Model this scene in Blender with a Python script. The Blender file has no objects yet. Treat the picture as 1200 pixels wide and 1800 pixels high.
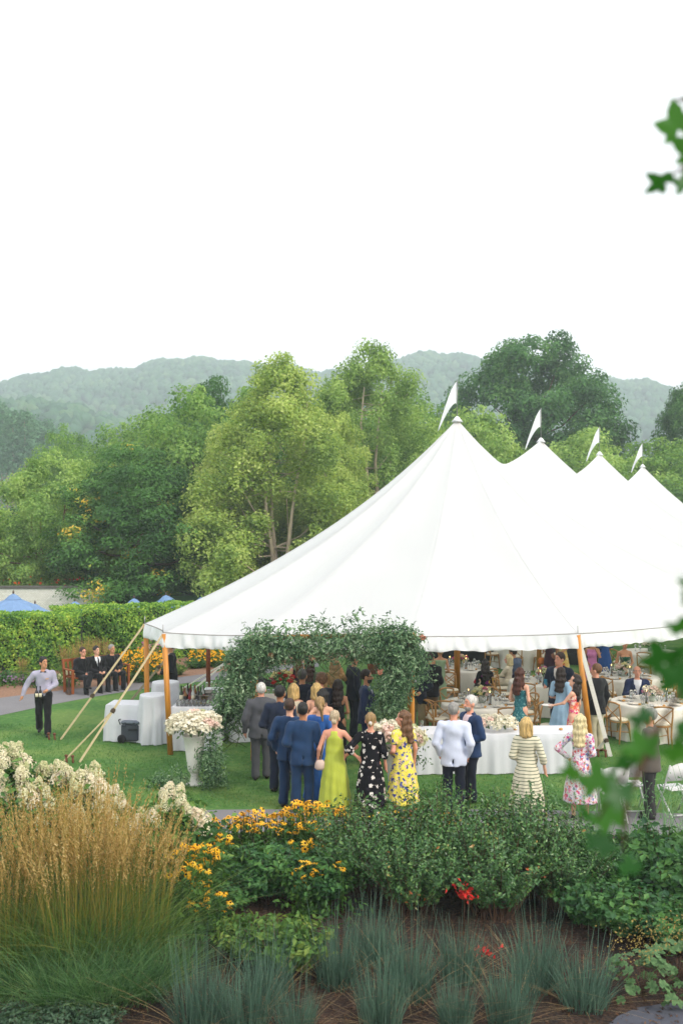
import bpy, math, random
import numpy as np
from mathutils import Vector, Matrix
PI = math.pi
S = bpy.context.scene
COL = S.collection
RNG = np.random.default_rng(7)
random.seed(7)
# ------------------------------------------------------------------ camera, sky, sun, exposure
CAMZ = 4.75
FOC = 1750.0           # focal length in pixels of the 1200 px wide photograph
HOR = 920.0            # row of the horizon
cam_d = bpy.data.cameras.new('camera')
cam = bpy.data.objects.new('camera', cam_d); COL.objects.link(cam)
cam.location = (0, 0, CAMZ); cam.rotation_euler = (PI/2, 0, 0)
cam_d.sensor_fit = 'VERTICAL'; cam_d.sensor_height = 36.0; cam_d.lens = 35.0
cam_d.shift_y = 20.0/1800.0
cam_d.clip_start = 0.05; cam_d.clip_end = 5000
cam_d.dof.use_dof = True; cam_d.dof.focus_distance = 18.5; cam_d.dof.aperture_fstop = 2.2
S.camera = cam
W = bpy.data.worlds.new('World'); S.world = W; W.use_nodes = True
wn, wl = W.node_tree.nodes, W.node_tree.links
bg = wn['Background']; bg.inputs['Strength'].default_value = 0.12
sky = wn.new('ShaderNodeTexSky'); sky.sky_type = 'NISHITA'; sky.sun_disc = False
SUN_EL, SUN_ROT = math.radians(38), math.radians(125)
sky.sun_elevation = SUN_EL; sky.sun_rotation = SUN_ROT; sky.dust_density = 4.0; sky.air_density = 1.0
mixw = wn.new('ShaderNodeMix'); mixw.data_type = 'RGBA'; mixw.inputs['Factor'].default_value = 0.90
mixw.inputs['B'].default_value = (8.5, 8.5, 8.6, 1)      # thin bright overcast over the clear sky
wl.new(sky.outputs[0], mixw.inputs['A']); wl.new(mixw.outputs['Result'], bg.inputs['Color'])
sun_d = bpy.data.lights.new('sun', 'SUN'); sun_d.energy = 1.5; sun_d.angle = math.radians(12); sun_d.color = (1, .92, .79)
sun = bpy.data.objects.new('sun', sun_d); COL.objects.link(sun)
sd = Vector((math.cos(SUN_EL)*math.sin(SUN_ROT), math.cos(SUN_EL)*math.cos(SUN_ROT), math.sin(SUN_EL)))
sun.rotation_euler = sd.to_track_quat('Z', 'Y').to_euler()
vs = S.view_settings
vs.view_transform = 'Standard'; vs.look = 'None'; vs.exposure = 0.72; vs.gamma = 1.0; vs.use_curve_mapping = False
cy = S.cycles
cy.use_denoising = True; cy.max_bounces = 7; cy.diffuse_bounces = 3; cy.glossy_bounces = 2; cy.transmission_bounces = 5
cy.transparent_max_bounces = 6; cy.volume_bounces = 1; cy.caustics_reflective = False; cy.caustics_refractive = False
cy.sample_clamp_indirect = 6.0

def G(px, py, z=0.0):
    D = (CAMZ-z)*FOC/(py-HOR); return Vector(((px-600)*D/FOC, D, z))
def AT(px, py, D):
    return Vector(((px-600)*D/FOC, D, CAMZ-(py-HOR)*D/FOC))
# ------------------------------------------------------------------ materials
def lin(h):
    h = h.lstrip('#'); o = []
    for i in (0, 2, 4):
        v = int(h[i:i+2], 16)/255.0
        o.append(v/12.92 if v <= .04045 else ((v+.055)/1.055)**2.4)
    return o
def rgba(c, k=1.0):
    c = lin(c) if isinstance(c, str) else c
    return (min(c[0]*k, 1), min(c[1]*k, 1), min(c[2]*k, 1), 1)
_mats = {}
def newmat(name):
    m = bpy.data.materials.new(name); m.use_nodes = True
    return m, m.node_tree.nodes, m.node_tree.links, m.node_tree.nodes['Principled BSDF']
def noise(n, l, scale, detail=3, coord='Object', vec=None):
    t = n.new('ShaderNodeTexCoord'); x = n.new('ShaderNodeTexNoise')
    x.inputs['Scale'].default_value = scale; x.inputs['Detail'].default_value = detail
    if vec:
        mp = n.new('ShaderNodeMapping'); mp.inputs['Scale'].default_value = vec
        l.new(t.outputs[coord], mp.inputs['Vector']); l.new(mp.outputs[0], x.inputs['Vector'])
    else: l.new(t.outputs[coord], x.inputs['Vector'])
    return x
def ramp(n, stops, interp='LINEAR'):
    r = n.new('ShaderNodeValToRGB'); e = r.color_ramp.elements; r.color_ramp.interpolation = interp
    while len(e) < len(stops): e.new(.5)
    for i, (p, c) in enumerate(stops): e[i].position = p; e[i].color = rgba(c)
    return r
def M(name, c, rough=.7, var=.18, scale=6, bump=0.0, bscale=40, spec=.3, metal=0, vec=None, sheen=0, trans=0, detail=3):
    """plain surface: base colour broken up by noise, fine relief by bump"""
    key = name
    if key in _mats: return _mats[key]
    m, n, l, b = newmat(name)
    x = noise(n, l, scale, detail, vec=vec)
    r = ramp(n, [(.25, rgba(c, 1-var)[:3]), (.75, rgba(c, 1+var)[:3])])
    l.new(x.outputs[0], r.inputs[0]); l.new(r.outputs[0], b.inputs['Base Color'])
    b.inputs['Roughness'].default_value = rough; b.inputs['Specular IOR Level'].default_value = spec; b.inputs['Metallic'].default_value = metal
    if sheen: b.inputs['Sheen Weight'].default_value = sheen
    if bump:
        x2 = noise(n, l, bscale, 4, vec=vec); bp = n.new('ShaderNodeBump'); bp.inputs['Strength'].default_value = bump
        bp.inputs['Distance'].default_value = .02
        l.new(x2.outputs[0], bp.inputs['Height']); l.new(bp.outputs[0], b.inputs['Normal'])
    if trans:
        t = n.new('ShaderNodeBsdfTranslucent'); l.new(r.outputs[0], t.inputs['Color'])
        ms = n.new('ShaderNodeMixShader'); ms.inputs[0].default_value = trans
        l.new(b.outputs[0], ms.inputs[1]); l.new(t.outputs[0], ms.inputs[2]); l.new(ms.outputs[0], n['Material Output'].inputs[0])
    _mats[key] = m; return m
def LEAF(name, stops, clump=.6, trans=.3, rough=.55, spec=.25, mixn=.55, objrand=False, gain=1.0):
    """foliage: every leaf its own tone out of a ramp, drifting clump by clump"""
    if name in _mats: return _mats[name]
    m, n, l, b = newmat(name)
    g = n.new('ShaderNodeNewGeometry'); x = noise(n, l, clump, 2)
    mx = n.new('ShaderNodeMix'); mx.inputs[0].default_value = mixn
    sc = n.new('ShaderNodeMapRange'); sc.inputs[1].default_value = .28; sc.inputs[2].default_value = .72
    l.new(x.outputs[0], sc.inputs[0])
    if objrand:
        oi = n.new('ShaderNodeObjectInfo'); sc.inputs[1].default_value = 0; sc.inputs[2].default_value = 1; l.new(oi.outputs['Random'], sc.inputs[0])
    l.new(g.outputs['Random Per Island'], mx.inputs[2]); l.new(sc.outputs[0], mx.inputs[3])
    k = len(stops); r = ramp(n, [((i+.3)/(k-.4) if not isinstance(s, tuple) else s[0], s if not isinstance(s, tuple) else s[1]) for i, s in enumerate(stops)])
    for e in r.color_ramp.elements: e.color = rgba(tuple(e.color)[:3], gain)
    l.new(mx.outputs[0], r.inputs[0]); l.new(r.outputs[0], b.inputs['Base Color'])
    b.inputs['Roughness'].default_value = rough; b.inputs['Specular IOR Level'].default_value = spec
    t = n.new('ShaderNodeBsdfTranslucent')
    hs = n.new('ShaderNodeHueSaturation'); hs.inputs['Hue'].default_value = .485; hs.inputs['Value'].default_value = 1.25; hs.inputs['Saturation'].default_value = 1.1
    l.new(r.outputs[0], hs.inputs['Color']); l.new(hs.outputs[0], t.inputs['Color'])
    ms = n.new('ShaderNodeMixShader'); ms.inputs[0].default_value = trans
    l.new(b.outputs[0], ms.inputs[1]); l.new(t.outputs[0], ms.inputs[2]); l.new(ms.outputs[0], n['Material Output'].inputs[0])
    _mats[name] = m; return m
# ------------------------------------------------------------------ mesh building
def np_mesh(name, V, F, smooth=False, mat_idx=None):
    V = np.ascontiguousarray(V, np.float32); F = np.ascontiguousarray(F, np.int32)
    me = bpy.data.meshes.new(name); k = F.shape[1]
    me.vertices.add(len(V)); me.vertices.foreach_set('co', V.ravel())
    me.loops.add(F.size); me.loops.foreach_set('vertex_index', F.ravel())
    me.polygons.add(len(F)); me.polygons.foreach_set('loop_start', np.arange(0, F.size, k, dtype=np.int32))
    me.polygons.foreach_set('use_smooth', np.full(len(F), smooth, bool))
    if mat_idx is not None: me.polygons.foreach_set('material_index', np.asarray(mat_idx, np.int32))
    me.update(calc_edges=True); return me
class MB:
    """collects simple shapes into one mesh"""
    def __init__(s): s.v = []; s.f = []; s.m = []; s.sm = []; s.mi = 0
    def _add(s, vs, fs, smooth=False):
        o = len(s.v); s.v += [tuple(p) for p in vs]
        for f in fs: s.f.append(tuple(i+o for i in f)); s.m.append(s.mi); s.sm.append(smooth)
        return s
    def box(s, c, d, rz=0, bev=0, taper=1.0, M4=None):
        x, y, z = d[0]/2, d[1]/2, d[2]/2; t = taper
        if bev <= 0:
            P = [(-x,-y,-z),(x,-y,-z),(x,y,-z),(-x,y,-z),(-x*t,-y*t,z),(x*t,-y*t,z),(x*t,y*t,z),(-x*t,y*t,z)]
            F = [(0,3,2,1),(4,5,6,7),(0,1,5,4),(1,2,6,5),(2,3,7,6),(3,0,4,7)]
        else:
            b = bev; P = []; F = []
            for zz, k, q in ((-z,1,b),(-z+b,1,0),(z-b,t,0),(z,t,b)):
                for (sx, sy) in ((-1,-1),(1,-1),(1,1),(-1,1)):
                    xx, yy = (x*k-q), (y*k-q)
                    if (sx, sy) in ((-1,-1),(1,1)): pr = [(sx*xx, sy*(yy-b)),(sx*(xx-b), sy*yy)]
                    else: pr = [(sx*(xx-b), sy*yy),(sx*xx, sy*(yy-b))]
                    P += [(p[0], p[1], zz) for p in pr]
            for r in range(3):
                for i in range(8): j = (i+1) % 8; F.append((r*8+i, r*8+j, r*8+8+j, r*8+8+i))
            F.append(tuple(range(7, -1, -1))); F.append(tuple(range(24, 32)))
        if M4 is not None: P = [M4 @ Vector(p) for p in P]
        cs, sn = math.cos(rz), math.sin(rz)
        return s._add([(p[0]*cs-p[1]*sn+c[0], p[0]*sn+p[1]*cs+c[1], p[2]+c[2]) for p in P], F)
    def beam(s, a, b, w, h, up=(0,0,1), w2=None, h2=None):
        a, b = Vector(a), Vector(b); d = (b-a).normalized(); up = Vector(up)
        if abs(d.dot(up)) > .98: up = Vector((0, 1, 0))
        r = d.cross(up).normalized(); u = r.cross(d)
        w2 = w2 or w; h2 = h2 or h; P = []
        for p, ww, hh in ((a, w, h), (b, w2, h2)):
            for sx, sz in ((-1,-1),(1,-1),(1,1),(-1,1)): P.append(p+r*(sx*ww/2)+u*(sz*hh/2))
        return s._add(P, [(0,1,2,3),(7,6,5,4),(0,4,5,1),(1,5,6,2),(2,6,7,3),(3,7,4,0)])
    def tube(s, pts, rad, n=6, cap=True, smooth=True, flat=1.0):
        pts = [Vector(p) for p in pts]; k = len(pts)
        rad = rad if isinstance(rad, (list, tuple)) else [rad]*k
        P = []; F = []; ref = None
        for i, p in enumerate(pts):
            d = (pts[min(i+1, k-1)]-pts[max(i-1, 0)])
            d = d.normalized() if d.length > 1e-9 else Vector((0,0,1))
            if ref is None: ref = Vector((0,0,1)) if abs(d.z) < .9 else Vector((1,0,0))
            r = d.cross(ref); r = r.normalized() if r.length > 1e-6 else d.orthogonal().normalized()
            u = r.cross(d).normalized(); ref = u
            for j in range(n):
                a = 2*PI*j/n; P.append(p + r*(math.cos(a)*rad[i]) + u*(math.sin(a)*rad[i]*flat))
        for i in range(k-1):
            for j in range(n): q = (j+1) % n; F.append((i*n+j, i*n+q, i*n+n+q, i*n+n+j))
        if cap: F.append(tuple(range(n-1, -1, -1))); F.append(tuple((k-1)*n+j for j in range(n)))
        return s._add(P, F, smooth)
    def lathe(s, prof, n=16, c=(0,0,0), smooth=True, fn=None):
        P = []; F = []; k = len(prof)
        for i, (r, z) in enumerate(prof):
            for j in range(n):
                a = 2*PI*j/n; rr = r if fn is None else r*fn(a, i/(k-1.0))
                P.append((c[0]+rr*math.cos(a), c[1]+rr*math.sin(a), c[2]+z))
        for i in range(k-1):
            for j in range(n): q = (j+1) % n; F.append((i*n+j, i*n+q, i*n+n+q, i*n+n+j))
        if prof[0][0] > 1e-4: F.append(tuple(range(n-1, -1, -1)))
        if prof[-1][0] > 1e-4: F.append(tuple((k-1)*n+j for j in range(n)))
        return s._add(P, F, smooth)
    def ball(s, c, r, n=8, m=6, sq=(1,1,1)):
        pr = []
        for i in range(m+1):
            a = -PI/2 + PI*i/m; pr.append((max(math.cos(a)*r, 1e-5), math.sin(a)*r))
        o = len(s.v); s.lathe(pr, n)
        for i in range(o, len(s.v)):
            p = s.v[i]; s.v[i] = (p[0]*sq[0]+c[0], p[1]*sq[1]+c[1], p[2]*sq[2]+c[2])
        return s
    def quad(s, a, b, c, d): return s._add([a, b, c, d], [(0,1,2,3)])
    def raw(s, V, F, smooth=True): return s._add([tuple(map(float, p)) for p in V], [tuple(int(i) for i in f) for f in F], smooth)
    def xform(s, M4): s.v = [tuple(M4 @ Vector(p)) for p in s.v]; return s
    def mesh(s, name):
        me = bpy.data.meshes.new(name); me.from_pydata(s.v, [], s.f)
        me.polygons.foreach_set('material_index', s.m); me.polygons.foreach_set('use_smooth', s.sm); me.update(); return me
def put(name, me, mat, parent=None, loc=None, rz=None, **kw):
    if isinstance(me, MB): me = me.mesh(name)
    o = bpy.data.objects.new(name, me); COL.objects.link(o)
    if mat is not None and len(me.materials) == 0:
        for m in (mat if isinstance(mat, (list, tuple)) else [mat]): me.materials.append(m)
    elif mat is not None and not isinstance(mat, (list, tuple)) and me.materials[0] is not mat:
        o.material_slots[0].link = 'OBJECT'; o.material_slots[0].material = mat
    if parent is not None: o.parent = parent
    if loc is not None: o.location = loc
    if rz is not None: o.rotation_euler[2] = rz
    for k, v in kw.items(): o[k] = v
    return o
def tag(o, label, cat, group=None, kind=None):
    o['label'] = label; o['category'] = cat
    if group: o['group'] = group
    if kind: o['kind'] = kind
    return o
def thing(name, label, cat, loc=(0,0,0), rz=0, group=None):
    o = bpy.data.objects.new(name, None); COL.objects.link(o); o.empty_display_size = .2
    o.location = loc; o.rotation_euler = (0, 0, rz); return tag(o, label, cat, group)
def struct(name, me, mat, label):
    o = put(name, me, mat); o['kind'] = 'structure'; o['label'] = label; return o
def dup(root, loc=None, rz=None, label=None, scale=None, group=None):
    kids = list(root.children)
    r = root.copy(); COL.objects.link(r)
    if loc is not None: r.location = loc
    if rz is not None: r.rotation_euler[2] = rz
    if label: r['label'] = label
    if group: r['group'] = group
    if scale is not None: r.scale = (scale,)*3 if not isinstance(scale, (tuple, list)) else scale
    for ch in kids:
        sub = list(ch.children); c = ch.copy(); COL.objects.link(c); c.parent = r
        for g in sub: d = g.copy(); COL.objects.link(d); d.parent = c
    return r
# ------------------------------------------------------------------ leaves
def unit(v): return v/np.maximum(np.linalg.norm(v, axis=-1, keepdims=True), 1e-9)
def leaf_quads(P, N, size, asp, rng, jit=.8, fold=.12, T=None):
    """diamond leaves at P facing roughly N (arrays) -> V, F"""
    n = len(P); N = unit(N + rng.normal(0, jit, (n, 3))*.7)
    R = rng.normal(0, 1, (n, 3)) if T is None else T + rng.normal(0, .35, (n, 3))
    t = unit(R - N*np.sum(R*N, 1, keepdims=True)); b = np.cross(N, t)
    L = (size*rng.uniform(.65, 1.3, n))[:, None]; w = L*asp
    V = np.empty((n, 4, 3), np.float32)
    V[:, 0] = P - t*L*.5; V[:, 2] = P + t*L*.5
    V[:, 1] = P + b*w*.5 - t*L*.05 + N*L*fold; V[:, 3] = P - b*w*.5 - t*L*.05 + N*L*fold
    return V.reshape(-1, 3), np.arange(n*4, dtype=np.int32).reshape(n, 4)
def sph(n, rng): return unit(rng.normal(0, 1, (n, 3)))
def blades(P, H, lean, width, rng, seg=3, droop=.5, tip=.15, az=None):
    """grass blades as tapering strips -> V, F"""
    n = len(P); H = np.broadcast_to(np.asarray(H, float), (n,)); lean = np.broadcast_to(np.asarray(lean, float), (n,))
    az = rng.uniform(0, 2*PI, n) if az is None else az
    d = np.stack([np.cos(az), np.sin(az), np.zeros(n)], 1); fa = az + PI/2 + rng.normal(0, .9, n)
    s = np.stack([np.cos(fa), np.sin(fa), np.zeros(n)], 1)
    V = np.empty((n, seg+1, 2, 3)); 
    for i in range(seg+1):
        t = i/seg; k = lean*(t + droop*t*t)
        c = P + d*(H*k)[:, None] + np.array([0, 0, 1.])*(H*t*(1-.35*np.clip(lean*droop*t, 0, 1.6)))[:, None]
        w = width*(1-(1-tip)*t**1.5)*.5; V[:, i, 0] = c - s*w; V[:, i, 1] = c + s*w
    base = (np.arange(n)*(seg+1)*2)[:, None]
    F = np.concatenate([base + np.array([[2*i, 2*i+1, 2*i+3, 2*i+2]]) for i in range(seg)], 1).reshape(-1, 4)
    return V.reshape(-1, 3), F.astype(np.int32)
def cat(parts):
    Vs, Fs, o = [], [], 0
    for V, F in parts: Vs.append(V); Fs.append(F+o); o += len(V)
    return np.concatenate(Vs), np.concatenate(Fs)
HAZE = 0.0011
# ================================================================== SETTING
def lawn_mat():
    m, n, l, b = newmat('lawn_turf')
    a = noise(n, l, .55, 3); c = noise(n, l, 9, 5); d = noise(n, l, 60, 4)
    r1 = ramp(n, [(.36, '#3d6535'), (.5, '#527a40'), (.63, '#788f4e')]); l.new(a.outputs[0], r1.inputs[0])
    r2 = ramp(n, [(.3, '#385d2d'), (.55, '#587e3e'), (.8, '#9a9c5c')]); l.new(c.outputs[0], r2.inputs[0])
    mx = n.new('ShaderNodeMix'); mx.data_type = 'RGBA'; mx.inputs[0].default_value = .4
    l.new(r1.outputs[0], mx.inputs['A']); l.new(r2.outputs[0], mx.inputs['B'])
    l.new(mx.outputs['Result'], b.inputs['Base Color']); b.inputs['Roughness'].default_value = .9; b.inputs['Specular IOR Level'].default_value = .1
    bp = n.new('ShaderNodeBump'); bp.inputs['Strength'].default_value = .7; bp.inputs['Distance'].default_value = .04
    l.new(d.outputs[0], bp.inputs['Height']); l.new(bp.outputs[0], b.inputs['Normal']); return m
def sheet(pts, z):
    mb = MB(); mb._add([(p[0], p[1], z) for p in pts], [tuple(range(len(pts)))]); return mb
def ribbon(L, R, z):
    mb = MB(); P = [(p[0], p[1], z) for p in L]+[(p[0], p[1], z) for p in R]; k = len(L)
    mb._add(P, [(i, i+1, k+i+1, k+i) for i in range(k-1)]); return mb
mb = MB(); mb.quad((-1500,-60,0),(1500,-60,0),(1500,1500,0),(-1500,1500,0))
struct('ground', mb, lawn_mat(), 'wide mown green lawn running from the flower bed to the hedge')
# turf blades, denser near the viewer
n = 90000
Y = 14.9 + (33-14.9)*RNG.random(n)**1.5; X = (RNG.random(n)-.5)*Y*.74
keep = (Y > 16.65) & (Y < np.where(X < -3, 23.5, 30)) & ((np.sin(X*1.3+Y)*.2 + RNG.random(n)) > .1)
P = np.stack([X, Y, np.zeros(n)], 1)[keep]
V, F = blades(P, RNG.uniform(.025, .06, len(P)), RNG.uniform(.2, .9, len(P)), .012, RNG, seg=1, tip=.1)
o = put('grass', np_mesh('grass', V, F), LEAF('turf_blade', ['#3e6334', '#507a3f', '#618a48', '#8a9752'], clump=.8, trans=.2, rough=.8, spec=.1))
tag(o, 'short mown turf of the lawn around the tent', 'grass', kind='stuff')
asph = M('asphalt', '#79777a', rough=.9, var=.08, scale=1.5, bump=.1, bscale=120, spec=.2, detail=6)
asph2 = M('dark_asphalt', '#50525c', rough=.9, var=.15, scale=5, bump=.4, bscale=120, spec=.2, detail=6)
# far path: lower edge (towards viewer) and upper edge, from the photo's left border round behind the tent
lo = [G(-260,1330), G(-100,1288), G(0,1258), G(80,1241), G(160,1226), G(240,1213), G(320,1202), G(400,1193), G(470,1184), G(560,1172)]
up = [G(-260,1262), G(-100,1241), G(0,1227), G(80,1217), G(160,1208), G(240,1199), G(320,1190), G(400,1180), G(470,1172), G(560,1162)]
struct('path', ribbon(lo, up, .006), asph, 'grey asphalt path curving past the hedge towards the back of the tent')
# near path between lawn and foreground bed
lo = [(-14,12.4),(-9,13.7),(-6,14.6),(-4,15.05),(-2,15.25),(0,15.3),(3,15.25),(6,15.0),(9,14.5),(13,13.6)]
up = [(p[0], p[1]+1.25) for p in lo]
struct('path', ribbon(lo, up, .006), asph, 'grey asphalt path between the foreground flower bed and the lawn')
c0 = [G(1040,1830), G(1085,1788), G(1120,1773), G(1160,1767), G(1230,1760), G(1330,1752)]
struct('path', ribbon(c0, [(p[0]+2.5, p[1]-3.5) for p in c0], .012), asph2, 'dark asphalt path at the bottom right corner below the mulch')
# mulch bed in the foreground
def mulch_mat():
    m, n, l, b = newmat('bark_mulch')
    x = noise(n, l, 28, 6); y = noise(n, l, 2.2, 3)
    r = ramp(n, [(.28, '#20140e'), (.5, '#3f2a1e'), (.7, '#664a36')]); l.new(x.outputs[0], r.inputs[0])
    r2 = ramp(n, [(.35, '#777777'), (.65, '#ffffff')]); l.new(y.outputs[0], r2.inputs[0])
    mx = n.new('ShaderNodeMix'); mx.data_type = 'RGBA'; mx.blend_type = 'MULTIPLY'; mx.inputs[0].default_value = 1
    l.new(r.outputs[0], mx.inputs['A']); l.new(r2.outputs[0], mx.inputs['B']); l.new(mx.outputs['Result'], b.inputs['Base Color'])
    b.inputs['Roughness'].default_value = .95
    bp = n.new('ShaderNodeBump'); bp.inputs['Strength'].default_value = 1; bp.inputs['Distance'].default_value = .03
    l.new(x.outputs[0], bp.inputs['Height']); l.new(bp.outputs[0], b.inputs['Normal']); return m
bed = [(-14,12.35),(-9,13.65),(-6,14.55),(-4,15.0),(-2,15.2),(0,15.25),(3,15.2),(6,14.95),(9,14.45),(13,13.55),(13,6),(-14,6)]
struct('planting_bed', sheet(bed, .004), mulch_mat(), 'brown bark mulch bed under the foreground plants')
n = 9000
P = np.stack([RNG.uniform(-4.6, 4.6, n), RNG.uniform(8.6, 12.5, n), RNG.uniform(.008, .03, n)], 1)
V, F = leaf_quads(P, np.tile([0, 0, 1.], (n, 1)), .05, .28, RNG, jit=.5, fold=.02)
o = put('mulch_chips', np_mesh('mulch_chips', V, F), LEAF('mulch_chip', ['#21140c', '#3c281b', '#5a402d', '#80634a'], clump=2, trans=0, rough=.9))
tag(o, 'loose brown bark chips scattered over the mulch bed', 'mulch', kind='stuff')
bed2 = [G(-260,1262), G(-100,1241), G(0,1227), G(80,1217), G(160,1208), G(240,1199), G(320,1190), G(400,1180), G(470,1172), G(560,1162), (6, 40), (-9, 36), (-24, 31)]
struct('planting_bed', sheet(bed2, .003), M('dry_mulch', '#8a6a55', rough=.95, var=.3, scale=14, bump=.6, bscale=60), 'pale mulch strip between the far path and the hedge')
# ------------------------------------------------------------------ hills
def interp(xs, ys): return lambda x: np.interp(x, xs, ys)
ridge_far = interp([-900,-300,0,60,150,200,300,400,470,560,640,740,800,840,940,1060,1120,1180,1300,1800,2500], [690,690,668,660,650,648,635,630,640,655,645,625,620,628,645,662,672,685,690,700,720])
ridge_near = interp([-900,-300,0,60,100,200,250,300,380,460,600,2500], [660,690,700,705,715,735,755,770,790,815,850,900])
def rough(px, k): return 4*np.sin(px*.031*k+1)+2.5*np.sin(px*.083*k)
def hill(name, label, ridge, D0, D1, ncrown, rc, seed, mat, fmat):
    rng = np.random.default_rng(seed)
    px = np.linspace(-900, 2500, 120); ts = np.linspace(0, 1.15, 22); V = []
    def surf(px, t):
        D = D0+(D1-D0)*t; zr = CAMZ+(HOR-ridge(px)-rough(px, 1))*D1/FOC
        prof = np.sin(np.clip(t, 0, 1.3)*PI/2)**1.25
        X = (px-600)*D1/FOC*(.55+.45*t)
        return np.stack([X, np.broadcast_to(D, X.shape), (zr-2*rc)*prof-1.0*(1-prof)*0], -1)
    A, B = np.meshgrid(px, ts, indexing='ij'); V = surf(A, B)
    k = len(ts); i, j = np.meshgrid(np.arange(len(px)-1), np.arange(k-1), indexing='ij'); i = i.ravel(); j = j.ravel()
    F = np.stack([i*k+j, (i+1)*k+j, (i+1)*k+j+1, i*k+j+1], 1)
    struct('hill', np_mesh('hill', V.reshape(-1, 3), F, True), mat, label+' under its trees')
    # woodland cover: lumpy crowns, too far to pick apart
    P = surf(rng.uniform(-420, 1650, ncrown), rng.random(ncrown)**.55*1.04)
    b = bpy_ico(); nv = len(b[0]); ns = ncrown
    R = rc*rng.uniform(.6, 1.35, ns)
    var = rng.uniform(.72, 1.22, (ns, nv, 1))
    V = b[0][None]*var*R[:, None, None]*np.array([1, 1, 1.15])
    V = V + P[:, None, :] + np.array([0, 0, 1.])*(R*.7)[:, None, None]
    F = (b[1][None] + (np.arange(ns)*nv)[:, None, None]).reshape(-1, 3)
    o = put('forest', np_mesh('forest', V.reshape(-1, 3), F, True), fmat)
    tag(o, label+', its wooded slope', 'forest', kind='stuff')
_ico = None
def bpy_ico():
    global _ico
    if _ico is None:
        import bmesh
        bm = bmesh.new(); bmesh.ops.create_icosphere(bm, subdivisions=1, radius=1)
        bm.verts.ensure_lookup_table()
        _ico = (np.array([v.co[:] for v in bm.verts]), np.array([[v.index for v in f.verts] for f in bm.faces])); bm.free()
    return _ico
hm = M('hill_floor', '#33502f', rough=1, var=.2, scale=.05)
fm1 = LEAF('hill_forest', ['#2c4a38', '#3a5f44', '#4d7050', '#6a8258'], clump=.02, trans=0, rough=.95, spec=0, mixn=.4)
hill('hill', 'long hazy ridge along the horizon behind the tent', lambda x: ridge_far(x)+15, 380, 900, 18000, 2.7, 3, hm, fm1)
hill('hill', 'darker wooded shoulder sloping down from the left edge', ridge_near, 260, 480, 4500, 2.8, 4, hm, fm1)
# ------------------------------------------------------------------ haze
mb = MB(); mb.box((0, 455, 81), (2600, 1030, 168))
hz = put('haze', mb, None); hz['kind'] = 'stuff'; hz['label'] = 'pale summer haze over the valley'; hz['category'] = 'haze'
m = bpy.data.materials.new('summer_haze'); m.use_nodes = True
nn = m.node_tree.nodes; nn.remove(nn['Principled BSDF']); pv = nn.new('ShaderNodeVolumePrincipled')
pv.inputs['Color'].default_value = (.84, .92, 1, 1); pv.inputs['Density'].default_value = HAZE; pv.inputs['Anisotropy'].default_value = .2
m.node_tree.links.new(pv.outputs[0], nn['Material Output'].inputs['Volume']); hz.data.materials.append(m)
# ================================================================== TREES, HEDGE, WALL
bark_b = M('birch_bark', '#cdb8a2', rough=.8, var=.3, scale=5, bump=.3, vec=(1, 1, .3))
bark_d = M('dark_bark', '#5a4636', rough=.9, var=.3, scale=6, bump=.5, vec=(1, 1, .3))
bark_r = M('red_bark', '#7d5343', rough=.85, var=.3, scale=6, bump=.4, vec=(1, 1, .3))
bark_p = M('pine_bark', '#a8937f', rough=.9, var=.2, scale=3)
PROF = {
 'cone':  lambda t: np.clip((1-t)**.62*(.55+.9*np.minimum(t*2.2, .5)), .06, 1),
 'oval':  lambda t: np.clip(np.sin(PI*np.clip(t*.93+.06, 0, 1))**.62, .08, 1),
 'dome':  lambda t: np.clip(np.sqrt(np.clip(1-(np.clip(t-.38, -.38, 1)/.64)**2, 0, 1)), .1, 1),
 'shrub': lambda t: np.clip(np.sqrt(np.clip(1-(t*1.0)**2.2, 0, 1)), .1, 1),
}
def crown(seed, H, z0, R, prof, nclump, nleaf, lsz, rc, flat=.75, shell=.35, asp=.62, hang=0, up=.55, wob=.16, gap=None):
    rng = np.random.default_rng(seed)
    t = rng.random(nclump*3); rr = PROF[prof](t); t = t[rng.random(len(t)) < rr**1.3*.98+.02][:nclump]; k = len(t)
    az = rng.uniform(0, 2*PI, k); rad = PROF[prof](t)*R*(shell+(1-shell)*rng.random(k)**.45)
    rad *= 1+wob*np.sin(az*3+t*7+seed)+wob*.6*np.sin(az*5-t*11)
    if gap:
        ok = ~((np.abs((az-gap[0]+PI) % (2*PI)-PI) < gap[1]) & (t > .12) & (t < .62) & (rad > .25*R)); t, rr, az, rad = t[ok], rr[ok] if len(rr) == len(ok) else rr, az[ok], rad[ok]; k = len(t)
    C = np.stack([np.cos(az)*rad, np.sin(az)*rad, z0+(H-z0)*t], 1)
    cr = rc*rng.uniform(.6, 1.35, k); ou = rng.random(k) < (.2 if prof not in ('dome', 'shrub') else 0); ex = rng.uniform(1.08, 1.25, k)
    C[ou, :2] *= ex[ou, None]; C[ou, 2] *= 1+(ex[ou]-1)*.25; cr[ou] *= .5
    w = cr**2; idx = rng.choice(k, nleaf, p=w/w.sum())
    d = sph(nleaf, rng); d[:, 2] = np.where(rng.random(nleaf) < .35, np.abs(d[:, 2]), d[:, 2])
    P = C[idx] + d*(cr[idx]*(.35+.85*rng.random(nleaf)**.7))[:, None]*np.array([1, 1, flat])
    P[:, 2] -= hang*rng.random(nleaf)**2
    out = unit(P*np.array([1, 1, 0])+np.array([0, 0, .01]))
    N = d + np.array([0, 0, up]) + out*.35
    V, F = leaf_quads(P, N, lsz, asp, rng)
    return C, np_mesh('crown', V, F)
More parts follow.
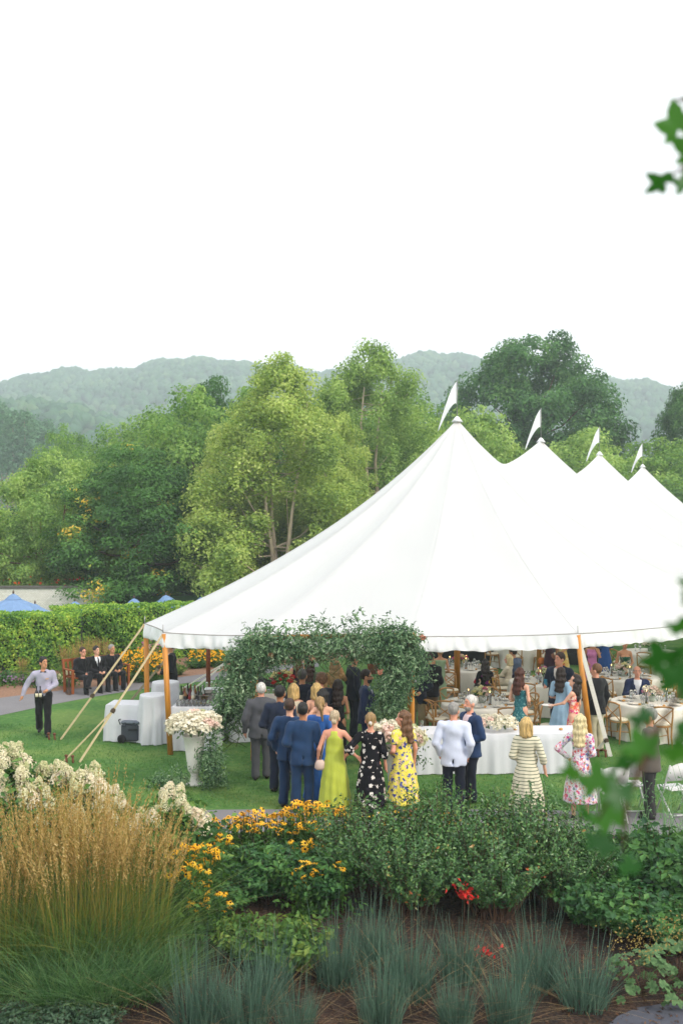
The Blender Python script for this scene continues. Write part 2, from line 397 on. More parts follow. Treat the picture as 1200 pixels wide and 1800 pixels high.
def woody(seed, C, H, r0, stems=1, nlimb=22, z0=1.5, spread=.1, top=.8):
    rng = np.random.default_rng(seed+99); mb = MB()
    for s in range(stems):
        a = 2*PI*s/stems+rng.random(); k = 7; pts = []
        for i in range(k):
            f = i/(k-1.); q = spread*H*(f**.8) if stems > 1 else .02*H*f
            pts.append((math.cos(a)*q+rng.normal(0, .012*H)*f, math.sin(a)*q+rng.normal(0, .012*H)*f, H*top*f))
        rr = r0/(stems**.4); mb.tube(pts, [rr*(1-.82*i/(k-1.)) for i in range(k)], 7)
        near = rng.choice(len(C), min(nlimb//stems, len(C)), replace=False)
        for j in near:
            c = C[j]; zb = max(min(c[2]-rng.uniform(.4, 1.6)*H*.1, H*top*.96), z0*.8)
            f = zb/(H*top); i = min(int(f*(k-1)), k-2); g = f*(k-1)-i
            b = Vector(pts[i]).lerp(Vector(pts[i+1]), g); e = Vector(c)*.96+Vector((0,0,.02*H)); mid = b.lerp(e, .5)+Vector((0, 0, -.03*H))
            r1 = rr*(1-.82*f)*.55; mb.tube([b, mid, e], [r1, r1*.7, r1*.25], 5)
    return mb
birch = ['#4f6b2e', '#759148', '#98b058', '#b4c46e', '#c9d288']
T_MESH = {}
def mk_tree(kind, loc, rz, scale, leafmat, barkmat, name, label, group='trees beyond the hedge'):
    if kind not in T_MESH:
        p = TREE_KINDS[kind]; C, me = crown(*p[0], **p[1]); T_MESH[kind] = (me, woody(p[0][0], C, p[0][1], **p[2]).mesh('trunk'))
    me, tr = T_MESH[kind]
    o = thing(name, label, 'tree', loc, rz, group); o.scale = scale if isinstance(scale, tuple) else (scale,)*3
    for nm, d, mt in (('crown', me, leafmat), ('trunk', tr, barkmat)):
        if not d.materials: d.materials.append(mt)
        c = put(nm, d, None, o); c.material_slots[0].link = 'OBJECT'; c.material_slots[0].material = mt
    return o
#            seed, H, z0, R, profile, clumps, leaves, leaf, clump radius
TREE_KINDS = {
 'birch_a': ((11, 13.0, .8, 4.5, 'cone', 330, 88000, .15, .58), dict(flat=1.0, hang=.3, up=.3, wob=.22, shell=.2, gap=(-PI/2-1.2+.1, .42)), dict(r0=.19, stems=3, nlimb=42, spread=.07, top=.85)),
 'birch_b': ((12, 14.8, 2.0, 3.7, 'oval', 260, 66000, .16, .62), dict(flat=1.0, hang=.35, up=.3, wob=.2, shell=.2, gap=(-PI/2-.6, .35)), dict(r0=.24, stems=2, nlimb=36, spread=.05, top=.85)),
 'round':   ((13, 8.6, .3, 3.6, 'shrub', 220, 56000, .15, .55), dict(flat=.8, hang=.2, up=.4), dict(r0=.2, stems=4, nlimb=30, spread=.16, top=.7)),
 'layered': ((14, 8.9, .3, 3.6, 'shrub', 230, 60000, .17, .75), dict(flat=.38, hang=.3, up=1.0, asp=.5, shell=.4), dict(r0=.25, stems=1, nlimb=30, top=.8)),
 'oak':     ((15, 20.5, 4.0, 7.4, 'dome', 230, 62000, .32, 1.15), dict(flat=.75, up=.6, wob=.14, shell=.45), dict(r0=.55, stems=1, nlimb=40, top=.75)),
 'fill':    ((16, 10.5, .4, 4.4, 'oval', 220, 48000, .21, .75), dict(flat=.9, up=.45, shell=.2), dict(r0=.25, stems=1, nlimb=24, top=.8)),
}
Lb = LEAF('birch_leaf', birch, clump=.55, trans=.42, gain=1.1)
Lb2 = LEAF('river_birch_leaf', ['#48682f', '#64843f', '#88a455', '#a2b869'], clump=.5, trans=.4, gain=1.25)
Lr = LEAF('light_green_leaf', ['#4f7034', '#73954a', '#95b060', '#b2c478'], clump=.6, trans=.4, gain=1.2)
Ld = LEAF('deep_green_leaf', ['#22401e', '#305627', '#446c33', '#5c823e'], clump=.5, trans=.25, gain=1.35)
Ldy = LEAF('deep_green_leaf_yellowing', [(.0, '#24431f'), (.3, '#345a28'), (.55, '#487034'), (.78, '#557d3c'), (.85, '#8f9a3a'), (.885, '#cfae45')], clump=.55, trans=.25, mixn=.82, gain=1.3)
Lo = LEAF('oak_leaf', ['#213d22', '#2e5129', '#416733', '#5b7d40'], clump=.35, trans=.3, gain=1.75)
Lm = LEAF('mid_green_leaf', ['#3f622e', '#587e3a', '#7a9c4c', '#96b05e'], clump=.5, trans=.4, gain=1.25)
def tr(kind, px, Dd, ytop, leaf, bark, name, label, rz=0, wide=1.0):
    H = TREE_KINDS[kind][0][1]; ztop = CAMZ+(HOR-ytop)*Dd/FOC; s = ztop/(H*1.03)
    mk_tree(kind, ((px-600)*Dd/FOC, Dd, 0), rz, (s*wide, s*wide, s), leaf, bark, name, label)
tr('birch_a', 492, 46, 622, Lb, bark_b, 'birch_tree', 'tall yellow-green birch with three pale stems left of the tent peak', 1.2, 1.22)
tr('birch_b', 652, 55, 600, Lb2, bark_b, 'birch_tree', 'rounder green birch with a reddish trunk right of the tall yellow-green birch', .6, 1.0)
tr('round', 85, 49, 786, Lr, bark_r, 'leafy_tree', 'light green spreading tree with red-brown stems above the white wall', 2.1, 1.0)
tr('layered', 240, 46.5, 768, Ldy, bark_d, 'broadleaf_tree', 'dark green tree with layered boughs and a few yellow sprays', .4, 1.05)
tr('fill', 335, 58, 692, Lm, bark_d, 'leafy_tree', 'mid green tree rising behind the tree with yellow sprays', 1.0, .9)
tr('fill', 362, 66, 672, Ld, bark_d, 'leafy_tree', 'dark tree top peeping above the mid green tree', 2.0, .62)
tr('oak', 940, 80, 582, Lo, bark_d, 'oak_tree', 'large dark spreading oak behind the tent peaks', 0.5, .96)
tr('fill', 842, 60, 726, Lr, bark_d, 'leafy_tree', 'small pale green tree between the first tent peak and the oak', .2, .85)
tr('fill', 1015, 62, 762, Lr, bark_d, 'leafy_tree', 'low yellow-green tree in front of the oak behind the third tent peak', 1.4, 1.2)
tr('fill', 1150, 64, 776, Lm, bark_d, 'leafy_tree', 'bushy green tree behind the fourth tent peak', 2.6, 1.2)
tr('oak', 1225, 72, 668, Ld, bark_d, 'broadleaf_tree', 'dark tree cut by the right edge of the picture', 2.2, .62)
tr('round', 112, 74, 745, Lm, bark_d, 'leafy_tree', 'small green tree top behind the light green spreading tree', .3, .7)
tr('layered', 715, 58, 800, Ld, bark_d, 'broadleaf_tree', 'low dark tree in the gap between the round birch and the tent', 1.5, 1.2)
tr('birch_a', 588, 49, 722, Lb, bark_b, 'birch_tree', 'shorter yellow-green birch filling the gap between the two tall birches', 2.9, 1.0)
tr('birch_a', 402, 49, 742, Lb, bark_b, 'birch_tree', 'shorter yellow-green birch between the tree with yellow sprays and the tall birch', 4.1, 1.05)
tr('fill', 585, 62, 690, Lm, bark_d, 'leafy_tree', 'green tree top behind the gap between the two tall birches', 1.9, .9)
tr('layered', 410, 51, 880, Ld, bark_d, 'broadleaf_tree', 'low dark tree at the foot of the tall yellow-green birch', 2.9, 1.2)
tr('round', -30, 54, 880, Ld, bark_d, 'leafy_tree', 'dark low tree at the left edge above the white wall', 1.9, 1.4)
tr('fill', 455, 66, 690, Lm, bark_d, 'leafy_tree', 'green tree top behind the tall birch on its left side', 4.5, 1.1)
tr('fill', 705, 66, 690, Lm, bark_d, 'leafy_tree', 'green tree top behind the rounder birch on its right side', 3.5, .9)
tr('fill', 285, 64, 735, Lm, bark_d, 'leafy_tree', 'green tree behind the right shoulder of the tree with yellow sprays', 5.5, 1.0)
tr('round', 175, 55, 850, Ld, bark_d, 'leafy_tree', 'dark foliage between the light green tree and the tree with yellow sprays', .9, 1.1)
tr('fill', 215, 66, 755, Lm, bark_d, 'leafy_tree', 'green tree top behind the tree with yellow sprays', .5, .9)
tr('round', 560, 48, 905, Lr, bark_d, 'leafy_tree', 'low light green growth under the birches beside the tent edge', 2.2, 1.1)
for px, Dd, yt, kd, lm, lb in ((1330, 66, 740, 'fill', Lm, 'bushy green tree beyond the right edge of the picture'), (1460, 74, 690, 'oak', Lo, 'broad dark tree farther beyond the right edge'), (1590, 62, 760, 'round', Lr, 'light green tree far beyond the right edge'), (-180, 58, 800, 'fill', Lm, 'green tree beyond the left edge above the wall'), (-330, 62, 740, 'round', Lr, 'light green tree farther beyond the left edge')):
    tr(kd, px, Dd, yt, lm, bark_d, 'leafy_tree', lb, px*.01, 1.1)
# pines on the left, on the slope
def pine_mesh(seed):
    rng = np.random.default_rng(seed); H = 27
    P, N = [], []
    for i in range(26):
        z = H*(.58+.42*i/26.); L = (1-i/27.)**.7*4.2
        for a in rng.uniform(0, 2*PI, 5):
            for q in np.linspace(.3, 1, 5): P.append((math.cos(a)*L*q+rng.normal(0, .25), math.sin(a)*L*q+rng.normal(0, .25), z+rng.normal(0, .3)-q*.4)); N.append((rng.normal(0, .4), rng.normal(0, .4), 1))
    P = np.repeat(np.array(P), 3, 0)+rng.normal(0, .4, (len(P)*3, 3))*np.array([1, 1, .5]); N = np.repeat(np.array(N), 3, 0)
    V, F = leaf_quads(P, N, .8, .42, rng); me = np_mesh('crown', V, F)
    mb = MB(); mb.tube([(0,0,0),(.1,0,H*.5),(0,.1,H*.98)], [.32,.22,.05], 6)
    for i in range(14):
        a = rng.uniform(0, 6.28); z = H*rng.uniform(.3, .6); mb.tube([(0,0,z),(math.cos(a)*2, math.sin(a)*2, z+.4)], [.07,.03], 4)
    return me, mb.mesh('trunk')
Lp = LEAF('pine_needle', ['#24412c', '#335438', '#456747', '#5c7c55'], clump=.15, trans=.15, gain=2.1)
pm = [pine_mesh(5), pine_mesh(6)]
for i in range(17):
    px = -20+i*8+random.uniform(-4, 4); Dd = 205+random.uniform(-14, 16); yt = 706+ (i/16.)*46 + random.uniform(-9, 12)
    ztop = CAMZ+(HOR-yt)*Dd/FOC; me, t_ = pm[i % 2]
    o = thing('pine_tree', 'tall thin pine in the hazy grove at the left edge', 'tree', ((px-600)*Dd/FOC, Dd, ztop-27), random.uniform(0, 6), 'pines of the hazy grove on the left')
    put('crown', me, Lp, o); put('trunk', t_, bark_p, o)
# ground rise under the pines
mb = MB(); mb.raw([(-200,150,-.5),(-35,150,-.5),(-45,190,3),(-200,190,6),(-60,260,6),(-220,260,12)], [(0,1,2,3),(3,2,4,5)])
struct('hill', mb, hm, 'low rise of ground carrying the pine grove')
# ------------------------------------------------------------------ hedge
def hedge(pts, h, th, label, seed, n):
    rng = np.random.default_rng(seed); segs = []
    L = [((Vector(pts[i+1])-Vector(pts[i])).length) for i in range(len(pts)-1)]; tot = sum(L)
    Ps, Ns = [], []
    core = MB()
    for i in range(len(pts)-1):
        a, b = np.array(pts[i]), np.array(pts[i+1]); d = (b-a)/np.linalg.norm(b-a); q = np.array([d[1], -d[0]])   # q: towards viewer
        k = int(n*L[i]/tot); u = rng.random(k); s = rng.random(k)
        isf = s < .68
        z = np.where(isf, h*rng.random(k)**.9, h+rng.normal(0, .03, k)); off = np.where(isf, th/2, (rng.random(k)-.5)*th)
        lum = .05*np.sin(u*L[i]*2.2+z*2.5)+.05*np.sin(u*L[i]*5.1-z*4)+.05*np.sin(u*L[i]*9+z*7)
        off = off+np.where(isf, lum+rng.normal(0, .07, k), 0); z = z+np.where(isf, 0, lum*.3)
        xy = a+(b-a)*u[:, None]+q*off[:, None]
        Ps.append(np.concatenate([xy, z[:, None]], 1))
        Ns.append(np.where(isf[:, None], np.array([q[0], q[1], .35]), np.array([q[0]*.2, q[1]*.2, 1.])))
        m = (a+b)/2; core.box((m[0], m[1], h/2-.08), (np.linalg.norm(b-a), th-.2, h-.18), math.atan2(d[1], d[0]))
    V, F = leaf_quads(np.concatenate(Ps), np.concatenate(Ns), .105, .6, rng)
    o = thing('hedge', label, 'hedge', (0, 0, 0))
    f = put('foliage', np_mesh('foliage', V, F), LEAF('hedge_leaf', ['#2f5421', '#487430', '#6c933b', '#93b24a', '#b3bf58'], clump=1.1, trans=.35, mixn=.45, gain=1.3), o); f['kind'] = 'stuff'
    put('hedge_core', core, M('hedge_twig', '#1d2c14', rough=1, var=.3, scale=8), o)
hedge([(-24.5, 30.2), (-15.5, 31.6), (-8.6, 33.0)], 1.78, 1.2, 'clipped green hedge at the left edge, the lower nearer stretch', 21, 42000)
hedge([(-9.9, 34.0), (-4.6, 36.3), (1.5, 39.0), (8, 42)], 1.86, 1.3, 'clipped green hedge running from behind the bench to behind the tent', 22, 44000)
# ------------------------------------------------------------------ white painted brick wall
o = thing('garden_wall', 'white painted brick wall with a dark coping under the trees', 'wall', (-19.6, 43.8, 0), math.radians(1))
def brick_white():
    m, n, l, b = newmat('painted_brick')
    t = n.new('ShaderNodeTexCoord'); mp = n.new('ShaderNodeMapping'); mp.inputs['Rotation'].default_value = (PI/2, 0, 0)
    bt = n.new('ShaderNodeTexBrick'); bt.inputs['Scale'].default_value = 4.4; bt.inputs['Color1'].default_value = rgba('#e8e5de'); bt.inputs['Color2'].default_value = rgba('#dad6cd'); bt.inputs['Mortar'].default_value = rgba('#a9a59c')
    l.new(t.outputs['Object'], mp.inputs[0]); l.new(mp.outputs[0], bt.inputs['Vector']); l.new(bt.outputs[0], b.inputs['Base Color']); b.inputs['Roughness'].default_value = .8
    bp = n.new('ShaderNodeBump'); bp.invert = True; bp.inputs['Strength'].default_value = .5; bp.inputs['Distance'].default_value = .01
    l.new(bt.outputs['Fac'], bp.inputs['Height']); l.new(bp.outputs[0], b.inputs['Normal']); return m
zt = CAMZ-(1034-HOR)*44/FOC
mb = MB(); mb.box((0, 0, zt/2), (18, .4, zt)); put('wall_face', mb, brick_white(), o)
for i in range(15):
    mb = MB(); mb.box((-9+.6+i*1.2, 0, zt+.055), (1.19, .5, .1)); put('coping_stone', mb, M('dark_coping', '#5d5a57', rough=.9, var=.2), o)
o = thing('garden_bed', 'strip of grassy planting with orange flowers on top of the white wall', 'plants', (-19.6, 45.0, zt-.3))
k = 5000; P = np.stack([RNG.uniform(-9, 9, k), RNG.uniform(-.8, 1.5, k), np.zeros(k)], 1)
V, F = blades(P, RNG.uniform(.2, .55, k), RNG.uniform(.1, .6, k), .04, RNG, 2); q = put('leaves', np_mesh('leaves', V, F), LEAF('bed_leaf', ['#37592a', '#5b7c38', '#8b9a4a'], trans=.2), o); q['kind'] = 'stuff'
k = 120; P = np.stack([RNG.uniform(-9, 9, k), RNG.uniform(-.8, 1, k), RNG.uniform(.4, .75, k)], 1)
V, F = leaf_quads(P, sph(k, RNG), .13, .9, RNG); q = put('flowers', np_mesh('flowers', V, F), LEAF('orange_flower', ['#c8452a', '#e0702c'], trans=.2), o); q['kind'] = 'stuff'
mb = MB(); mb.box((-13.2, 47.0, zt/2-.2), (30, 5.4, zt-.3)); struct('terrace', mb, hm, 'raised ground held up by the white wall under the trees')
# ------------------------------------------------------------------ blue parasols on the terrace
def parasol_parts(blue, dark):
    r, h0, h1 = 1.35, 2.15, 2.75; N = 8; out = []
    for i in range(N):
        mb = MB(); a0, a1 = 2*PI*i/N, 2*PI*(i+1)/N; V = []; F = []
        for j in range(4):
            t = .11+.89*j/3.; rr = r*t; z = h1-(h1-h0)*(t**1.15)
            for q in range(4):
                a = a0+(a1-a0)*q/3.; k = math.cos(PI/N)/math.cos((a-a0)-PI/N)
                V.append((rr*k*math.cos(a), rr*k*math.sin(a), z-.03*math.sin(PI*q/3.)*t))
        for j in range(3):
            for q in range(3): F.append((j*4+q, j*4+q+1, j*4+q+5, j*4+q+4))
        k = len(V)
        for q in range(4): V.append((V[12+q][0], V[12+q][1], V[12+q][2]-.16))
        for q in range(3): F.append((12+q, 13+q, k+q+1, k+q))
        out.append(('canopy_panel', mb.raw(V, F, False).mesh('canopy_panel'), blue))
    mb = MB(); mb.lathe([(.30, h1-.10), (.16, h1+.03), (.03, h1+.1)], 8, smooth=False); out.append(('vent_cap', mb.mesh('vent_cap'), blue))
    mb = MB(); mb.lathe([(.025, h1+.1), (.04, h1+.16), (.005, h1+.24)], 8); out.append(('finial', mb.mesh('finial'), dark))
    mb = MB(); mb.tube([(0,0,0),(0,0,h1)], .025, 8); out.append(('pole', mb.mesh('pole'), dark))
    mb = MB(); mb.lathe([(.3, 0), (.3, .05), (.06, .09)], 12); out.append(('base', mb.mesh('base'), dark))
    return out
pp = parasol_parts(M('blue_canvas', '#7c9bc4', rough=.85, var=.08, trans=.15), M('dark_wood', '#5b4a40'))
plist = [(24,1037,36.5,'large blue parasol at the left edge in front of the white wall'),(62,1055,38.5,'blue parasol showing low behind the hedge right of the large parasol'),(-3,1066,36,'blue parasol cut by the left edge just above the hedge'),
 (132,1051,40,'blue parasol tip above the hedge near the right end of the white wall'),(236,1046,41,'blue parasol over the hedge below the tree with yellow sprays'),(292,1040,40.3,'left one of the two close blue parasols beside the tent corner'),(298,1043,43,'blue parasol half hidden behind the pair beside the tent corner'),(357,1042,42,'blue parasol showing at the very edge of the tent canvas')]
par0 = None
for px, py, Dd, lb in plist:
    ztip = CAMZ-(py-HOR)*Dd/FOC; loc = ((px-600)*Dd/FOC, Dd, ztip-2.99)
    if par0 is None:
        par0 = thing('parasol', lb, 'parasol', loc, .3, 'blue parasols behind the hedge')
        for nm, me, mt in pp: put(nm, me, mt, par0)
    else: dup(par0, loc, random.uniform(0, 2), lb)
# ================================================================== TENT
EAVE = [(-4.40,22.3),(-3.66,20.45),(-1.78,19.95),(1.35,19.75),(4.80,20.25),(7.75,22.1),(10.6,25.6),(13.9,31.4),(17.3,38.0),(20.8,44.8),(21.6,49.5),(19.2,52.8),(14.6,53.2),(10.2,49.6),(6.4,43.2),(2.6,36.4),(-1.1,30.0),(-3.5,26.0)]
EZ = 2.5
PEAK = [(3.05,26.3,7.50),(6.48,32.4,7.46),(9.99,38.6,7.46),(13.65,45.2,7.36)]
# which peak every stretch of eave hangs from
def tent_surface():
    n = len(EAVE); rid = {5:0,6:0,7:1,8:2,9:3,10:3,11:3,12:3,13:3,14:2,15:1,16:0,17:0,0:0,1:0,2:0,3:0,4:0}
    T = {}   # eave vertex -> ridge parameter (0..3)
    for i in range(n): T[i] = float(rid[i])
    T[5] = 0.0; T[6] = .25; T[7] = 1.0; T[8] = 2.0; T[9] = 3.0; T[13] = 3.0; T[14] = 2.0; T[15] = 1.0; T[16] = .1; T[17] = 0.0
    def ridge(s):
        i = min(int(s), 2); f = s-i; a, b = np.array(PEAK[i]), np.array(PEAK[i+1]); p = a+(b-a)*f
        w = 1-abs(2*f-1)**1.25
        p[2] -= 1.0*w; return p
    NS, NT = 14, 20; V = []; cols = []
    for i in range(n):
        j = (i+1) % n; a, b = np.array(EAVE[i]+(EZ,)), np.array(EAVE[j]+(EZ,))
        for k in range(NS):
            f = k/NS; e = a+(b-a)*f; mid = (a+b)/2
            inw = np.array([mid[0]-8, mid[1]-34, 0]); inw /= np.linalg.norm(inw)
            e = e-inw*.16*4*f*(1-f); e[2] -= .04*4*f*(1-f)
            s = T[i]+(T[j]-T[i])*f
            tp = ridge(s) if s > 0 or True else None
            L = math.hypot(tp[0]-e[0], tp[1]-e[1])
            rowv = []
            for q in range(NT+1):
                t = q/NT; p = tp+(e-tp)*t; g = (1-t)-.62*t*(1-t)*(1-.35*t); lift = .05*math.sin(PI*t)*(abs(2*f-1)**2)
                p = p.copy(); p[2] = e[2]+(tp[2]-e[2])*g + lift
                rowv.append(p)
            cols.append(rowv)
    return cols, NS, NT
cols, NS, NT = tent_surface(); nc = len(cols)
V = np.array(cols).reshape(-1, 3); i, j = np.meshgrid(np.arange(nc), np.arange(NT), indexing='ij'); i = i.ravel(); j = j.ravel(); i2 = (i+1) % nc; q = NT+1
F = np.stack([i*q+j, i*q+j+1, i2*q+j+1, i2*q+j], 1)
def sail_mat(name, tr):
    m, n, l, b = newmat(name)
    x = noise(n, l, .5, 3); r = ramp(n, [(.3, '#ebecef'), (.7, '#f2f3f5')]); l.new(x.outputs[0], r.inputs[0]); l.new(r.outputs[0], b.inputs['Base Color'])
    b.inputs['Roughness'].default_value = .75; b.inputs['Specular IOR Level'].default_value = .2
    t = n.new('ShaderNodeBsdfTranslucent'); t.inputs[0].default_value = rgba('#f5f5f6')
    ms = n.new('ShaderNodeMixShader'); ms.inputs[0].default_value = tr; l.new(b.outputs[0], ms.inputs[1]); l.new(t.outputs[0], ms.inputs[2]); l.new(ms.outputs[0], n['Material Output'].inputs[0])
    y = noise(n, l, 2.2, 4, vec=(1, 1, 1)); bp = n.new('ShaderNodeBump'); bp.inputs['Strength'].default_value = .18; bp.inputs['Distance'].default_value = .04
    l.new(y.outputs[0], bp.inputs['Height']); l.new(bp.outputs[0], b.inputs['Normal']); return m
sail = sail_mat('sailcloth', .44); sail2 = sail_mat('valance_cloth', .15)
tent = thing('wedding_tent', 'big white sailcloth tent with four flagged peaks and orange wooden poles', 'tent', (0, 0, 0))
put('canopy', np_mesh('canopy', V, F, True), sail, tent)
# seams: from each peak to the poles, and between
seam_m = M('seam_webbing', '#d5d1ca', rough=.8, var=.05)
for c in range(0, nc, NS//2):
    pole = c % NS == 0
    mb = MB(); pts = [Vector(p)+Vector((0, 0, .003)) for p in cols[c][1:]]
    if V[c*q][1] > 50: continue
    mb.tube(pts, .006 if pole else .003, 4, flat=.5); put('seam', mb, sail, tent)
# valance with gathers
vv, ff = [], []; edge = []
for c in range(nc):
    for s in range(6):
        f = s/6.; a, b = cols[c][-1], cols[(c+1) % nc][-1]; edge.append(a+(b-a)*f)
ne = len(edge); pos = 0; dist = [0]
for k in range(1, ne): dist.append(dist[-1]+np.linalg.norm(edge[k]-edge[k-1]))
cen = np.array([8, 34, 0.])
for k in range(ne):
    e = edge[k]; d = dist[k]; o_ = e-cen; o_[2] = 0; o_ /= np.linalg.norm(o_)
    for r_, (h, am) in enumerate(((0, 0), (.05, .25), (.13, .8), (.21, 1.0), (.275, .9), (.285, .5))):
        w = am*(.024*math.sin(d*11+math.sin(d*2.3)*3)+.016*math.sin(d*29+3*math.sin(d*1.7))+.022*math.sin(d*4.1+math.sin(d*.9)*2))
        hh = h*(1+.05*math.sin(d*5.3+2*math.sin(d*.7))+.03*math.sin(d*17+2*math.sin(d*2))) if r_ > 1 else h
        vv.append(e+o_*(w+.02*am+.012)+np.array([0, 0, -hh]))
ff = [(k*6+r_, ((k+1) % ne)*6+r_, ((k+1) % ne)*6+r_+1, k*6+r_+1) for k in range(ne) for r_ in range(5)]
put('valance', np_mesh('valance', np.array(vv), np.array(ff), True), sail2, tent)
mb = MB(); mb.tube([Vector(e)+Vector((0, 0, .005)) for e in edge[::3]]+[Vector(edge[0])], .014, 5); put('eave_rope', mb, M('eave_webbing', '#8f8c88', rough=.9), tent)
wood = M('tent_pole_wood', '#c4812c', rough=.45, var=.28, scale=3.2, bump=.12, bscale=20, spec=.5, vec=(6, 6, .7))
wood_d = M('tent_pole_wood_dark', '#7d3f22', rough=.5, var=.25, scale=3, vec=(6, 6, .7))
steel = M('steel', '#9a9a98', rough=.35, metal=.8); rope = M('webbing_strap', '#c9b892', rough=.9, var=.15, scale=30); rope_w = M('white_strap', '#dcd9d0', rough=.85, var=.08, scale=30)
rust = M('rusty_stake', '#6b4330', rough=.8, var=.3, scale=20)
lean = [(.0, .0), (.10, -.0), (.05, .3), (-.02, .1), (.18, -.18)]
for k, (x, y) in enumerate(EAVE):
    if k >= 10 and k <= 13: continue
    o_ = np.array([x-8, y-34]); o_ /= np.linalg.norm(o_); dx, dy = (0, 0)
    if k == 4: dx, dy = .32, .1
    elif k == 1: dx, dy = .13, 0
    elif k == 0: dx, dy = .04, 0
    mb = MB(); mb.tube([(x-o_[0]*.03+dx, y-o_[1]*.03+dy, -.02), (x-o_[0]*.03, y-o_[1]*.03, EZ-.02)], [.06, .055], 10); put('side_pole', mb, wood_d if k == 17 else wood, tent)
    mb = MB(); mb.tube([(x, y, EZ-.02), (x, y, EZ+.17)], .009, 5); put('pole_spike', mb, steel, tent)
for (x, y, z) in PEAK:
    mb = MB(); mb.tube([(x, y, 0), (x, y, z-.08)], [.085, .07], 10); put('centre_pole', mb, wood, tent)
    mb = MB(); mb.lathe([(.16, z-.07), (.10, z-.005), (.05, z+.06), (.02, z+.08)], 10, (x, y, 0)); put('peak_cap', mb, sail2, tent)
    mb = MB(); mb.tube([(x, y, z), (x, y, z+1.05)], .012, 6); fp = put('flag_pole', mb, steel, tent)
    V2, F2 = [], []; L = 14; kk = 5                       # long drooping pennant
    for a in range(L):
        t = a/(L-1.); cx = -.02-.48*t**1.1; cz = z+1.0-.28*t-1.02*t**1.7; hgt = .58*(1-t)**.9+.01
        for b in range(kk):
            s = b/(kk-1.); V2.append((x+cx+.16*s*(1-t)*t, y+.07*math.sin(t*9+s*2)*t+.05*t, cz-hgt*s*(1-.2*t)))
    F2 = [(a*kk+b, (a+1)*kk+b, (a+1)*kk+b+1, a*kk+b+1) for a in range(L-1) for b in range(kk-1)]
    put('pennant', np_mesh('pennant', np.array(V2), np.array(F2), True), sail2, tent)
# inner quarter poles
for px, py, Dd in ((946, 1193, 30.2),):
    p = AT(px, py, Dd); mb = MB(); mb.tube([(p.x, p.y, 0), (p.x+.1, p.y+.1, 4.6)], [.075, .06], 10); put('quarter_pole', mb, wood, tent)
# guy straps with ratchets and stakes
def guy(top, foot, w=.05, mat=rope, buckle=.55, double=False, stakes=True):
    top, foot = Vector(top), Vector(foot); d = foot-top
    mb = MB(); mb.beam(top, foot, w, .012, up=(0, 1, .3)); g = put('guy_strap', mb, mat, tent)
    b = top.lerp(foot, buckle); mb = MB(); mb.beam(b-d*.012, b+d*.014, w*1.6, .05); mb.beam(b-d*.004, b+d*.02, w*.7, .09)
    put('ratchet', mb, M('ratchet_steel', '#5f5142', rough=.5, metal=.6, var=.3, scale=20), g)
    if double:
        mb = MB(); mb.beam(b, foot+Vector((-.34, .12, 0)), w*.7, .012, up=(0, 1, .3)); put('guy_tail', mb, mat, g)
    if stakes:
        for s in range(2):
            mb = MB(); p = foot+Vector((-.10-.14*s, .05*s-.06, 0)); mb.tube([p+Vector((0, 0, -.05)), p+Vector((-.02, 0, .13))], .022, 7); mb.lathe([(.035, .12), (.035, .15), (.01, .16)], 8, p+Vector((-.02, 0, 0))); put('stake', mb, rust, tent)
guy(EAVE[0]+(EZ,), G(107, 1300), .043, rope, .62)
guy(EAVE[1]+(EZ-.02,), G(140, 1340), .043, rope, .60, True)
guy(EAVE[17]+(EZ,), G(225, 1238), .06, M('old_strap', '#a0927a', rough=.9, var=.2, scale=20), .6, False, False)
guy(EAVE[16]+(EZ,), G(340, 1212), .05, rope_w, .7, True, False)
guy(EAVE[4]+(EZ-.02,), G(1072, 1330), .085, rope_w, .86, True)
guy(EAVE[5]+(EZ,), G(1330, 1370), .06, rope_w)
# ================================================================== GREENERY ARCH AT THE ENTRANCE
arch = thing('flower_arch', 'leafy green garland arch wrapped round orange poles at the tent entrance', 'garland arch', (0, 0, 0))
pl, pr = AT(447, 1355, 19.1), AT(722, 1262, 19.2)
for x in (pl.x, pr.x):
    mb = MB(); mb.tube([(x, 19.15, 0), (x+.02, 19.15, 2.6)], .055, 10); put('post', mb, wood, arch)
mb = MB(); mb.tube([(pl.x-.1, 19.15, 2.55), (pr.x+.1, 19.15, 2.6)], .05, 8); put('crossbar', mb, wood, arch)
def garland(path, n, seed, lsz=.085, up=.3):
    """path: (px, py, D, radius) points in order; leaves hang along it in clumps"""
    rng = np.random.default_rng(seed); pts = []; 
    for (px, py, Dd, r) in path: p = AT(px, py, Dd); pts.append((p.x, p.y, p.z, r))
    pts = np.array(pts); seg = np.linalg.norm(np.diff(pts[:, :3], axis=0), axis=1)*np.maximum(pts[:-1, 3], .05); u = rng.choice(len(seg), n//9, p=seg/seg.sum()); f = rng.random(n//9)[:, None]
    c = pts[u]*(1-f)+pts[u+1]*f; d = sph(len(c), rng); d[:, 1] *= .8
    C = c[:, :3]+d*c[:, 3:4]*(rng.random(len(c))**.5)[:, None]
    k = 9; T = unit(d+rng.normal(0, .6, d.shape)+np.array([0, 0, -.3])); P = np.repeat(C, k, 0); Tk = np.repeat(T, k, 0)
    P = P+Tk*np.tile(np.linspace(0, .24, k), len(C))[:, None]+rng.normal(0, .03, P.shape)
    out = np.repeat(d, k, 0)+np.array([0, -.5, up])
    return leaf_quads(P, out, lsz, .36, rng, T=Tk*.6+rng.normal(0, .6, P.shape))
Lg = LEAF('garland_leaf', ['#27422d', '#3d5c3e', '#55754f', '#7b9670', '#a3b596'], clump=1.6, trans=.3, rough=.4, spec=.4, mixn=.35, gain=1.25)
top = [(440,1146,19.0,.27),(500,1140,19.0,.24),(560,1138,19.0,.21),(620,1132,19.0,.25),(680,1128,19.0,.31),(720,1134,19.1,.28)]
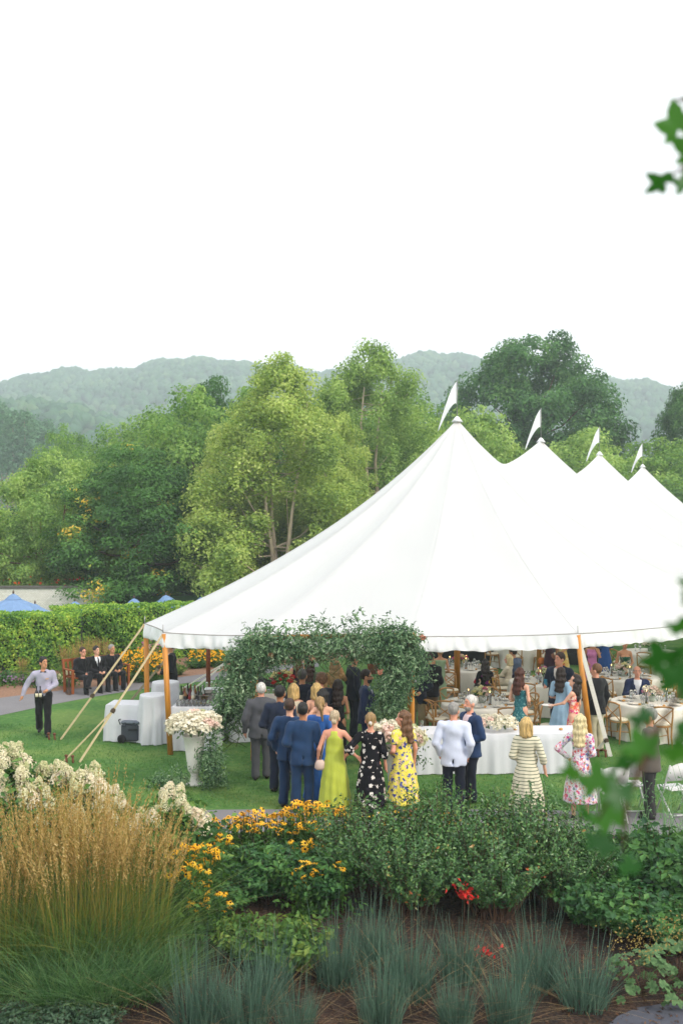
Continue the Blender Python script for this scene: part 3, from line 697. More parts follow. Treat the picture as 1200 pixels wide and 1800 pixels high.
left = [(452,1128,19.0,.28),(430,1165,18.9,.30),(415,1205,18.9,.30),(404,1240,18.9,.27),(400,1268,18.9,.22)]
right = [(702,1122,19.0,.32),(704,1158,19.0,.36),(696,1195,19.0,.32),(686,1228,19.0,.26),(675,1252,19.0,.18)]
rsp = [(715,1150,19.1,.2),(738,1172,19.3,.14),(748,1192,19.4,.08)]
V, F = cat([garland(top, 9000, 31), garland(left, 7200, 32), garland(right, 6600, 33), garland(rsp, 900, 34), garland([(470,1105,19,.1),(440,1118,19,.2),(590,1100,19,.12),(650,1094,19,.12),(700,1108,19,.12)], 1000, 35)])
o = put('greenery', np_mesh('greenery', V, F), Lg, arch); o['kind'] = 'stuff'
mb = MB(); r = random.Random(5)
for (px, py, Dd, rr) in top+left+right:
    for k in range(5):
        p = AT(px+r.uniform(-14, 14), py+r.uniform(-14, 14), Dd+r.uniform(-.2, .1)); mb.tube([p, p+Vector((r.uniform(-.2, .2), r.uniform(-.1, .1), -.25)), p+Vector((r.uniform(-.35, .35), -.05, -.45))], .006, 4)
o = put('vine_stems', mb, M('vine_stem', '#4b5a33', rough=.8), arch); o['kind'] = 'stuff'
for px, py, Dd in ((476,1152,18.8),(548,1156,18.8),(668,1180,18.7),(742,1120,18.9),(437,1158,18.7)):
    p = AT(px, py, Dd); V, F = leaf_quads(np.tile(np.array(p), (26, 1))+sph(26, RNG)*.045, sph(26, RNG), .06, .8, RNG); put('bloom', np_mesh('bloom', V, F), M('coral_bloom', '#c58a72', rough=.8, trans=.2), arch)
# ================================================================== PEOPLE
# bodies and clothes are grown as smooth distance fields and meshed (surface nets)
def A(*p): return np.array(p, float)
def cap(a, b, ra, rb, sy=1.0):
    a, b = np.array(a, float), np.array(b, float); s = np.array([1, 1/sy, 1]); a_, b_ = a*s, b*s; ab = b_-a_; L = max(ab @ ab, 1e-9)
    def f(P):
        p = P*s-a_; h = np.clip((p @ ab)/L, 0, 1); return (np.linalg.norm(p-h[:, None]*ab, axis=1)-(ra+(rb-ra)*h))*min(1, sy**.5)
    return f
def ell(c, r):
    c, r = np.array(c, float), np.array(r, float)
    def f(P):
        q = (P-c)/r; k0 = np.linalg.norm(q, axis=1); k1 = np.linalg.norm(q/r, axis=1); return k0*(k0-1)/np.maximum(k1, 1e-6)
    return f
def smin(ds, k):
    d = ds[0]
    for e in ds[1:]:
        h = np.clip(.5+.5*(e-d)/k, 0, 1); d = e*(1-h)+d*h-k*h*(1-h)
    return d
def uni(fs, k=.03): return lambda P: smin([f(P) for f in fs], k)
def net(fn, lo, hi, h):
    lo = np.array(lo, float); n = np.maximum(np.ceil((np.array(hi)-lo)/h).astype(int)+1, 3)
    I = np.indices(n).reshape(3, -1).T; D = fn(lo+I*h).reshape(n); s = D < 0
    c = [(0,0,0),(1,0,0),(0,1,0),(1,1,0),(0,0,1),(1,0,1),(0,1,1),(1,1,1)]; m = n-1
    sl = lambda A_, o: A_[o[0]:o[0]+m[0], o[1]:o[1]+m[1], o[2]:o[2]+m[2]]
    cnt = sum(sl(s, o).astype(int) for o in c); act = (cnt > 0) & (cnt < 8); idx = -np.ones(m, int); ai = np.argwhere(act)
    idx[act] = np.arange(len(ai)); acc = np.zeros((len(ai), 3)); w = np.zeros((len(ai), 1))
    for p in range(8):
        for q in range(p+1, 8):
            a, b = np.array(c[p]), np.array(c[q])
            if np.abs(a-b).sum() != 1: continue
            da = D[tuple((ai+a).T)]; db = D[tuple((ai+b).T)]; x = (da < 0) != (db < 0)
            t = np.where(x, da/np.where(x, da-db, 1), 0)[:, None]; acc += x[:, None]*(a+(b-a)*t); w += x[:, None]
    V = lo+(ai+acc/np.maximum(w, 1))*h; Fs = []
    for ax in range(3):
        u, v = (ax+1) % 3, (ax+2) % 3; hi_ = n.copy(); hi_[ax] -= 1
        g = np.argwhere(np.take(s, range(n[ax]-1), ax) != np.take(s, range(1, n[ax]), ax))
        g = g[(g[:, u] > 0) & (g[:, v] > 0) & (g[:, u] < m[u]) & (g[:, v] < m[v])]
        if not len(g): continue
        eu, ev = np.eye(3, dtype=int)[u], np.eye(3, dtype=int)[v]
        q = np.stack([idx[tuple((g-eu-ev).T)], idx[tuple((g-ev).T)], idx[tuple(g.T)], idx[tuple((g-eu).T)]], 1)
        flip = ~s[tuple(g.T)]; q[flip] = q[flip][:, ::-1]; Fs.append(q)
    return V, np.concatenate(Fs)
SKIN = {'light': '#dba78c', 'tan': '#c08a68', 'mid': '#a87250', 'pink': '#d99a80', 'brown': '#8f5d40'}
def skin_m(k): return M('skin_'+k, SKIN[k], rough=.55, var=.08, scale=9, spec=.3)
hair_c = {'white': '#c9c6c0', 'grey': '#8d8a86', 'darkgrey': '#4b4846', 'black': '#151211', 'brown': '#3c271a', 'darkbrown': '#241711', 'midbrown': '#6a4a30', 'blonde': '#c9a86c', 'pale': '#d9c596', 'dirty': '#94774c', 'ash': '#b5a184', 'auburn': '#472317'}
def hair_m(k): return M('hair_'+k, hair_c[k], rough=.5, var=.5, scale=46, bump=.9, bscale=80, vec=(1, 1, .18), spec=.4)
def cloth(name, c, var=.12, rough=.85, scale=5, bump=.35, vec=(1, 1, .35), sheen=.1): return M('cloth_'+name, c, rough=rough, var=var, scale=scale, bump=bump, bscale=11, spec=.2, sheen=sheen, vec=vec)
def print_mat(name, base, cols, scale=11, thr=.33, two=True):
    """printed fabric: flower-like blots scattered over a base cloth"""
    m, n, l, b = newmat('print_'+name)
    t = n.new('ShaderNodeTexCoord'); v = n.new('ShaderNodeTexVoronoi'); v.inputs['Scale'].default_value = scale
    w = n.new('ShaderNodeTexNoise'); w.inputs['Scale'].default_value = scale*2.2; ad = n.new('ShaderNodeMix'); ad.data_type = 'RGBA'; ad.inputs[0].default_value = .07
    l.new(t.outputs['Object'], w.inputs['Vector']); l.new(t.outputs['Object'], ad.inputs['A']); l.new(w.outputs['Color'], ad.inputs['B']); l.new(ad.outputs['Result'], v.inputs['Vector'])
    rc = ramp(n, [((i+.02)/len(cols), c) for i, c in enumerate(cols)], 'CONSTANT'); sp = n.new('ShaderNodeSeparateColor'); l.new(v.outputs['Color'], sp.inputs[0]); l.new(sp.outputs[0], rc.inputs[0])
    lt = n.new('ShaderNodeMath'); lt.operation = 'LESS_THAN'; lt.inputs[1].default_value = thr; l.new(v.outputs['Distance'], lt.inputs[0])
    mx = n.new('ShaderNodeMix'); mx.data_type = 'RGBA'; mx.inputs['A'].default_value = rgba(base)
    l.new(lt.outputs[0], mx.inputs[0]); l.new(rc.outputs[0], mx.inputs['B']); out = mx.outputs['Result']
    if two:
        v2 = n.new('ShaderNodeTexVoronoi'); v2.inputs['Scale'].default_value = scale*2.3; l.new(ad.outputs['Result'], v2.inputs['Vector'])
        l2 = n.new('ShaderNodeMath'); l2.operation = 'LESS_THAN'; l2.inputs[1].default_value = thr*.7; l.new(v2.outputs['Distance'], l2.inputs[0])
        s2 = n.new('ShaderNodeSeparateColor'); l.new(v2.outputs['Color'], s2.inputs[0]); r2 = ramp(n, [((i+.02)/len(cols), c) for i, c in enumerate(cols[::-1])], 'CONSTANT'); l.new(s2.outputs[1], r2.inputs[0])
        m2 = n.new('ShaderNodeMix'); m2.data_type = 'RGBA'; l.new(l2.outputs[0], m2.inputs[0]); l.new(out, m2.inputs['A']); l.new(r2.outputs[0], m2.inputs['B']); out = m2.outputs['Result']
    l.new(out, b.inputs['Base Color']); b.inputs['Roughness'].default_value = .85; b.inputs['Specular IOR Level'].default_value = .15
    return m
def stripe_mat(name, a, c, scale):
    m, n, l, b = newmat('stripe_'+name)
    t = n.new('ShaderNodeTexCoord'); w = n.new('ShaderNodeTexWave'); w.bands_direction = 'Z'; w.inputs['Scale'].default_value = scale; w.inputs['Distortion'].default_value = 2.2; w.inputs['Detail Scale'].default_value = .5
    l.new(t.outputs['Object'], w.inputs['Vector']); r = ramp(n, [(.0, a), (.82, a), (.92, c)]); l.new(w.outputs[0], r.inputs[0]); l.new(r.outputs[0], b.inputs['Base Color']); b.inputs['Roughness'].default_value = .9; return m
ARMS = {  # elbow, wrist of a right arm (x > 0), standing coordinates
 'down': ((.255, -.035, 1.13), (.265, .035, .885)), 'loose': ((.285, -.04, 1.13), (.31, .05, .90)), 'front': ((.255, -.05, 1.13), (.12, .20, 1.04)),
 'clasp': ((.255, -.02, 1.13), (.05, .215, .93)), 'pocket': ((.262, -.09, 1.14), (.215, .03, .93)), 'hip': ((.40, -.08, 1.18), (.235, .0, 1.03)),
 'reach': ((.24, .14, 1.20), (.19, .40, 1.12)), 'up': ((.26, .12, 1.30), (.16, .25, 1.50)), 'raise': ((.34, .06, 1.55), (.24, .12, 1.80)), 'bent': ((.26, -.03, 1.12), (.19, .22, 1.12)),
 'face': ((.25, .12, 1.22), (.10, .17, 1.48)), 'table': ((.27, .12, 1.13), (.14, .33, 1.13)), 'lap': ((.26, .05, 1.13), (.08, .28, 1.05)), 'side': ((.36, -.02, 1.15), (.44, .05, .93)), 'cross': ((.25, .06, 1.14), (-.06, .22, 1.14))}
def rotz(P, a): c, s = math.cos(a), math.sin(a); return np.stack([P[:, 0]*c-P[:, 1]*s, P[:, 0]*s+P[:, 1]*c, P[:, 2]], 1)
_pr = random.Random(21)
def person(loc, rz, label, H=1.75, sex='m', skin='light', hair=('short', 'brown'), top=None, legs=None, dress=None, arms=('down', 'down'), turn=0, seated=False, lean=0,
           fat=1.0, shirt=None, tie=None, collar=None, face=False, stride=0, shoes='#16130f', q=.021, beard=None, shades=False, sleeves='long', neck=1.43, open_front=True, bow=False, nod=0, hem=None, crossed=False):
    if stride == 0 and not seated: stride = _pr.uniform(-.16, .16)
    k = H/1.765; root = thing('person', label, 'person', loc, math.radians(rz), 'wedding guests and staff')
    ws, wh = (.195, 1.0) if sex == 'm' else (.158, .96); tf = fat*(1.06 if sex == 'm' else .90)
    dz = -.45 if seated else 0.0; ln = math.radians(lean); hz = .93
    cl, sl_ = math.cos(ln), math.sin(ln)
    def U(p): y, z = p[1], p[2]-hz; return np.array([p[0], y*cl+z*sl_, hz+dz-y*sl_+z*cl])
    def Ui(P): y, z = P[:, 1], P[:, 2]-hz-dz; return np.stack([P[:, 0], y*cl-z*sl_, hz+y*sl_+z*cl], 1)
    tn = math.radians(turn); hc = A(0, .0, 1.55); nd = math.radians(nod)
    def Hi(P): Q = rotz(P-hc, -tn); y, z = Q[:, 1].copy(), Q[:, 2].copy(); Q[:, 1] = y*math.cos(nd)-z*math.sin(nd); Q[:, 2] = y*math.sin(nd)+z*math.cos(nd); return Q/1.08+hc
    def Hw(p):
        p = (np.array(p, float)-hc)*1.08; y, z = p[1], p[2]; p[1] = y*math.cos(nd)+z*math.sin(nd); p[2] = -y*math.sin(nd)+z*math.cos(nd); return rotz(p[None], tn)[0]+hc
    up = lambda f: (lambda P: f(Ui(P)))
    hd = lambda f: (lambda P: f(Hi(Ui(P))))
    female = sex != 'm'
    def torso(o, hips=True):
        L = [cap((0,-.005,.93),(0,-.005,1.0), (.155 if not female else .165)*tf+o, .14*tf+o, .72), cap((0,0,1.0),(0,.0,1.12), .14*tf+o, (.132 if not female else .115)*tf+o, .72),
             cap((0,0,1.12),(0,-.005,1.32), (.132 if not female else .115)*tf+o, (.162 if not female else .14)*tf+o, .70), cap((-ws+.05,-.01,1.395),(ws-.05,-.01,1.395), .06+o, .06+o), cap((-.05,-.01,1.435),(.05,-.01,1.435), .045+o*.6, .045+o*.6)]
        if female: L += [ell((-.065,.085,1.27), (.065+o, .055+o, .06+o)), ell((.065,.085,1.27), (.065+o, .055+o, .06+o))]
        if fat > 1.1: L.append(ell((0,.05,1.07), (.15*fat+o, .12*fat+o, .15+o)))
        return L
    arm = []
    for s, nm in ((-1, arms[0]), (1, arms[1])):
        e, w = ARMS[nm] if isinstance(nm, str) else nm; e = A(*e); w = A(*w); e[0] -= (.185-ws); w[0] -= (.185-ws)*.6; e[0] += (tf-1)*.12; w[0] += (tf-1)*.1
        sh = A(ws, -.01, 1.405); arm.append([sh*A(s,1,1), e*A(s,1,1), w*A(s,1,1)])
    ar = 1.0 if not female else .82
    def armf(o, part='all', cut=1.0, end=0):
        L = []
        for sh, e, w in arm:
            if part in ('all', 'upper'): L.append(cap(sh, sh+(e-sh)*cut, .054*ar*tf+o, .045*ar*tf+o))
            if part in ('all', 'lower'): L.append(cap(e, e+(w-e)*(1-end), .045*ar*tf+o, .030*ar+o+end*.02))
        return L
    if seated:
        hip = [A(s*.09, .0, .50) for s in (-1, 1)]; kn = [A(s*.13, .44, .52) for s in (-1, 1)]; an = [A(s*.13, .45, .09) for s in (-1, 1)]
        if crossed: kn[0] = A(-.02, .46, .60); an[0] = A(.16, .62, .32)
    else:
        st = stride; hip = [A(s*.088, 0, .92) for s in (-1, 1)]; kn = [A(-.10, st*.22+.02, .50), A(.10, -st*.02+.02, .50)]; an = [A(-.105, st*.30-.01, .09), A(.105, -st*.36-.02, .09+abs(st)*.08)]
    def legf(o, flare=0, r=1.0):
        L = []
        for h_, kk, a_ in zip(hip, kn, an): L += [cap(h_, kk, .088*wh*r*tf+o, .055*r+o), cap(kk, a_, .054*r+o, .036*r+o+flare), ]
        for h_, kk, a_ in zip(hip, kn, an): L.append(cap(kk+(a_-kk)*.25, kk+(a_-kk)*.5, .052*r+o*.6, .040*r+o*.6))
        return L
    neckf = [up(cap((0,-.012,1.42),(0,.005,1.55), .056 if not female else .047, .053 if not female else .045))]
    shoe_off = 0
    # --- body: one skin
    fs = [up(uni(torso(-.004)))]+[up(f) for f in armf(0)]+neckf+legf(0)
    for (sh, e, w) in arm: d = (w-e)/np.linalg.norm(w-e); fs.append(up(cap(w, w+d*.075, .030*ar, .036*ar)))
    for a_ in an: fs.append(cap(a_+A(0,-.03,-.045), a_+A(0,.13,-.062), .034, .026))
    fs.append(hd(ell((0,0,1.655), (.073,.09,.10)))); 
    allp = np.array([U(p) for a3 in arm for p in a3]+list(an)+list(kn)+[U((0,0,1.77)), A(0,0,.02)])
    lo = allp.min(0)-.16; hi = allp.max(0)+.16; lo[2] = -.02; hi[2] = max(hi[2]-.1, U((0,0,1.8))[2]+.02)
    lo[0] = min(lo[0], -.30*tf); hi[0] = max(hi[0], .30*tf); lo[1] = min(lo[1], -.24*tf); hi[1] = max(hi[1], .24*tf)
    Vb, Fb = net(uni(fs, .025), lo, hi, max(q, .0255))
    mb = MB(); mb.raw(Vb, Fb)
    # head, finer
    hf = [hd(ell((0,-.008,1.66), (.074,.093,.098))), hd(ell((0,.028,1.585), (.056,.062,.072))), hd(cap((0,.082,1.64),(0,.108,1.608), .011, .017)), hd(ell((-.077,-.005,1.625), (.013,.024,.034))), hd(ell((.077,-.005,1.625), (.013,.024,.034))), hd(ell((0,.06,1.555),(.03,.03,.025)))]+neckf
    hp = U(Hw((0,0,1.63))); Vh, Fh = net(uni(hf, .016), hp-.16, hp+A(.16,.16,.15), .0125); keep = Vh[:, 2] > -9; mb.raw(Vh, Fh)
    for (sh, e, w), s in zip(arm, (-1, 1)):         # hands: four fingers and a thumb
        d = (w-e)/np.linalg.norm(w-e); lat = np.cross(d, A(1*s, .2, 0)); lat = lat/max(np.linalg.norm(lat), 1e-6); nrm = np.cross(d, lat)*-s
        pe = w+d*.075
        for f_, (o_, L_) in enumerate(((-.026,.062),(-.009,.074),(.009,.070),(.025,.055))):
            b = pe+lat*o_; m1 = b+d*L_*.5+nrm*.006; t1 = b+d*L_*.9+nrm*.026
            mb.tube([U(b-d*.02), U(m1), U(t1)], [.0095, .009, .0065], 5)
        b = w+d*.03+lat*-.028; mb.tube([U(b), U(b+lat*-.02+d*.03+nrm*.012), U(b+lat*-.022+d*.055+nrm*.022)], [.011, .010, .007], 5)
    mats = [skin_m(skin)]
    if face:
        mats += [M('eye_dark', '#1a120e', rough=.3, var=0), M('lip', '#a8614f', rough=.5, var=.05), M('eye_white', '#d8d2cb', rough=.3, var=0)]
        def hb(p, r, sq): mb.ball(U(Hw(p)), r, 6, 4, sq)
        for s in (-1, 1):
            mb.mi = 3; hb((s*.030,.079,1.648), .0105, (1.1,.5,.6)); mb.mi = 1; hb((s*.030,.084,1.648), .007, (.9,.6,.9)); 
            pa, pb = U(Hw((s*.014,.088,1.672))), U(Hw((s*.048,.076,1.673))); mb.tube([pa, pb], [.0055, .004], 4)
        mb.mi = 2; pa, pb = U(Hw((-.022,.084,1.575))), U(Hw((.022,.084,1.575))); mb.tube([pa, (pa+pb)/2+A(0,.004*math.cos(tn),0), pb], [.003,.006,.003], 5); mb.mi = 0
    mb.v = [(p[0]*k, p[1]*k, p[2]*k) for p in mb.v]
    put('body', mb, mats, root)
    def grow(nm, f, mat, lo_=None, hi_=None, h=None, pad=.04):
        l_ = np.array(lo)-pad if lo_ is None else np.array(lo_); h_ = np.array(hi)+pad if hi_ is None else np.array(hi_)
        V, F = net(f, l_, h_, h or q); return put(nm, np_mesh(nm, V*k, F, True), mat, root)
    zc = lambda f, z0=None, z1=None: (lambda P: np.maximum(f(P), np.maximum((z0-P[:, 2]) if z0 is not None else -9, (P[:, 2]-z1) if z1 is not None else -9)))
    def wr(f, a=.009):   # slight rumpling of cloth
        return lambda P: f(P)+a*(np.sin(P[:, 2]*31+P[:, 0]*14+rz)+np.sin(P[:, 0]*37-P[:, 2]*17+P[:, 1]*21))*.5
    # --- legs wear
    if legs:
        if seated: f = uni(legf(.018, .022)+[cap((-.07,-.01,.55),(.07,-.01,.55), .135*tf, .135*tf)], .03)
        else: f = uni(legf(.020, .024, 1.03)+[cap((-.055,-.005,.95),(.055,-.005,.95), .115*tf, .115*tf, .85), cap((0,-.005,.93),(0,-.005,1.04), .170*tf, .155*tf, .76)], .022)
        grow('trousers', wr(zc(f, .035, None if seated else 1.06), .007), legs, hi_=(hi[0], hi[1], (.72 if seated else 1.08)))
    if not (dress and not seated and (hem or .1) < .12):
        mbs = MB(); sm = M('shoe_'+shoes.strip('#'), shoes, rough=.35, var=.1)
        for a_ in an:
            V, F = net(zc(uni([cap(a_+A(0,-.045,-.05), a_+A(0,.03,-.045), .042, .044), cap(a_+A(0,.03,-.05), a_+A(0,.16,-.062), .044, .032)], .02), a_[2]-.088), a_-A(.09,.12,.1), a_+A(.09,.22,.03), .016); mbs.raw(V*k, F)
            o = put('shoe', mbs, sm, root); mbs = MB()
    # --- upper wear
    vcut = lambda P, z0, wd: np.maximum(np.abs(P[:, 0])-(P[:, 2]-z0)*wd, .02-P[:, 1])
    if top:
        kind, mt = top
        if kind == 'jacket':
            body = torso(.024)+[cap((0,-.004,1.02),(0,-.004,.80 if not seated else .90), .160*tf+.022, .184*tf+.022, .80)]
            fl = uni([uni(body, .035)]+armf(.020, 'all', 1, .02), .02)
            def jk(P):
                d = fl(P); d = np.maximum(d, .775-P[:, 2]) if not seated else np.maximum(d, .88-P[:, 2]); d = np.maximum(d, -(np.maximum(np.linalg.norm(P[:, :2]-A(0,.012), axis=1)-.068, 1.40-P[:, 2])))
                if open_front: d = np.maximum(d, -vcut(P, 1.10, .27)); d = np.maximum(d, -np.maximum(np.abs(P[:, 0])-np.clip(.93-P[:, 2], 0, .3)*.35, .04-P[:, 1]))
                d = np.maximum(d, -np.maximum(np.maximum(np.abs(P[:, 0])-.006, P[:, 1]+.03), P[:, 2]-.93)) if not seated else d
                return d
            grow('jacket', up(wr(jk)), mt)
            mbl = MB()                                           # collar band and lapels
            pts = [U(A(.078*math.sin(a), .012-.072*math.cos(a), 1.455-.018*(1-math.cos(a)))) for a in np.linspace(-2.0, 2.0, 9)]; mbl.tube([p*k for p in pts], .017*k, 5)
            if open_front:
                for s in (-1, 1): mbl.tube([U(A(s*.085,.055,1.43))*k, U(A(s*.083,.125,1.30))*k, U(A(s*.012,.14*tf+.012,1.09))*k], [.020*k,.026*k,.010*k], 5, flat=.45)
            put('lapels', mbl, mt, root)
        else:
            f0 = torso(.014)+[cap((0,0,1.0),(0,0,.93), .150*tf, .158*tf, .74)]
            fa = armf(.016) if sleeves == 'long' else (armf(.018, 'upper', .55) if sleeves == 'short' else [])
            f = uni([uni(f0, .035)]+fa, .02)
            def sh_(P):
                d = np.maximum(f(P), .90-P[:, 2]) if not seated else np.maximum(f(P), .92-P[:, 2]); d = np.maximum(d, -(np.maximum(np.linalg.norm(P[:, :2]-A(0,.012), axis=1)-.06, 1.42-P[:, 2])))
                if sleeves == 'none': d = np.maximum(d, P[:, 2]-neck)
                return d
            grow('shirt' if kind == 'shirt' else 'blouse', up(wr(sh_)), mt)
    if shirt:
        f = uni(torso(.004), .03); grow('shirt', up(zc(f, 1.02, 1.47)), shirt, hi_=hi)
        mbl = MB(); pts = [U(A(.066*math.sin(a), .008-.062*math.cos(a), 1.478-.022*(1-math.cos(a)))) for a in np.linspace(-2.7, 2.7, 11)]; mbl.tube([p*k for p in pts], .016*k, 5); put('collar', mbl, shirt, root)
    if tie and not bow:
        mbl = MB(); yt = lambda z: .098*tf+.028+(.012 if z < 1.3 else -.018*(z-1.3)/.13)
        mbl.tube([U(A(0,.072,1.455))*k, U(A(0,yt(1.40),1.40))*k, U(A(0,yt(1.2)+.012,1.22))*k, U(A(0,yt(1.1)+.012,1.08))*k, U(A(0,yt(1.1)+.01,1.05))*k], [.016*k,.020*k,.034*k,.040*k,.005*k], 6, flat=.4); put('tie', mbl, tie, root)
    if bow:
        mbl = MB()
        for s in (-1, 1): mbl.tube([U(A(0,.085,1.448))*k, U(A(s*.03,.088,1.45))*k, U(A(s*.062,.082,1.452))*k], [.008*k,.018*k,.026*k], 6, flat=.6)
        put('bow_tie', mbl, tie, root)
    if dress:
        kind, mt = dress; R = .30 if kind != 'slim' else .19; hm_ = hem if hem is not None else .04; npl = 22 if kind == 'pleat' else 11; am = .010 if kind != 'slim' else .004
        if kind == 'blouson': R = .29
        f0 = [f for f in torso(.012)]; fa = []
        if sleeves == 'long': fa = armf(.020)
        elif sleeves == 'elbow': fa = armf(.022, 'upper', 1.0)+[cap(e, e+(w-e)*.35, .055, .062) for sh, e, w in arm]
        elif sleeves == 'short': fa = armf(.024, 'upper', .5)
        elif sleeves == 'puff': fa = armf(.030, 'upper', .8)
        def bod(P):
            d = uni([uni(f0, .03)]+fa, .02)(P)
            if kind == 'blouson': d = smin([d, cap((0,0,1.10),(0,0,1.2), .150*tf, .13*tf, .75)(P)], .03)
            if sleeves in ('none', 'strap', 'halter'):
                nk = neck-(np.abs(P[:, 0])*1.2 if sleeves == 'halter' else 0)*np.where(np.abs(P[:, 0]) > .06, 1, 0)
                d = np.maximum(d, P[:, 2]-nk); d = np.maximum(d, np.abs(P[:, 0])-.155*tf)
            else:
                d = np.maximum(d, -(np.maximum(np.linalg.norm(P[:, :2]-A(0,.02), axis=1)-.085, 1.40-P[:, 2])))
            return np.maximum(d, 1.0-P[:, 2])
        if not seated:
            def skirt(P):
                z = P[:, 2]; t = np.clip((1.06-z)/(1.06-hm_), 0, 1); th = np.arctan2(P[:, 1], P[:, 0])
                r = (.118 if kind != 'blouson' else .125)*tf+(R-.118)*(t**.6 if kind != 'slim' else np.clip(t*3.2, 0, 1)*(1-.18*t))*(1 if tf < 1.1 else 1.08)
                if kind == 'tier': r = r+.035*np.clip((t-.62)*8, 0, 1)
                r = r+am*np.sin(npl*th+np.sin(z*3)*1.2)*np.clip(t*2, .25, 1)
                return np.maximum((np.sqrt(P[:, 0]**2+(P[:, 1]/.86)**2)-r)*.85, np.maximum(hm_-z, z-1.06))
            f = lambda P: smin([bod(Ui(P)), skirt(P)], .018)
            lo2 = np.array(lo)-.02; hi2 = np.array(hi)+.02; lo2[:2] = np.minimum(lo2[:2], -.36); hi2[:2] = np.maximum(hi2[:2], .36)
            grow('dress', wr(f, .004), mt, lo2, hi2)
        else:
            grow('dress', wr(lambda P: np.minimum(bod(Ui(P)), uni(legf(.035)+[cap((-.08,0,.54),(.08,0,.54), .15, .15)], .05)(P)), .004), mt)
        if sleeves in ('strap',):
            mbl = MB()
            for s in (-1, 1): mbl.tube([U(A(s*.075,.10,neck-.05))*k, U(A(s*.085,.0,1.465))*k, U(A(s*.07,-.085,neck-.02))*k], .006*k, 4)
            put('strap', mbl, mt, root)
    # --- hair
    hk, hcn = hair; hm2 = hair_m(hcn); rp = np.random.default_rng(int(abs(loc[0]*100))+3); ph = rp.random(3)*6
    base = ell((0,-.016,1.672), (.084,.100,.102))
    def hf_(P):
        Q = Hi(Ui(P)); d = base(Q)
        if hk in ('short', 'bald', 'curly'):
            fr = Q[:, 1]-(.045+(Q[:, 2]-1.66)*.42); d = np.maximum(d, fr)
            lowz = 1.575+np.clip(Q[:, 1]+.05, 0, .1)*.75; d = np.maximum(d, lowz-Q[:, 2])
            if hk == 'bald': d = np.maximum(d, Q[:, 2]-1.70+np.clip(-Q[:, 1]-.02, -.05, .05)*-.5)
            if hk == 'curly': d = d-.012+.012*np.sin(Q[:, 0]*95+ph[0])*np.sin(Q[:, 1]*90+ph[1])*np.sin(Q[:, 2]*92+ph[2])
        else:
            ex = []
            if hk in ('bob', 'bobcut'): ex = [cap((-.065,-.03,1.66),(-.075,-.02,1.50), .045,.038), cap((.065,-.03,1.66),(.075,-.02,1.50), .045,.038), cap((0,-.06,1.66),(0,-.075,1.50), .065,.055), cap((-.05,-.06,1.5),(.05,-.06,1.5), .04,.04)]
            elif hk == 'long': ex = [cap((-.062,-.03,1.66),(-.085,-.02,1.40), .04,.036), cap((.062,-.03,1.66),(.085,-.02,1.40), .04,.036), cap((0,-.06,1.66),(0,-.12,1.30), .072,.05), cap((-.06,-.085,1.5),(-.055,-.12,1.30), .045,.035), cap((.06,-.085,1.5),(.055,-.12,1.30), .045,.035)]
            elif hk == 'pony': ex = [cap((0,-.11,1.66),(.025,-.15,1.60), .03,.036), cap((.025,-.15,1.60),(.04,-.125,1.40), .036,.016)]
            elif hk == 'bun': ex = [ell((0,-.108,1.60), (.045,.035,.04))]
            elif hk == 'afro': ex = [ell((0,-.03,1.66), (.11,.115,.12)), cap((0,-.07,1.62),(0,-.09,1.52), .085,.06)]
            d = smin([d]+[e(Q) for e in ex], .025) if ex else d
            fc = np.maximum(np.abs(Q[:, 0])-.058-.1*np.clip(1.60-Q[:, 2], 0, .2), np.maximum(.018+np.clip(Q[:, 2]-1.66, 0, .2)*.55-Q[:, 1], Q[:, 2]-1.735)); d = np.maximum(d, -fc)
            if hk in ('pony', 'bun'): d = np.maximum(d, np.where(Q[:, 1] > -.06, 1.59+np.clip(Q[:, 1]+.06, 0, .2)*.8-Q[:, 2], -1))
            d = d+.005*np.sin(Q[:, 0]*120+Q[:, 2]*18+ph[0])+(.006*np.sin(Q[:, 2]*60+ph[1]) if hk in ('long', 'afro') else 0)
        return d
    hl = U(Hw((0,0,1.6))); grow('hair', hf_, hm2, hl+A(-.2,-.24,-.40 if hk == 'long' else -.24), hl+A(.2,.22,.24), .0145)
    if beard:
        bf = ell((0,.035,1.572), (.060,.064,.062)); grow('beard', lambda P: np.maximum(np.maximum(bf(Hi(Ui(P))), Hi(Ui(P))[:, 2]-1.592), .01-Hi(Ui(P))[:, 1]), hair_m(beard), hl-A(.14,.14,.16), hl+A(.14,.16,.1), .0125)
    if shades:
        mbl = MB()
        for s in (-1, 1): mbl.tube([U(Hw((s*.012,.096,1.648)))*k, U(Hw((s*.05,.086,1.648)))*k], [.016*k, .016*k], 6, flat=.4); mbl.tube([U(Hw((s*.05,.086,1.652)))*k, U(Hw((s*.082,-.01,1.648)))*k], .004*k, 4)
        put('glasses', mbl, M('dark_lens', '#15120f' if shades == 'dark' else '#3a2c24', rough=.2, var=0), root)
    root['_k'] = k; return root, lambda p: Matrix.Rotation(math.radians(rz), 4, 'Z') @ Vector(U(A(*p))*k)+Vector(loc)
def at_head(px, py, H, seat=False):
    h = H if not seat else H-.45; D = FOC*(CAMZ-h)/(py-HOR); return ((px-600)*D/FOC, D, 0)
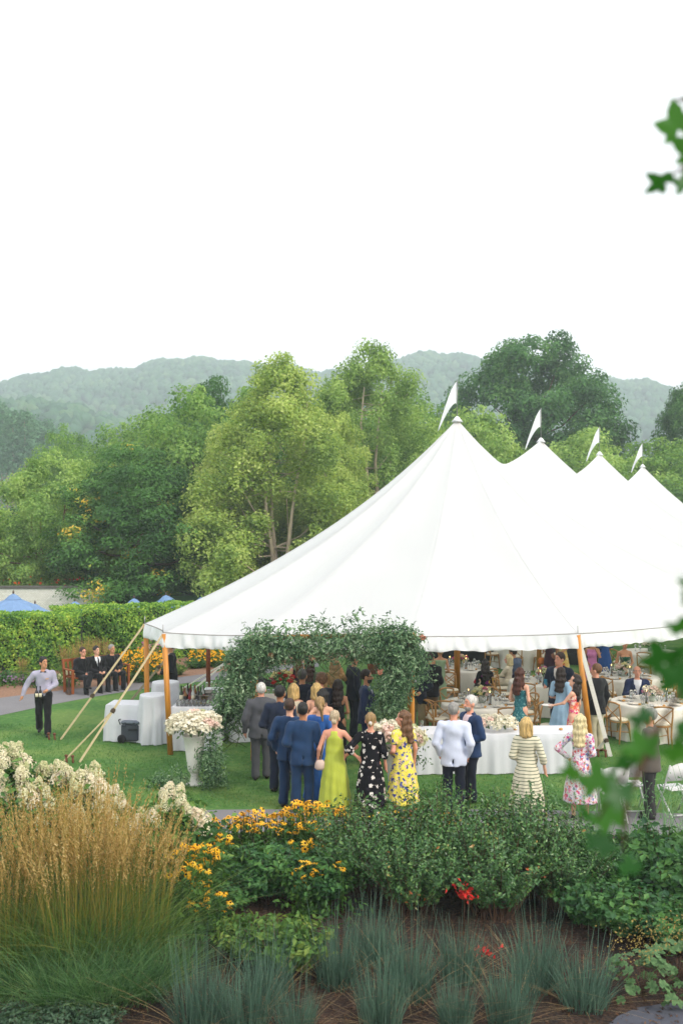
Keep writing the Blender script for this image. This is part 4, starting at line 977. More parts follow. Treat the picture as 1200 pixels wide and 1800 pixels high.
# cloths
navy = cloth('navy', '#1b2438'); blue = cloth('royal_blue_suit', '#1b3556', var=.25); blue2 = cloth('mid_blue_suit', '#1d395c', var=.25); greyS = cloth('grey_suit', '#4c4d52'); black = cloth('black', '#15161a'); white = cloth('white_shirt', '#dcdee4', var=.05)
khaki = cloth('khaki', '#8d7b5c'); stone = cloth('stone_trousers', '#b3ab92'); dknavy = cloth('dark_navy', '#161c2c'); lav = cloth('lavender_shirt', '#a3a0b3', var=.1); pinkS = cloth('pale_pink_shirt', '#dcc3c6', var=.05)
lime = cloth('lime_pleats', '#b3bd48', var=.1, rough=.5, vec=(2.4, 2.4, .1), scale=7); cob = cloth('cobalt_satin', '#2c5fa8', var=.25, rough=.4, vec=(2, 2, .12), scale=7)
lilacj = cloth('pale_blue_jacket', '#ccd3e6', var=.05); grn = cloth('sage_green', '#8ba07e', var=.1, rough=.5); sky_d = cloth('sky_blue', '#9dbfd8', var=.1)
tie_p = cloth('purple_tie', '#4a4a86'); tie_g = cloth('green_tie', '#55614f'); cream = cloth('cream', '#d9cdb4')
pr_black = print_mat('black_white_flowers', '#131318', ['#e2dcd6', '#cfc3bd', '#16161c', '#e8e2dc', '#2a2730'], 13, .38, False)
pr_yel = print_mat('yellow_blue_flowers', '#e6d658', ['#3a4486', '#ead0bb', '#4d5aa0', '#e9dd70', '#2c3878', '#e5b8a0'], 16, .42)
pr_or = print_mat('orange_pink_flowers', '#e0947e', ['#d9593f', '#e59a3a', '#d8487a', '#f1d9c8', '#c8394a'], 17, .6)
pr_wh = print_mat('white_pink_flowers', '#e6e0e4', ['#c9387e', '#6c7fc0', '#d85a55', '#5c9a62', '#e9a0c0', '#e6e0e4'], 22, .5)
pr_tl = print_mat('teal_flowers', '#2f6a70', ['#5f9aa0', '#28505e', '#7fb0a8', '#3d7a80'], 20, .42)
pr_gn = print_mat('green_flowers', '#1f5a45', ['#b9a890', '#2a6a52', '#d5c2b0', '#1b4a3a'], 17, .4)
pr_bk = print_mat('black_bright_flowers', '#121214', ['#c42a3a', '#d0b020', '#121214', '#7a2a6a', '#121214', '#121214'], 9, .4, False)
pr_tan = print_mat('tan_dots', '#b48a5a', ['#8a6a44', '#c49a68', '#d0ae80'], 18, .4)
strp = stripe_mat('cream_green', '#d9d2b8', '#5f6a54', 6.0)
P_ = {}
def guest(key, px, py, H, rz, label, **kw):
    seat = kw.get('seated', False); loc = kw.pop('loc', None) or at_head(px, py, H, seat); P_[key] = person(loc, rz, label, H=H, **kw)
# ---- the queue before the arch
guest('grey', 459, 1201, 1.78, 8, 'white-haired man in a grey suit seen from behind at the left of the queue', hair=('short', 'white'), top=('jacket', greyS), legs=greyS, arms=('down', 'front'), collar=1, shirt=white, fat=1.12, skin='pink')
guest('navyA', 492, 1206, 1.87, -12, 'tall man in a navy suit between the grey suit and the blue suits', hair=('short', 'black'), top=('jacket', navy), legs=navy, arms=('front', 'front'), shirt=white, skin='mid', fat=1.05)
guest('blueL', 509, 1229, 1.80, -8, 'brown-haired man in a blue suit half hidden by his twin-suited neighbour', hair=('short', 'brown'), top=('jacket', blue), legs=blue, arms=('pocket', 'down'), shirt=white, skin='light')
guest('blueR', 532, 1236, 1.79, 4, 'dark-cropped man in a blue suit with a white collar, nearest the camera', hair=('short', 'black'), top=('jacket', blue2), legs=blue2, arms=('front', 'down'), shirt=white, skin='mid', fat=.97)
guest('bob', 516, 1202, 1.68, -5, 'woman with a blonde bob and a cream top holding an orange drink', sex='f', hair=('bob', 'blonde'), dress=('flare', cream), arms=('front', ((.24,.05,1.16),(.30,.20,1.32))), sleeves='none', neck=1.43)
guest('navyB', 531, 1177, 1.85, -6, 'man with dark grey hair in a navy jacket under the arch', hair=('short', 'darkgrey'), top=('jacket', dknavy), legs=dknavy, shirt=white, arms=('front', 'front'), skin='tan')
guest('curlyM', 564, 1184, 1.83, 25, 'man with curly brown hair in a navy jacket under the arch', hair=('curly', 'midbrown'), top=('jacket', dknavy), legs=dknavy, shirt=white, arms=('front', 'front'), turn=25, skin='pink')
guest('peach', 567, 1213, 1.70, 5, 'woman with dark curly hair and bare shoulders in a white-strapped peach dress', sex='f', hair=('afro', 'black'), dress=('flare', cloth('peach', '#d9a48a')), sleeves='strap', neck=1.33, arms=('hip', 'down'), skin='light')
guest('blondeQ', 551, 1204, 1.71, 10, 'blonde woman whose hair shows just above the dark curly hair', loc=((556-600)*18.9/FOC, 18.9, 0), sex='f', hair=('bob', 'blonde'), dress=('flare', cloth('peach', '#d9a48a')), sleeves='none', arms=('front', 'front'), q=.026)
guest('ponytail', 562, 1222, 1.76, -12, 'woman with a ponytail in a long cobalt blue dress with an open back', loc=((562-600)*17.1/FOC, 17.1, 0), sex='f', hair=('pony', 'dirty'), dress=('pleat', cob), sleeves='elbow', arms=('front', 'front'), turn=12)
guest('lime', 588, 1250, 1.69, -4, 'woman with a grey-blonde bun in a pleated lime green dress', sex='f', hair=('bun', 'ash'), dress=('blouson', lime), sleeves='halter', neck=1.44, arms=('loose', 'hip'), skin='pink', fat=1.12)
guest('blackD', 594, 1195, 1.70, -8, 'woman with long dark hair in a backless black dress', sex='f', hair=('long', 'darkbrown'), dress=('slim', black), sleeves='strap', neck=1.28, arms=('front', 'front'), skin='tan')
guest('tan', 588, 1158, 1.76, 0, 'woman with long blonde hair in a patterned tan dress raising an arm', sex='f', hair=('long', 'dirty'), dress=('slim', pr_tan), sleeves='long', arms=('front', 'up'), skin='tan')
guest('usher', 644, 1178, 1.85, -95, 'dark-haired man in a navy suit with a purple tie standing in profile by the arch', hair=('short', 'darkbrown'), top=('jacket', cloth('deep_blue_suit', '#1d2c4e')), legs=cloth('deep_blue_suit', '#1d2c4e'), shirt=white, tie=tie_p, arms=('down', 'down'), face=True, skin='tan', beard='black', shades='thin')
guest('navyC', 618, 1152, 1.86, -70, 'man in a dark navy suit behind the usher under the arch', hair=('short', 'black'), top=('jacket', dknavy), legs=dknavy, shirt=white, skin='tan', q=.026, loc=((622-600)*22.2/FOC, 22.2, 0))
guest('longbrown', 522, 1150, 1.72, 30, 'woman with very long brown hair under the left of the arch', sex='f', hair=('long', 'midbrown'), dress=('slim', cloth('dark_plum', '#2c2430')), sleeves='none', arms=('front', 'front'), q=.026)
guest('greenback', 545, 1158, 1.70, -10, 'woman in a dull green dress with dark hair deep under the arch', sex='f', hair=('long', 'brown'), dress=('flare', cloth('dull_green', '#5f7056')), sleeves='short', arms=('front', 'front'), q=.026)
guest('floralB', 651, 1254, 1.69, -3, 'woman in a long black dress with white flowers, hair in a clip', sex='f', hair=('bun', 'dirty'), dress=('flare', pr_black), sleeves='elbow', arms=('hip', 'down'), skin='pink', fat=1.14)
guest('floralY', 708, 1250, 1.71, 30, 'woman in a yellow dress with blue flowers holding a black clutch', sex='f', hair=('long', 'midbrown'), dress=('flare', pr_yel), sleeves='short', arms=('front', 'down'), turn=45, face=True, skin='pink', fat=1.12, hem=.25)
guest('whitej', 797, 1236, 1.80, -12, 'grey-haired man in a white jacket with hands in his trouser pockets', hair=('short', 'grey'), top=('jacket', lilacj), legs=dknavy, arms=('pocket', 'pocket'), shirt=white, skin='pink', turn=-15, fat=.97)
guest('blazer', 822, 1233, 1.80, 115, 'white-haired bearded man in a blue blazer facing the man in white', loc=((826-600)*17.0/FOC, 17.0, 0), hair=('short', 'white'), top=('jacket', cloth('blue_blazer', '#22375a')), legs=dknavy, shirt=pinkS, face=True, skin='pink', beard='grey', arms=('front', 'down'))
guest('striped', 925, 1262, 1.67, -14, 'blonde woman in a striped cream dress with puffed elbow sleeves', sex='f', hair=('bob', 'blonde'), dress=('flare', strp), sleeves='elbow', arms=('front', 'loose'), skin='light', turn=-20, fat=1.16, hem=.25)
guest('floralW', 1019, 1256, 1.68, -22, 'woman with straight pale blonde hair in a white blouse printed with pink flowers', sex='f', hair=('long', 'pale'), dress=('flare', pr_wh), sleeves='long', arms=('hip', 'front'), skin='light', fat=1.05, hem=.3)
guest('greyG', 1141, 1246, 1.76, 62, 'grey-haired man with glasses and a grey-brown jacket behind the maple leaves', hair=('short', 'grey'), top=('jacket', cloth('taupe_jacket', '#5a534c')), legs=cloth('charcoal', '#2c2b2c'), shirt=white, face=True, skin='pink', shades='thin', arms=('front', 'side'), turn=12)
# ---- under the tent, right of the arch
guest('plate', 1008, 1187, 1.70, 55, 'dark-haired woman in an orange and pink floral dress holding out a plate', sex='f', hair=('long', 'darkbrown'), dress=('slim', pr_or), sleeves='strap', neck=1.36, arms=('reach', 'down'), face=True, skin='light', turn=20, nod=-12)
guest('skyD', 988, 1172, 1.72, -35, 'woman with long dark hair in a pale blue tiered dress', loc=((986-600)*20.9/FOC, 20.9, 0), sex='f', hair=('long', 'darkbrown'), dress=('tier', sky_d), sleeves='puff', arms=('front', 'front'), skin='light', hem=.28, shoes='#c9a878')
guest('greentie', 983, 1148, 1.93, 148, 'tall brown-haired man in an open navy suit with a green tie', hair=('short', 'brown'), top=('jacket', navy), legs=navy, shirt=cloth('warm_white_shirt', '#d8d2cc', var=.04), tie=tie_g, face=True, skin='pink', arms=('down', 'bent'), turn=-30, fat=1.12, shoes='#5a3320')
guest('khaki', 1049, 1166, 1.82, 35, 'man in a black blazer and stone trousers right of the leaning tent pole', loc=((1047-600)*20.7/FOC, 20.7, 0), hair=('short', 'midbrown'), top=('jacket', black), legs=stone, shirt=white, arms=('front', 'down'), skin='pink', turn=20, shoes='#4a2c1c')
guest('teal', 914, 1172, 1.76, -38, 'woman with long dark hair in a strappy teal floral dress', loc=((914-600)*20.5/FOC, 20.5, 0), sex='f', hair=('long', 'auburn'), dress=('slim', pr_tl), sleeves='strap', neck=1.33, arms=('front', 'front'), skin='light', turn=-12)
guest('greendr', 773, 1140, 1.72, 6, 'woman in a fitted sage green gown from behind under the valance', loc=((773-600)*24.6/FOC, 24.6, 0), sex='f', hair=('bun', 'dirty'), dress=('slim', grn), sleeves='none', neck=1.42, arms=('front', 'front'), skin='tan')
guest('seatblue', 1120, 1174, 1.80, 172, 'bald-headed man in a navy suit sitting at the round table facing the camera', loc=((1119-600)*23.7/FOC, 23.7, 0), seated=True, hair=('bald', 'grey'), top=('jacket', cloth('seat_navy', '#1c2a4c')), legs=navy, shirt=white, face=True, skin='pink', arms=('table', 'table'))
guest('seatblk', 852, 1158, 1.68, 4, 'dark-haired woman sitting in a black jacket with bright embroidered flowers', loc=((852-600)*25.6/FOC, 25.6, 0), seated=True, sex='f', hair=('long', 'darkbrown'), top=('blouse', pr_bk), legs=black, arms=('table', 'table'), skin='light', q=.024)
guest('seatbob', 893, 1157, 1.66, 60, 'woman with a pale blonde bob sitting in a cream top', loc=((893-600)*26.6/FOC, 26.6, 0), seated=True, sex='f', hair=('bob', 'pale'), top=('blouse', cream), legs=cream, arms=('reach', 'table'), skin='pink', q=.024)
guest('seatgrey', 908, 1150, 1.80, 45, 'dark-haired man sitting in a grey-blue suit beside the blonde bob', loc=((908-600)*27.2/FOC, 27.2, 0), seated=True, hair=('short', 'darkbrown'), top=('jacket', cloth('slate_suit', '#4f5d74')), legs=navy, shirt=white, arms=('table', 'table'), skin='tan', q=.024, lean=10)
guest('pinkD', 1042, 1132, 1.70, 165, 'woman in a pink dress raising a hand behind the leaning tent pole', loc=((1040-600)*26.8/FOC, 26.8, 0), sex='f', hair=('long', 'brown'), dress=('flare', cloth('orchid_pink', '#c97fae')), sleeves='none', neck=1.42, arms=('face', 'front'), skin='tan', q=.024)
guest('greenF', 1097, 1128, 1.70, 178, 'woman in a strapless dark green floral dress holding a small bag', loc=((1097-600)*26.2/FOC, 26.2, 0), sex='f', hair=('bun', 'brown'), dress=('flare', pr_gn), sleeves='none', neck=1.30, arms=('clasp', 'front'), skin='tan', q=.024)
guest('blueG', 1062, 1120, 1.72, 20, 'person in a deep blue gown at the back of the tent', loc=((1062-600)*29.5/FOC, 29.5, 0), sex='f', hair=('long', 'darkbrown'), dress=('flare', cloth('deep_blue_gown', '#1f4a8a')), sleeves='long', arms=('front', 'front'), skin='tan', q=.03)
guest('orangeG', 987, 1130, 1.70, 160, 'person in a yellow and orange print dress at the back of the tent', loc=((987-600)*29.5/FOC, 29.5, 0), sex='f', hair=('bun', 'brown'), dress=('flare', print_mat('yellow_orange', '#e2c070', ['#d98a3a', '#e8d8a0', '#c86a3a'], 9, .4)), sleeves='short', arms=('front', 'front'), skin='tan', q=.03)
guest('plumG', 968, 1130, 1.70, 140, 'person in a plum dress at the back of the tent with an orange bag', loc=((965-600)*29.2/FOC, 29.2, 0), sex='f', hair=('bun', 'black'), dress=('slim', cloth('plum', '#3a1c2c')), sleeves='short', arms=('down', 'front'), skin='brown', q=.03)
guest('legs', 735, 1140, 1.82, 160, 'man in khaki trousers and dark jacket half hidden by the right side of the arch', loc=((733-600)*21.9/FOC, 21.9, 0), hair=('short', 'brown'), top=('jacket', dknavy), legs=khaki, shirt=white, arms=('front', 'front'), skin='tan', q=.026, shoes='#4a2c1c')
guest('khaki2', 752, 1140, 1.80, -30, 'man in brown trousers standing just right of the arch foliage', loc=((756-600)*22.8/FOC, 22.8, 0), hair=('short', 'darkbrown'), top=('jacket', black), legs=cloth('brown_trousers', '#6f5a42'), shirt=white, arms=('front', 'front'), skin='tan', q=.026, shoes='#4a2c1c')
guest('barkeep', 462, 1140, 1.78, -80, 'bartender in dark grey reaching over the bottles behind the arch foliage', loc=((449-600)*22.3/FOC, 22.3, 0), hair=('short', 'black'), top=('shirt', cloth('bar_grey', '#3a3b38')), legs=black, arms=('reach', 'reach'), skin='brown', q=.026)
# ---- left lawn
guest('waiter', 84, 1158, 1.74, 192, 'waiter in a lavender-grey shirt and black bow tie carrying bottles across the lawn', loc=tuple(G(77, 1292)), hair=('short', 'black'), top=('shirt', lav), legs=black, tie=black, bow=True, face=True, skin='tan', arms=(((.25,.0,1.14),(.10,.20,1.06)), 'side'), turn=38, stride=.55, fat=.98)
SEAT = []
for key, px, Dd, lb, kw in (('bench1', 146, 28.0, 'man in black with sunglasses at the left end of the wooden bench', dict(hair=('short', 'brown'), top=('jacket', black), shirt=cloth('black_shirt', '#1b1b1d'), tie=black, shades='dark', arms=('clasp', 'lap'), crossed=True, skin='pink')),
                             ('bench2', 170, 28.3, 'man in black with a white shirt and black tie in the middle of the bench', dict(hair=('short', 'black'), top=('jacket', black), shirt=white, tie=black, arms=('lap', 'lap'), skin='light')),
                             ('bench3', 197, 28.65, 'grey-haired man in black at the right end of the bench', dict(hair=('short', 'grey'), top=('jacket', black), shirt=cloth('black_shirt', '#1b1b1d'), tie=black, arms=('lap', 'lap'), skin='tan', crossed=False))):
    guest(key, px, 0, 1.72, 222, lb, loc=((px-600)*Dd/FOC, Dd, -.03), seated=True, legs=black, face=True, turn=10, q=.024, **kw)
guest('guard', 301, 1130, 1.84, 95, 'man in a black suit standing behind the left tent poles', loc=((300-600)*24.6/FOC, 24.6, 0), hair=('short', 'black'), top=('jacket', black), legs=black, shirt=white, arms=('front', 'front'), skin='tan')
# ================================================================== FURNITURE AND TABLE THINGS
linen = M('white_linen', '#dcdde2', rough=.9, var=.04, scale=4, bump=.25, bscale=9, vec=(1, 1, .4), trans=.1)
ivory = M('ivory_linen', '#dcd7cc', rough=.9, var=.06, scale=3, bump=.3, bscale=9, vec=(1, 1, .4))
chw = M('chair_wood', '#b08148', rough=.5, var=.22, scale=9, spec=.4); cush = M('cream_cushion', '#e2d8c2', rough=.9, var=.05)
glassm, gn, gl, gb = newmat('clear_glass'); gb.inputs['Base Color'].default_value = (.95, .97, .98, 1); gb.inputs['Transmission Weight'].default_value = .9; gb.inputs['Roughness'].default_value = .05; gb.inputs['IOR'].default_value = 1.25
china = M('white_china', '#e6e4de', rough=.3, var=.03); bread = M('bread_crust', '#c08f50', rough=.8, var=.3, scale=30)
def chair_proto():
    out = []; S_ = lambda nm, mb, mt: out.append((nm, mb.mesh(nm), mt))
    mb = MB(); mb.lathe([(.02,.435),(.205,.437),(.215,.45),(.205,.466),(.02,.468)], 16); S_('seat', mb, chw)
    mb = MB(); mb.lathe([(.02,.468),(.19,.472),(.205,.49),(.18,.512),(.02,.52)], 14); S_('cushion', mb, cush)
    for s in (-1, 1):
        mb = MB(); mb.tube([(s*.185,.17,0),(s*.165,.155,.22),(s*.155,.14,.44)], [.015,.019,.021], 6); S_('leg', mb, chw)
    for s in (-1, 1):
        mb = MB(); mb.tube([(s*.19,-.22,0),(s*.175,-.18,.25),(s*.185,-.165,.46),(s*.20,-.20,.70),(s*.195,-.235,.86)], [.016,.02,.021,.018,.017], 6); S_('back_leg', mb, chw)
    mb = MB(); mb.tube([(-.21,-.222,.85),(-.12,-.262,.885),(0,-.275,.895),(.12,-.262,.885),(.21,-.222,.85)], [.022,.026,.027,.026,.022], 8, flat=.75); S_('top_rail', mb, chw)
    for s in (-1, 1):
        mb = MB(); mb.tube([(s*.19,-.225,.82),(s*.06,-.225,.70),(-s*.08,-.20,.60),(-s*.185,-.17,.49)], .0125, 5); S_('cross_brace', mb, chw)
    for s in (-1, 1):
        mb = MB(); mb.tube([(s*.17,.15,.20),(s*.11,.145,.36),(0,.145,.41)], .010, 5); S_('curved_stretcher', mb, chw)
    mb = MB(); mb.tube([(-.175,-.19,.24),(0,.0,.22),(.17,.155,.22)], .010, 5); S_('stretcher', mb, chw)
    for s in (-1, 1):
        mb = MB(); mb.tube([(s*.17,-.15,.47),(s*.21,-.16,.44),(s*.20,-.17,.38)], .006, 4); S_('cushion_tie', mb, cush)
    return out
CP = chair_proto(); chair0 = None
def chair(x, y, face_to, label):
    """face_to: point the sitter looks at"""
    global chair0
    rz = math.atan2(face_to[1]-y, face_to[0]-x)-PI/2
    if chair0 is None:
        chair0 = thing('cross_back_chair', label, 'chair', (x, y, 0), rz, 'cross-back wooden chairs under the tent')
        for nm, me, mt in CP: put(nm, me, mt, chair0)
        return chair0
    return dup(chair0, (x, y, 0), rz, label)
def drape(r, h, n=72, seed=0, amp=.05, folds=9):
    rng = np.random.default_rng(seed); ph = rng.uniform(0, 6.28, 4); P = []; F = []; rows = [(0, 1, 0), (.6, 1, 0), (.97, 1, 0), (1.0, .985, 0), (1.01, .93, .1), (1.03, .7, .5), (1.06, .4, .85), (1.09, .12, 1), (1.10, .015, 1)]
    for (q, z, a) in rows:
        for j in range(n):
            t = 2*PI*j/n; w = a*amp*(math.sin(folds*t+ph[0])+.6*math.sin((folds*2+1)*t+ph[1])+.4*math.sin(5*t+ph[2])); P.append(((r*q+w)*math.cos(t), (r*q+w)*math.sin(t), h*z))
    k = len(rows)
    for i in range(1, k-1):
        for j in range(n): F.append((i*n+j, i*n+(j+1) % n, (i+1)*n+(j+1) % n, (i+1)*n+j))
    mb = MB(); mb._add(P, F, True); mb._add([P[n+j] for j in range(n)], [tuple(range(n))], True); return mb
def boxdrape(w, d, h, seed=0, amp=.022, flare=.05):
    rng = np.random.default_rng(seed); P = []; F = []; per = []; 
    for (a, b) in (((-1,-1),(1,-1)),((1,-1),(1,1)),((1,1),(-1,1)),((-1,1),(-1,-1))):
        L = w if a[1] == b[1] else d; m = max(int(L/.045), 6)
        for i in range(m): f = i/m; per.append(((a[0]+(b[0]-a[0])*f)*w/2, (a[1]+(b[1]-a[1])*f)*d/2))
    n = len(per); ph = rng.uniform(0, 6, 3)
    for (z, q) in ((1, 0), (.985, .12), (.8, .4), (.4, .8), (.02, 1)):
        for j, (x, y) in enumerate(per):
            nx, ny = x/(w/2), y/(d/2); nx, ny = (nx if abs(nx) > .995 else 0), (ny if abs(ny) > .995 else 0)
            s = (x+y if True else 0); o_ = q*(flare+amp*(math.sin(s*13+ph[0])+.6*math.sin(s*27+ph[1]+x*3)+.5*math.sin(s*5+ph[2]))); P.append((x+nx*o_, y+ny*o_, h*z))
    for i in range(4):
        for j in range(n): F.append((i*n+j, (i+1)*n+j, (i+1)*n+(j+1) % n, i*n+(j+1) % n))
    mb = MB(); mb._add(P, F, True); mb._add(P[:n], [tuple(range(n))], False); return mb
def round_table(x, y, label, r=.9, h=.76, seed=0, mat=ivory, cat_='table'):
    o = thing('round_table', label, cat_, (x, y, 0), 0)
    put('tablecloth', drape(r, h, seed=seed), mat, o)
    mb = MB(); mb.lathe([(.02, h-.05), (r-.03, h-.05), (r-.03, h-.015), (.02, h-.015)], 24); put('tabletop', mb, chw, o)
    for s in (-1, 1):
        mb = MB(); mb.beam((s*r*.5,-r*.4,0), (s*r*.5, r*.4, h-.05), .05, .05); mb.beam((s*r*.5, r*.4, 0), (s*r*.5, -r*.4, h-.05), .05, .05); put('folding_leg', mb, steel, o)
    return o
def simple(name, mb, mat, label, cat_, loc, group=None, rz=0):
    o = put(name, mb, mat, None, loc, rz); return tag(o, label, cat_, group)
wg = MB().lathe([(.034,0),(.034,.004),(.005,.010),(.0045,.085),(.022,.105),(.036,.135),(.037,.165),(.031,.205)], 10).mesh('wine_glass')
tum = MB().lathe([(.030,0),(.033,.05),(.035,.11)], 10).mesh('tumbler')
plate_me = MB().lathe([(.001,.006),(.085,.006),(.10,.012),(.135,.02),(.134,.024),(.10,.016),(.001,.011)], 20).mesh('plate')
roll_me = MB().ball((0,0,.022), .035, 8, 6, (1.25, .9, .7)).mesh('bread_roll')
nap_me = MB().box((0,0,.008), (.11,.20,.014), bev=.004).mesh('napkin')
wgf = M('fold_napkin', '#d8cfc0', rough=.9, var=.06)
def fork_mesh():
    mb = MB(); mb.beam((-.0,-.09,.003), (0,.02,.003), .008, .003)
    for s in (-1, 0, 1): mb.beam((s*.006,.02,.003), (s*.006,.09,.004), .0035, .003)
    return mb.mesh('fork')
fork_me = fork_mesh()
wax = M('candle_wax', '#e8dfc8', rough=.6, var=.03); flame = bpy.data.materials.new('candle_flame'); flame.use_nodes = True
fb = flame.node_tree.nodes['Principled BSDF']; fb.inputs['Emission Color'].default_value = (1, .55, .15, 1); fb.inputs['Emission Strength'].default_value = 6
def candle(loc, label, group):
    o = thing('taper_candle', label, 'candle', loc, 0, group)
    put('candle_stick', MB().lathe([(.012,.015),(.011,.25),(.004,.256)], 8), wax, o); put('holder', MB().lathe([(.04,0),(.04,.006),(.014,.02),(.016,.05)], 10), M('brass', '#a88444', rough=.35, metal=.8), o)
    put('flame', MB().lathe([(.003,.262),(.008,.275),(.0015,.305)], 6), flame, o)
    put('glass_chimney', MB().lathe([(.036,.006),(.036,.29)], 12), glassm, o)
def bloom_mesh(seed, n=46, r=1.0, pet=.62):
    rng = np.random.default_rng(seed); d = sph(n, rng); d[:, 2] = np.abs(d[:, 2])*.9-.15; d = unit(d)
    V, F = leaf_quads(d*r*rng.uniform(.6, 1, n)[:, None], d+np.array([0, 0, .25]), pet*r, .85, rng, jit=.5, fold=.2); return np_mesh('bloom', V, F)
BL = [bloom_mesh(s) for s in (1, 2, 3)]
def petal_m(nm, a, b): return LEAF('petals_'+nm, [a, b], clump=6, trans=.25, rough=.8, spec=.1, mixn=.5, objrand=True)
pm_w = petal_m('cream', '#d9d3ba', '#efead8'); pm_p = petal_m('blush', '#e6c8ba', '#f0ddd0'); pm_k = petal_m('pink', '#c06a8c', '#d99aae'); pm_m = petal_m('magenta', '#a83a6a', '#c8607f'); pm_y = petal_m('pale_yellow', '#d8cf8a', '#e6dfae'); pm_r = petal_m('red', '#a82a2a', '#c8483a'); pm_gw = petal_m('green_white', '#c5c99a', '#dddcbc')
def bouquet(loc, label, R, Hh, n, mats, vase=None, seed=0, leafn=120, cat_='flower arrangement', lift=0.0, br=(.045, .075), group=None):
    rng = np.random.default_rng(seed); o = thing('flower_arrangement', label, cat_, loc, rng.uniform(0, 6), group)
    k = leafn; d = sph(k, rng); d[:, 2] = np.abs(d[:, 2])*.8-.25; P = d*np.array([R, R, Hh])*rng.uniform(.55, 1.08, k)[:, None]+np.array([0, 0, lift+Hh*.45])
    V, F = leaf_quads(P, d+np.array([0, 0, .4]), .085, .5, rng); q_ = put('leaves', np_mesh('leaves', V, F), LEAF('bouquet_leaf', ['#2c4a2a', '#47683a', '#6b8a52'], trans=.2), o); q_['kind'] = 'stuff'
    for i in range(n):
        f = (i+.5)/n; ph = i*2.39996; z = (1-1.12*f); rr = math.sqrt(max(0, 1-z*z))
        p = Vector((math.cos(ph)*rr*R, math.sin(ph)*rr*R, lift+Hh*(.45+.55*z)))*1.0; s = rng.uniform(*br)
        b = put('bloom', BL[i % 3], None, o, p); b.scale = (s, s, s*.95); b.rotation_euler = (rng.uniform(-.4, .4)+p.y*-.6, rng.uniform(-.4, .4)+p.x*.6, rng.uniform(0, 6))
        mt = mats[rng.integers(len(mats))]
        if not BL[i % 3].materials: BL[i % 3].materials.append(pm_w)
        b.material_slots[0].link = 'OBJECT'; b.material_slots[0].material = mt
    if vase: put('vase', MB().lathe([(.05,0),(.07,.03),(.075,.10),(.06,lift+.05)], 12), vase, o)
    return o
rr_ = random.Random(11)
# round dining tables: centre, what singles it out, number of chairs around and at which angle
TABLES = [
 (3.12, 22.15, 'ivory-clothed round table with the pink flower centrepiece behind the long white table', 'the round table with the pink centrepiece', [200, 240, 285, 330, 20, 75, 120, 160], 1),
 (5.15, 25.2, 'round table between the teal floral dress and the tall man in navy', 'the round table behind the teal dress', [195, 240, 285, 335, 25, 150], 2),
 (3.30, 27.6, 'round table with a mixed bright centrepiece beside the inner tent pole', 'the round table beside the inner tent pole', [200, 250, 300, 340], 3),
 (6.95, 22.3, 'round table at the right with the seated man in the navy suit behind it', 'the table of the seated man in navy', [180, 215, 262, 302, 345, 20], 4),
 (7.35, 26.0, 'round table behind the man in the black blazer with lit candles and yellow flowers', 'the table with candles and yellow flowers', [195, 235, 275, 330, 15], 5),
 (9.6, 31.0, 'far round table at the right below the valance', 'the far round table at the right', [200, 245, 300, 340], 6),
 (6.0, 33.0, 'far round table behind the inner tent pole with white cloth', 'the far white round table in the middle', [200, 250, 290, 335], 7),
]
fl = [[pm_k, pm_m, pm_p, pm_gw, pm_y], [pm_r, pm_k, pm_y, pm_gw], [pm_m, pm_k, pm_p, pm_y], [pm_p, pm_w, pm_k], [pm_y, pm_p, pm_w], [pm_w, pm_p], [pm_k, pm_w]]
gw_first = True; occupied = {(4, 90)}
def side_word(a):
    a %= 360
    return ['right', 'far right', 'far', 'far left', 'left', 'near left', 'near', 'near right'][int(((a+22.5) % 360)//45)]
for ti, (x, y, lb, short, angs, sd) in enumerate(TABLES):
    round_table(x, y, lb, seed=sd); h = .765
    bouquet((x, y, h), 'low centrepiece of flowers on '+short, .19, .22, 16, fl[ti], M('clear_vase', '#a9b3a4', rough=.2, var=.05), seed=sd, leafn=60, lift=.10)
    used = {}
    for a in angs:
        w = side_word(a); used[w] = used.get(w, 0)+1; t = math.radians(a); rad = 1.13 if ti != 0 else 1.10
        cx, cy_ = x+rad*math.cos(t), y+rad*math.sin(t)
        chair(cx, cy_, (x, y), f'wooden chair at the {w} of {short}' if used[w] == 1 else f'second wooden chair at the {w} of {short}')
    near = ti < 5
    for i in range(8):
        t = 2*PI*i/8+.2+sd*.3; c, s = math.cos(t), math.sin(t)
        if near:
            simple('plate', plate_me, china, f'white plate set at {short}', 'plate', (x+.62*c, y+.62*s, h), f'plates on {short}')
            b = simple('bread_roll', roll_me, bread, f'bread roll on a side plate at {short}', 'bread', (x+.66*math.cos(t+.25), y+.66*math.sin(t+.25), h+.004), f'bread rolls on {short}', t)
            simple('napkin', nap_me, wgf, f'folded cream napkin at {short}', 'napkin', (x+.62*c, y+.62*s, h+.016), f'napkins on {short}', t+PI/2)
            simple('fork', fork_me, steel, f'steel fork laid at {short}', 'fork', (x+.62*math.cos(t-.27), y+.62*math.sin(t-.27), h+.002), f'forks on {short}', t+PI/2)
        for q_ in range(2 if near else 1):
            simple('wine_glass', wg, glassm, f'clear wine glass on {short}', 'wine glass', (x+(.44+.05*q_)*math.cos(t+.16*q_+.1), y+(.44+.05*q_)*math.sin(t+.16*q_+.1), h), f'wine glasses on {short}')
    if near:
        for i in range(3): t = 2*PI*i/3+sd; candle((x+.30*math.cos(t), y+.30*math.sin(t), h), f'lit candle in a glass chimney on {short}', f'candles on {short}')
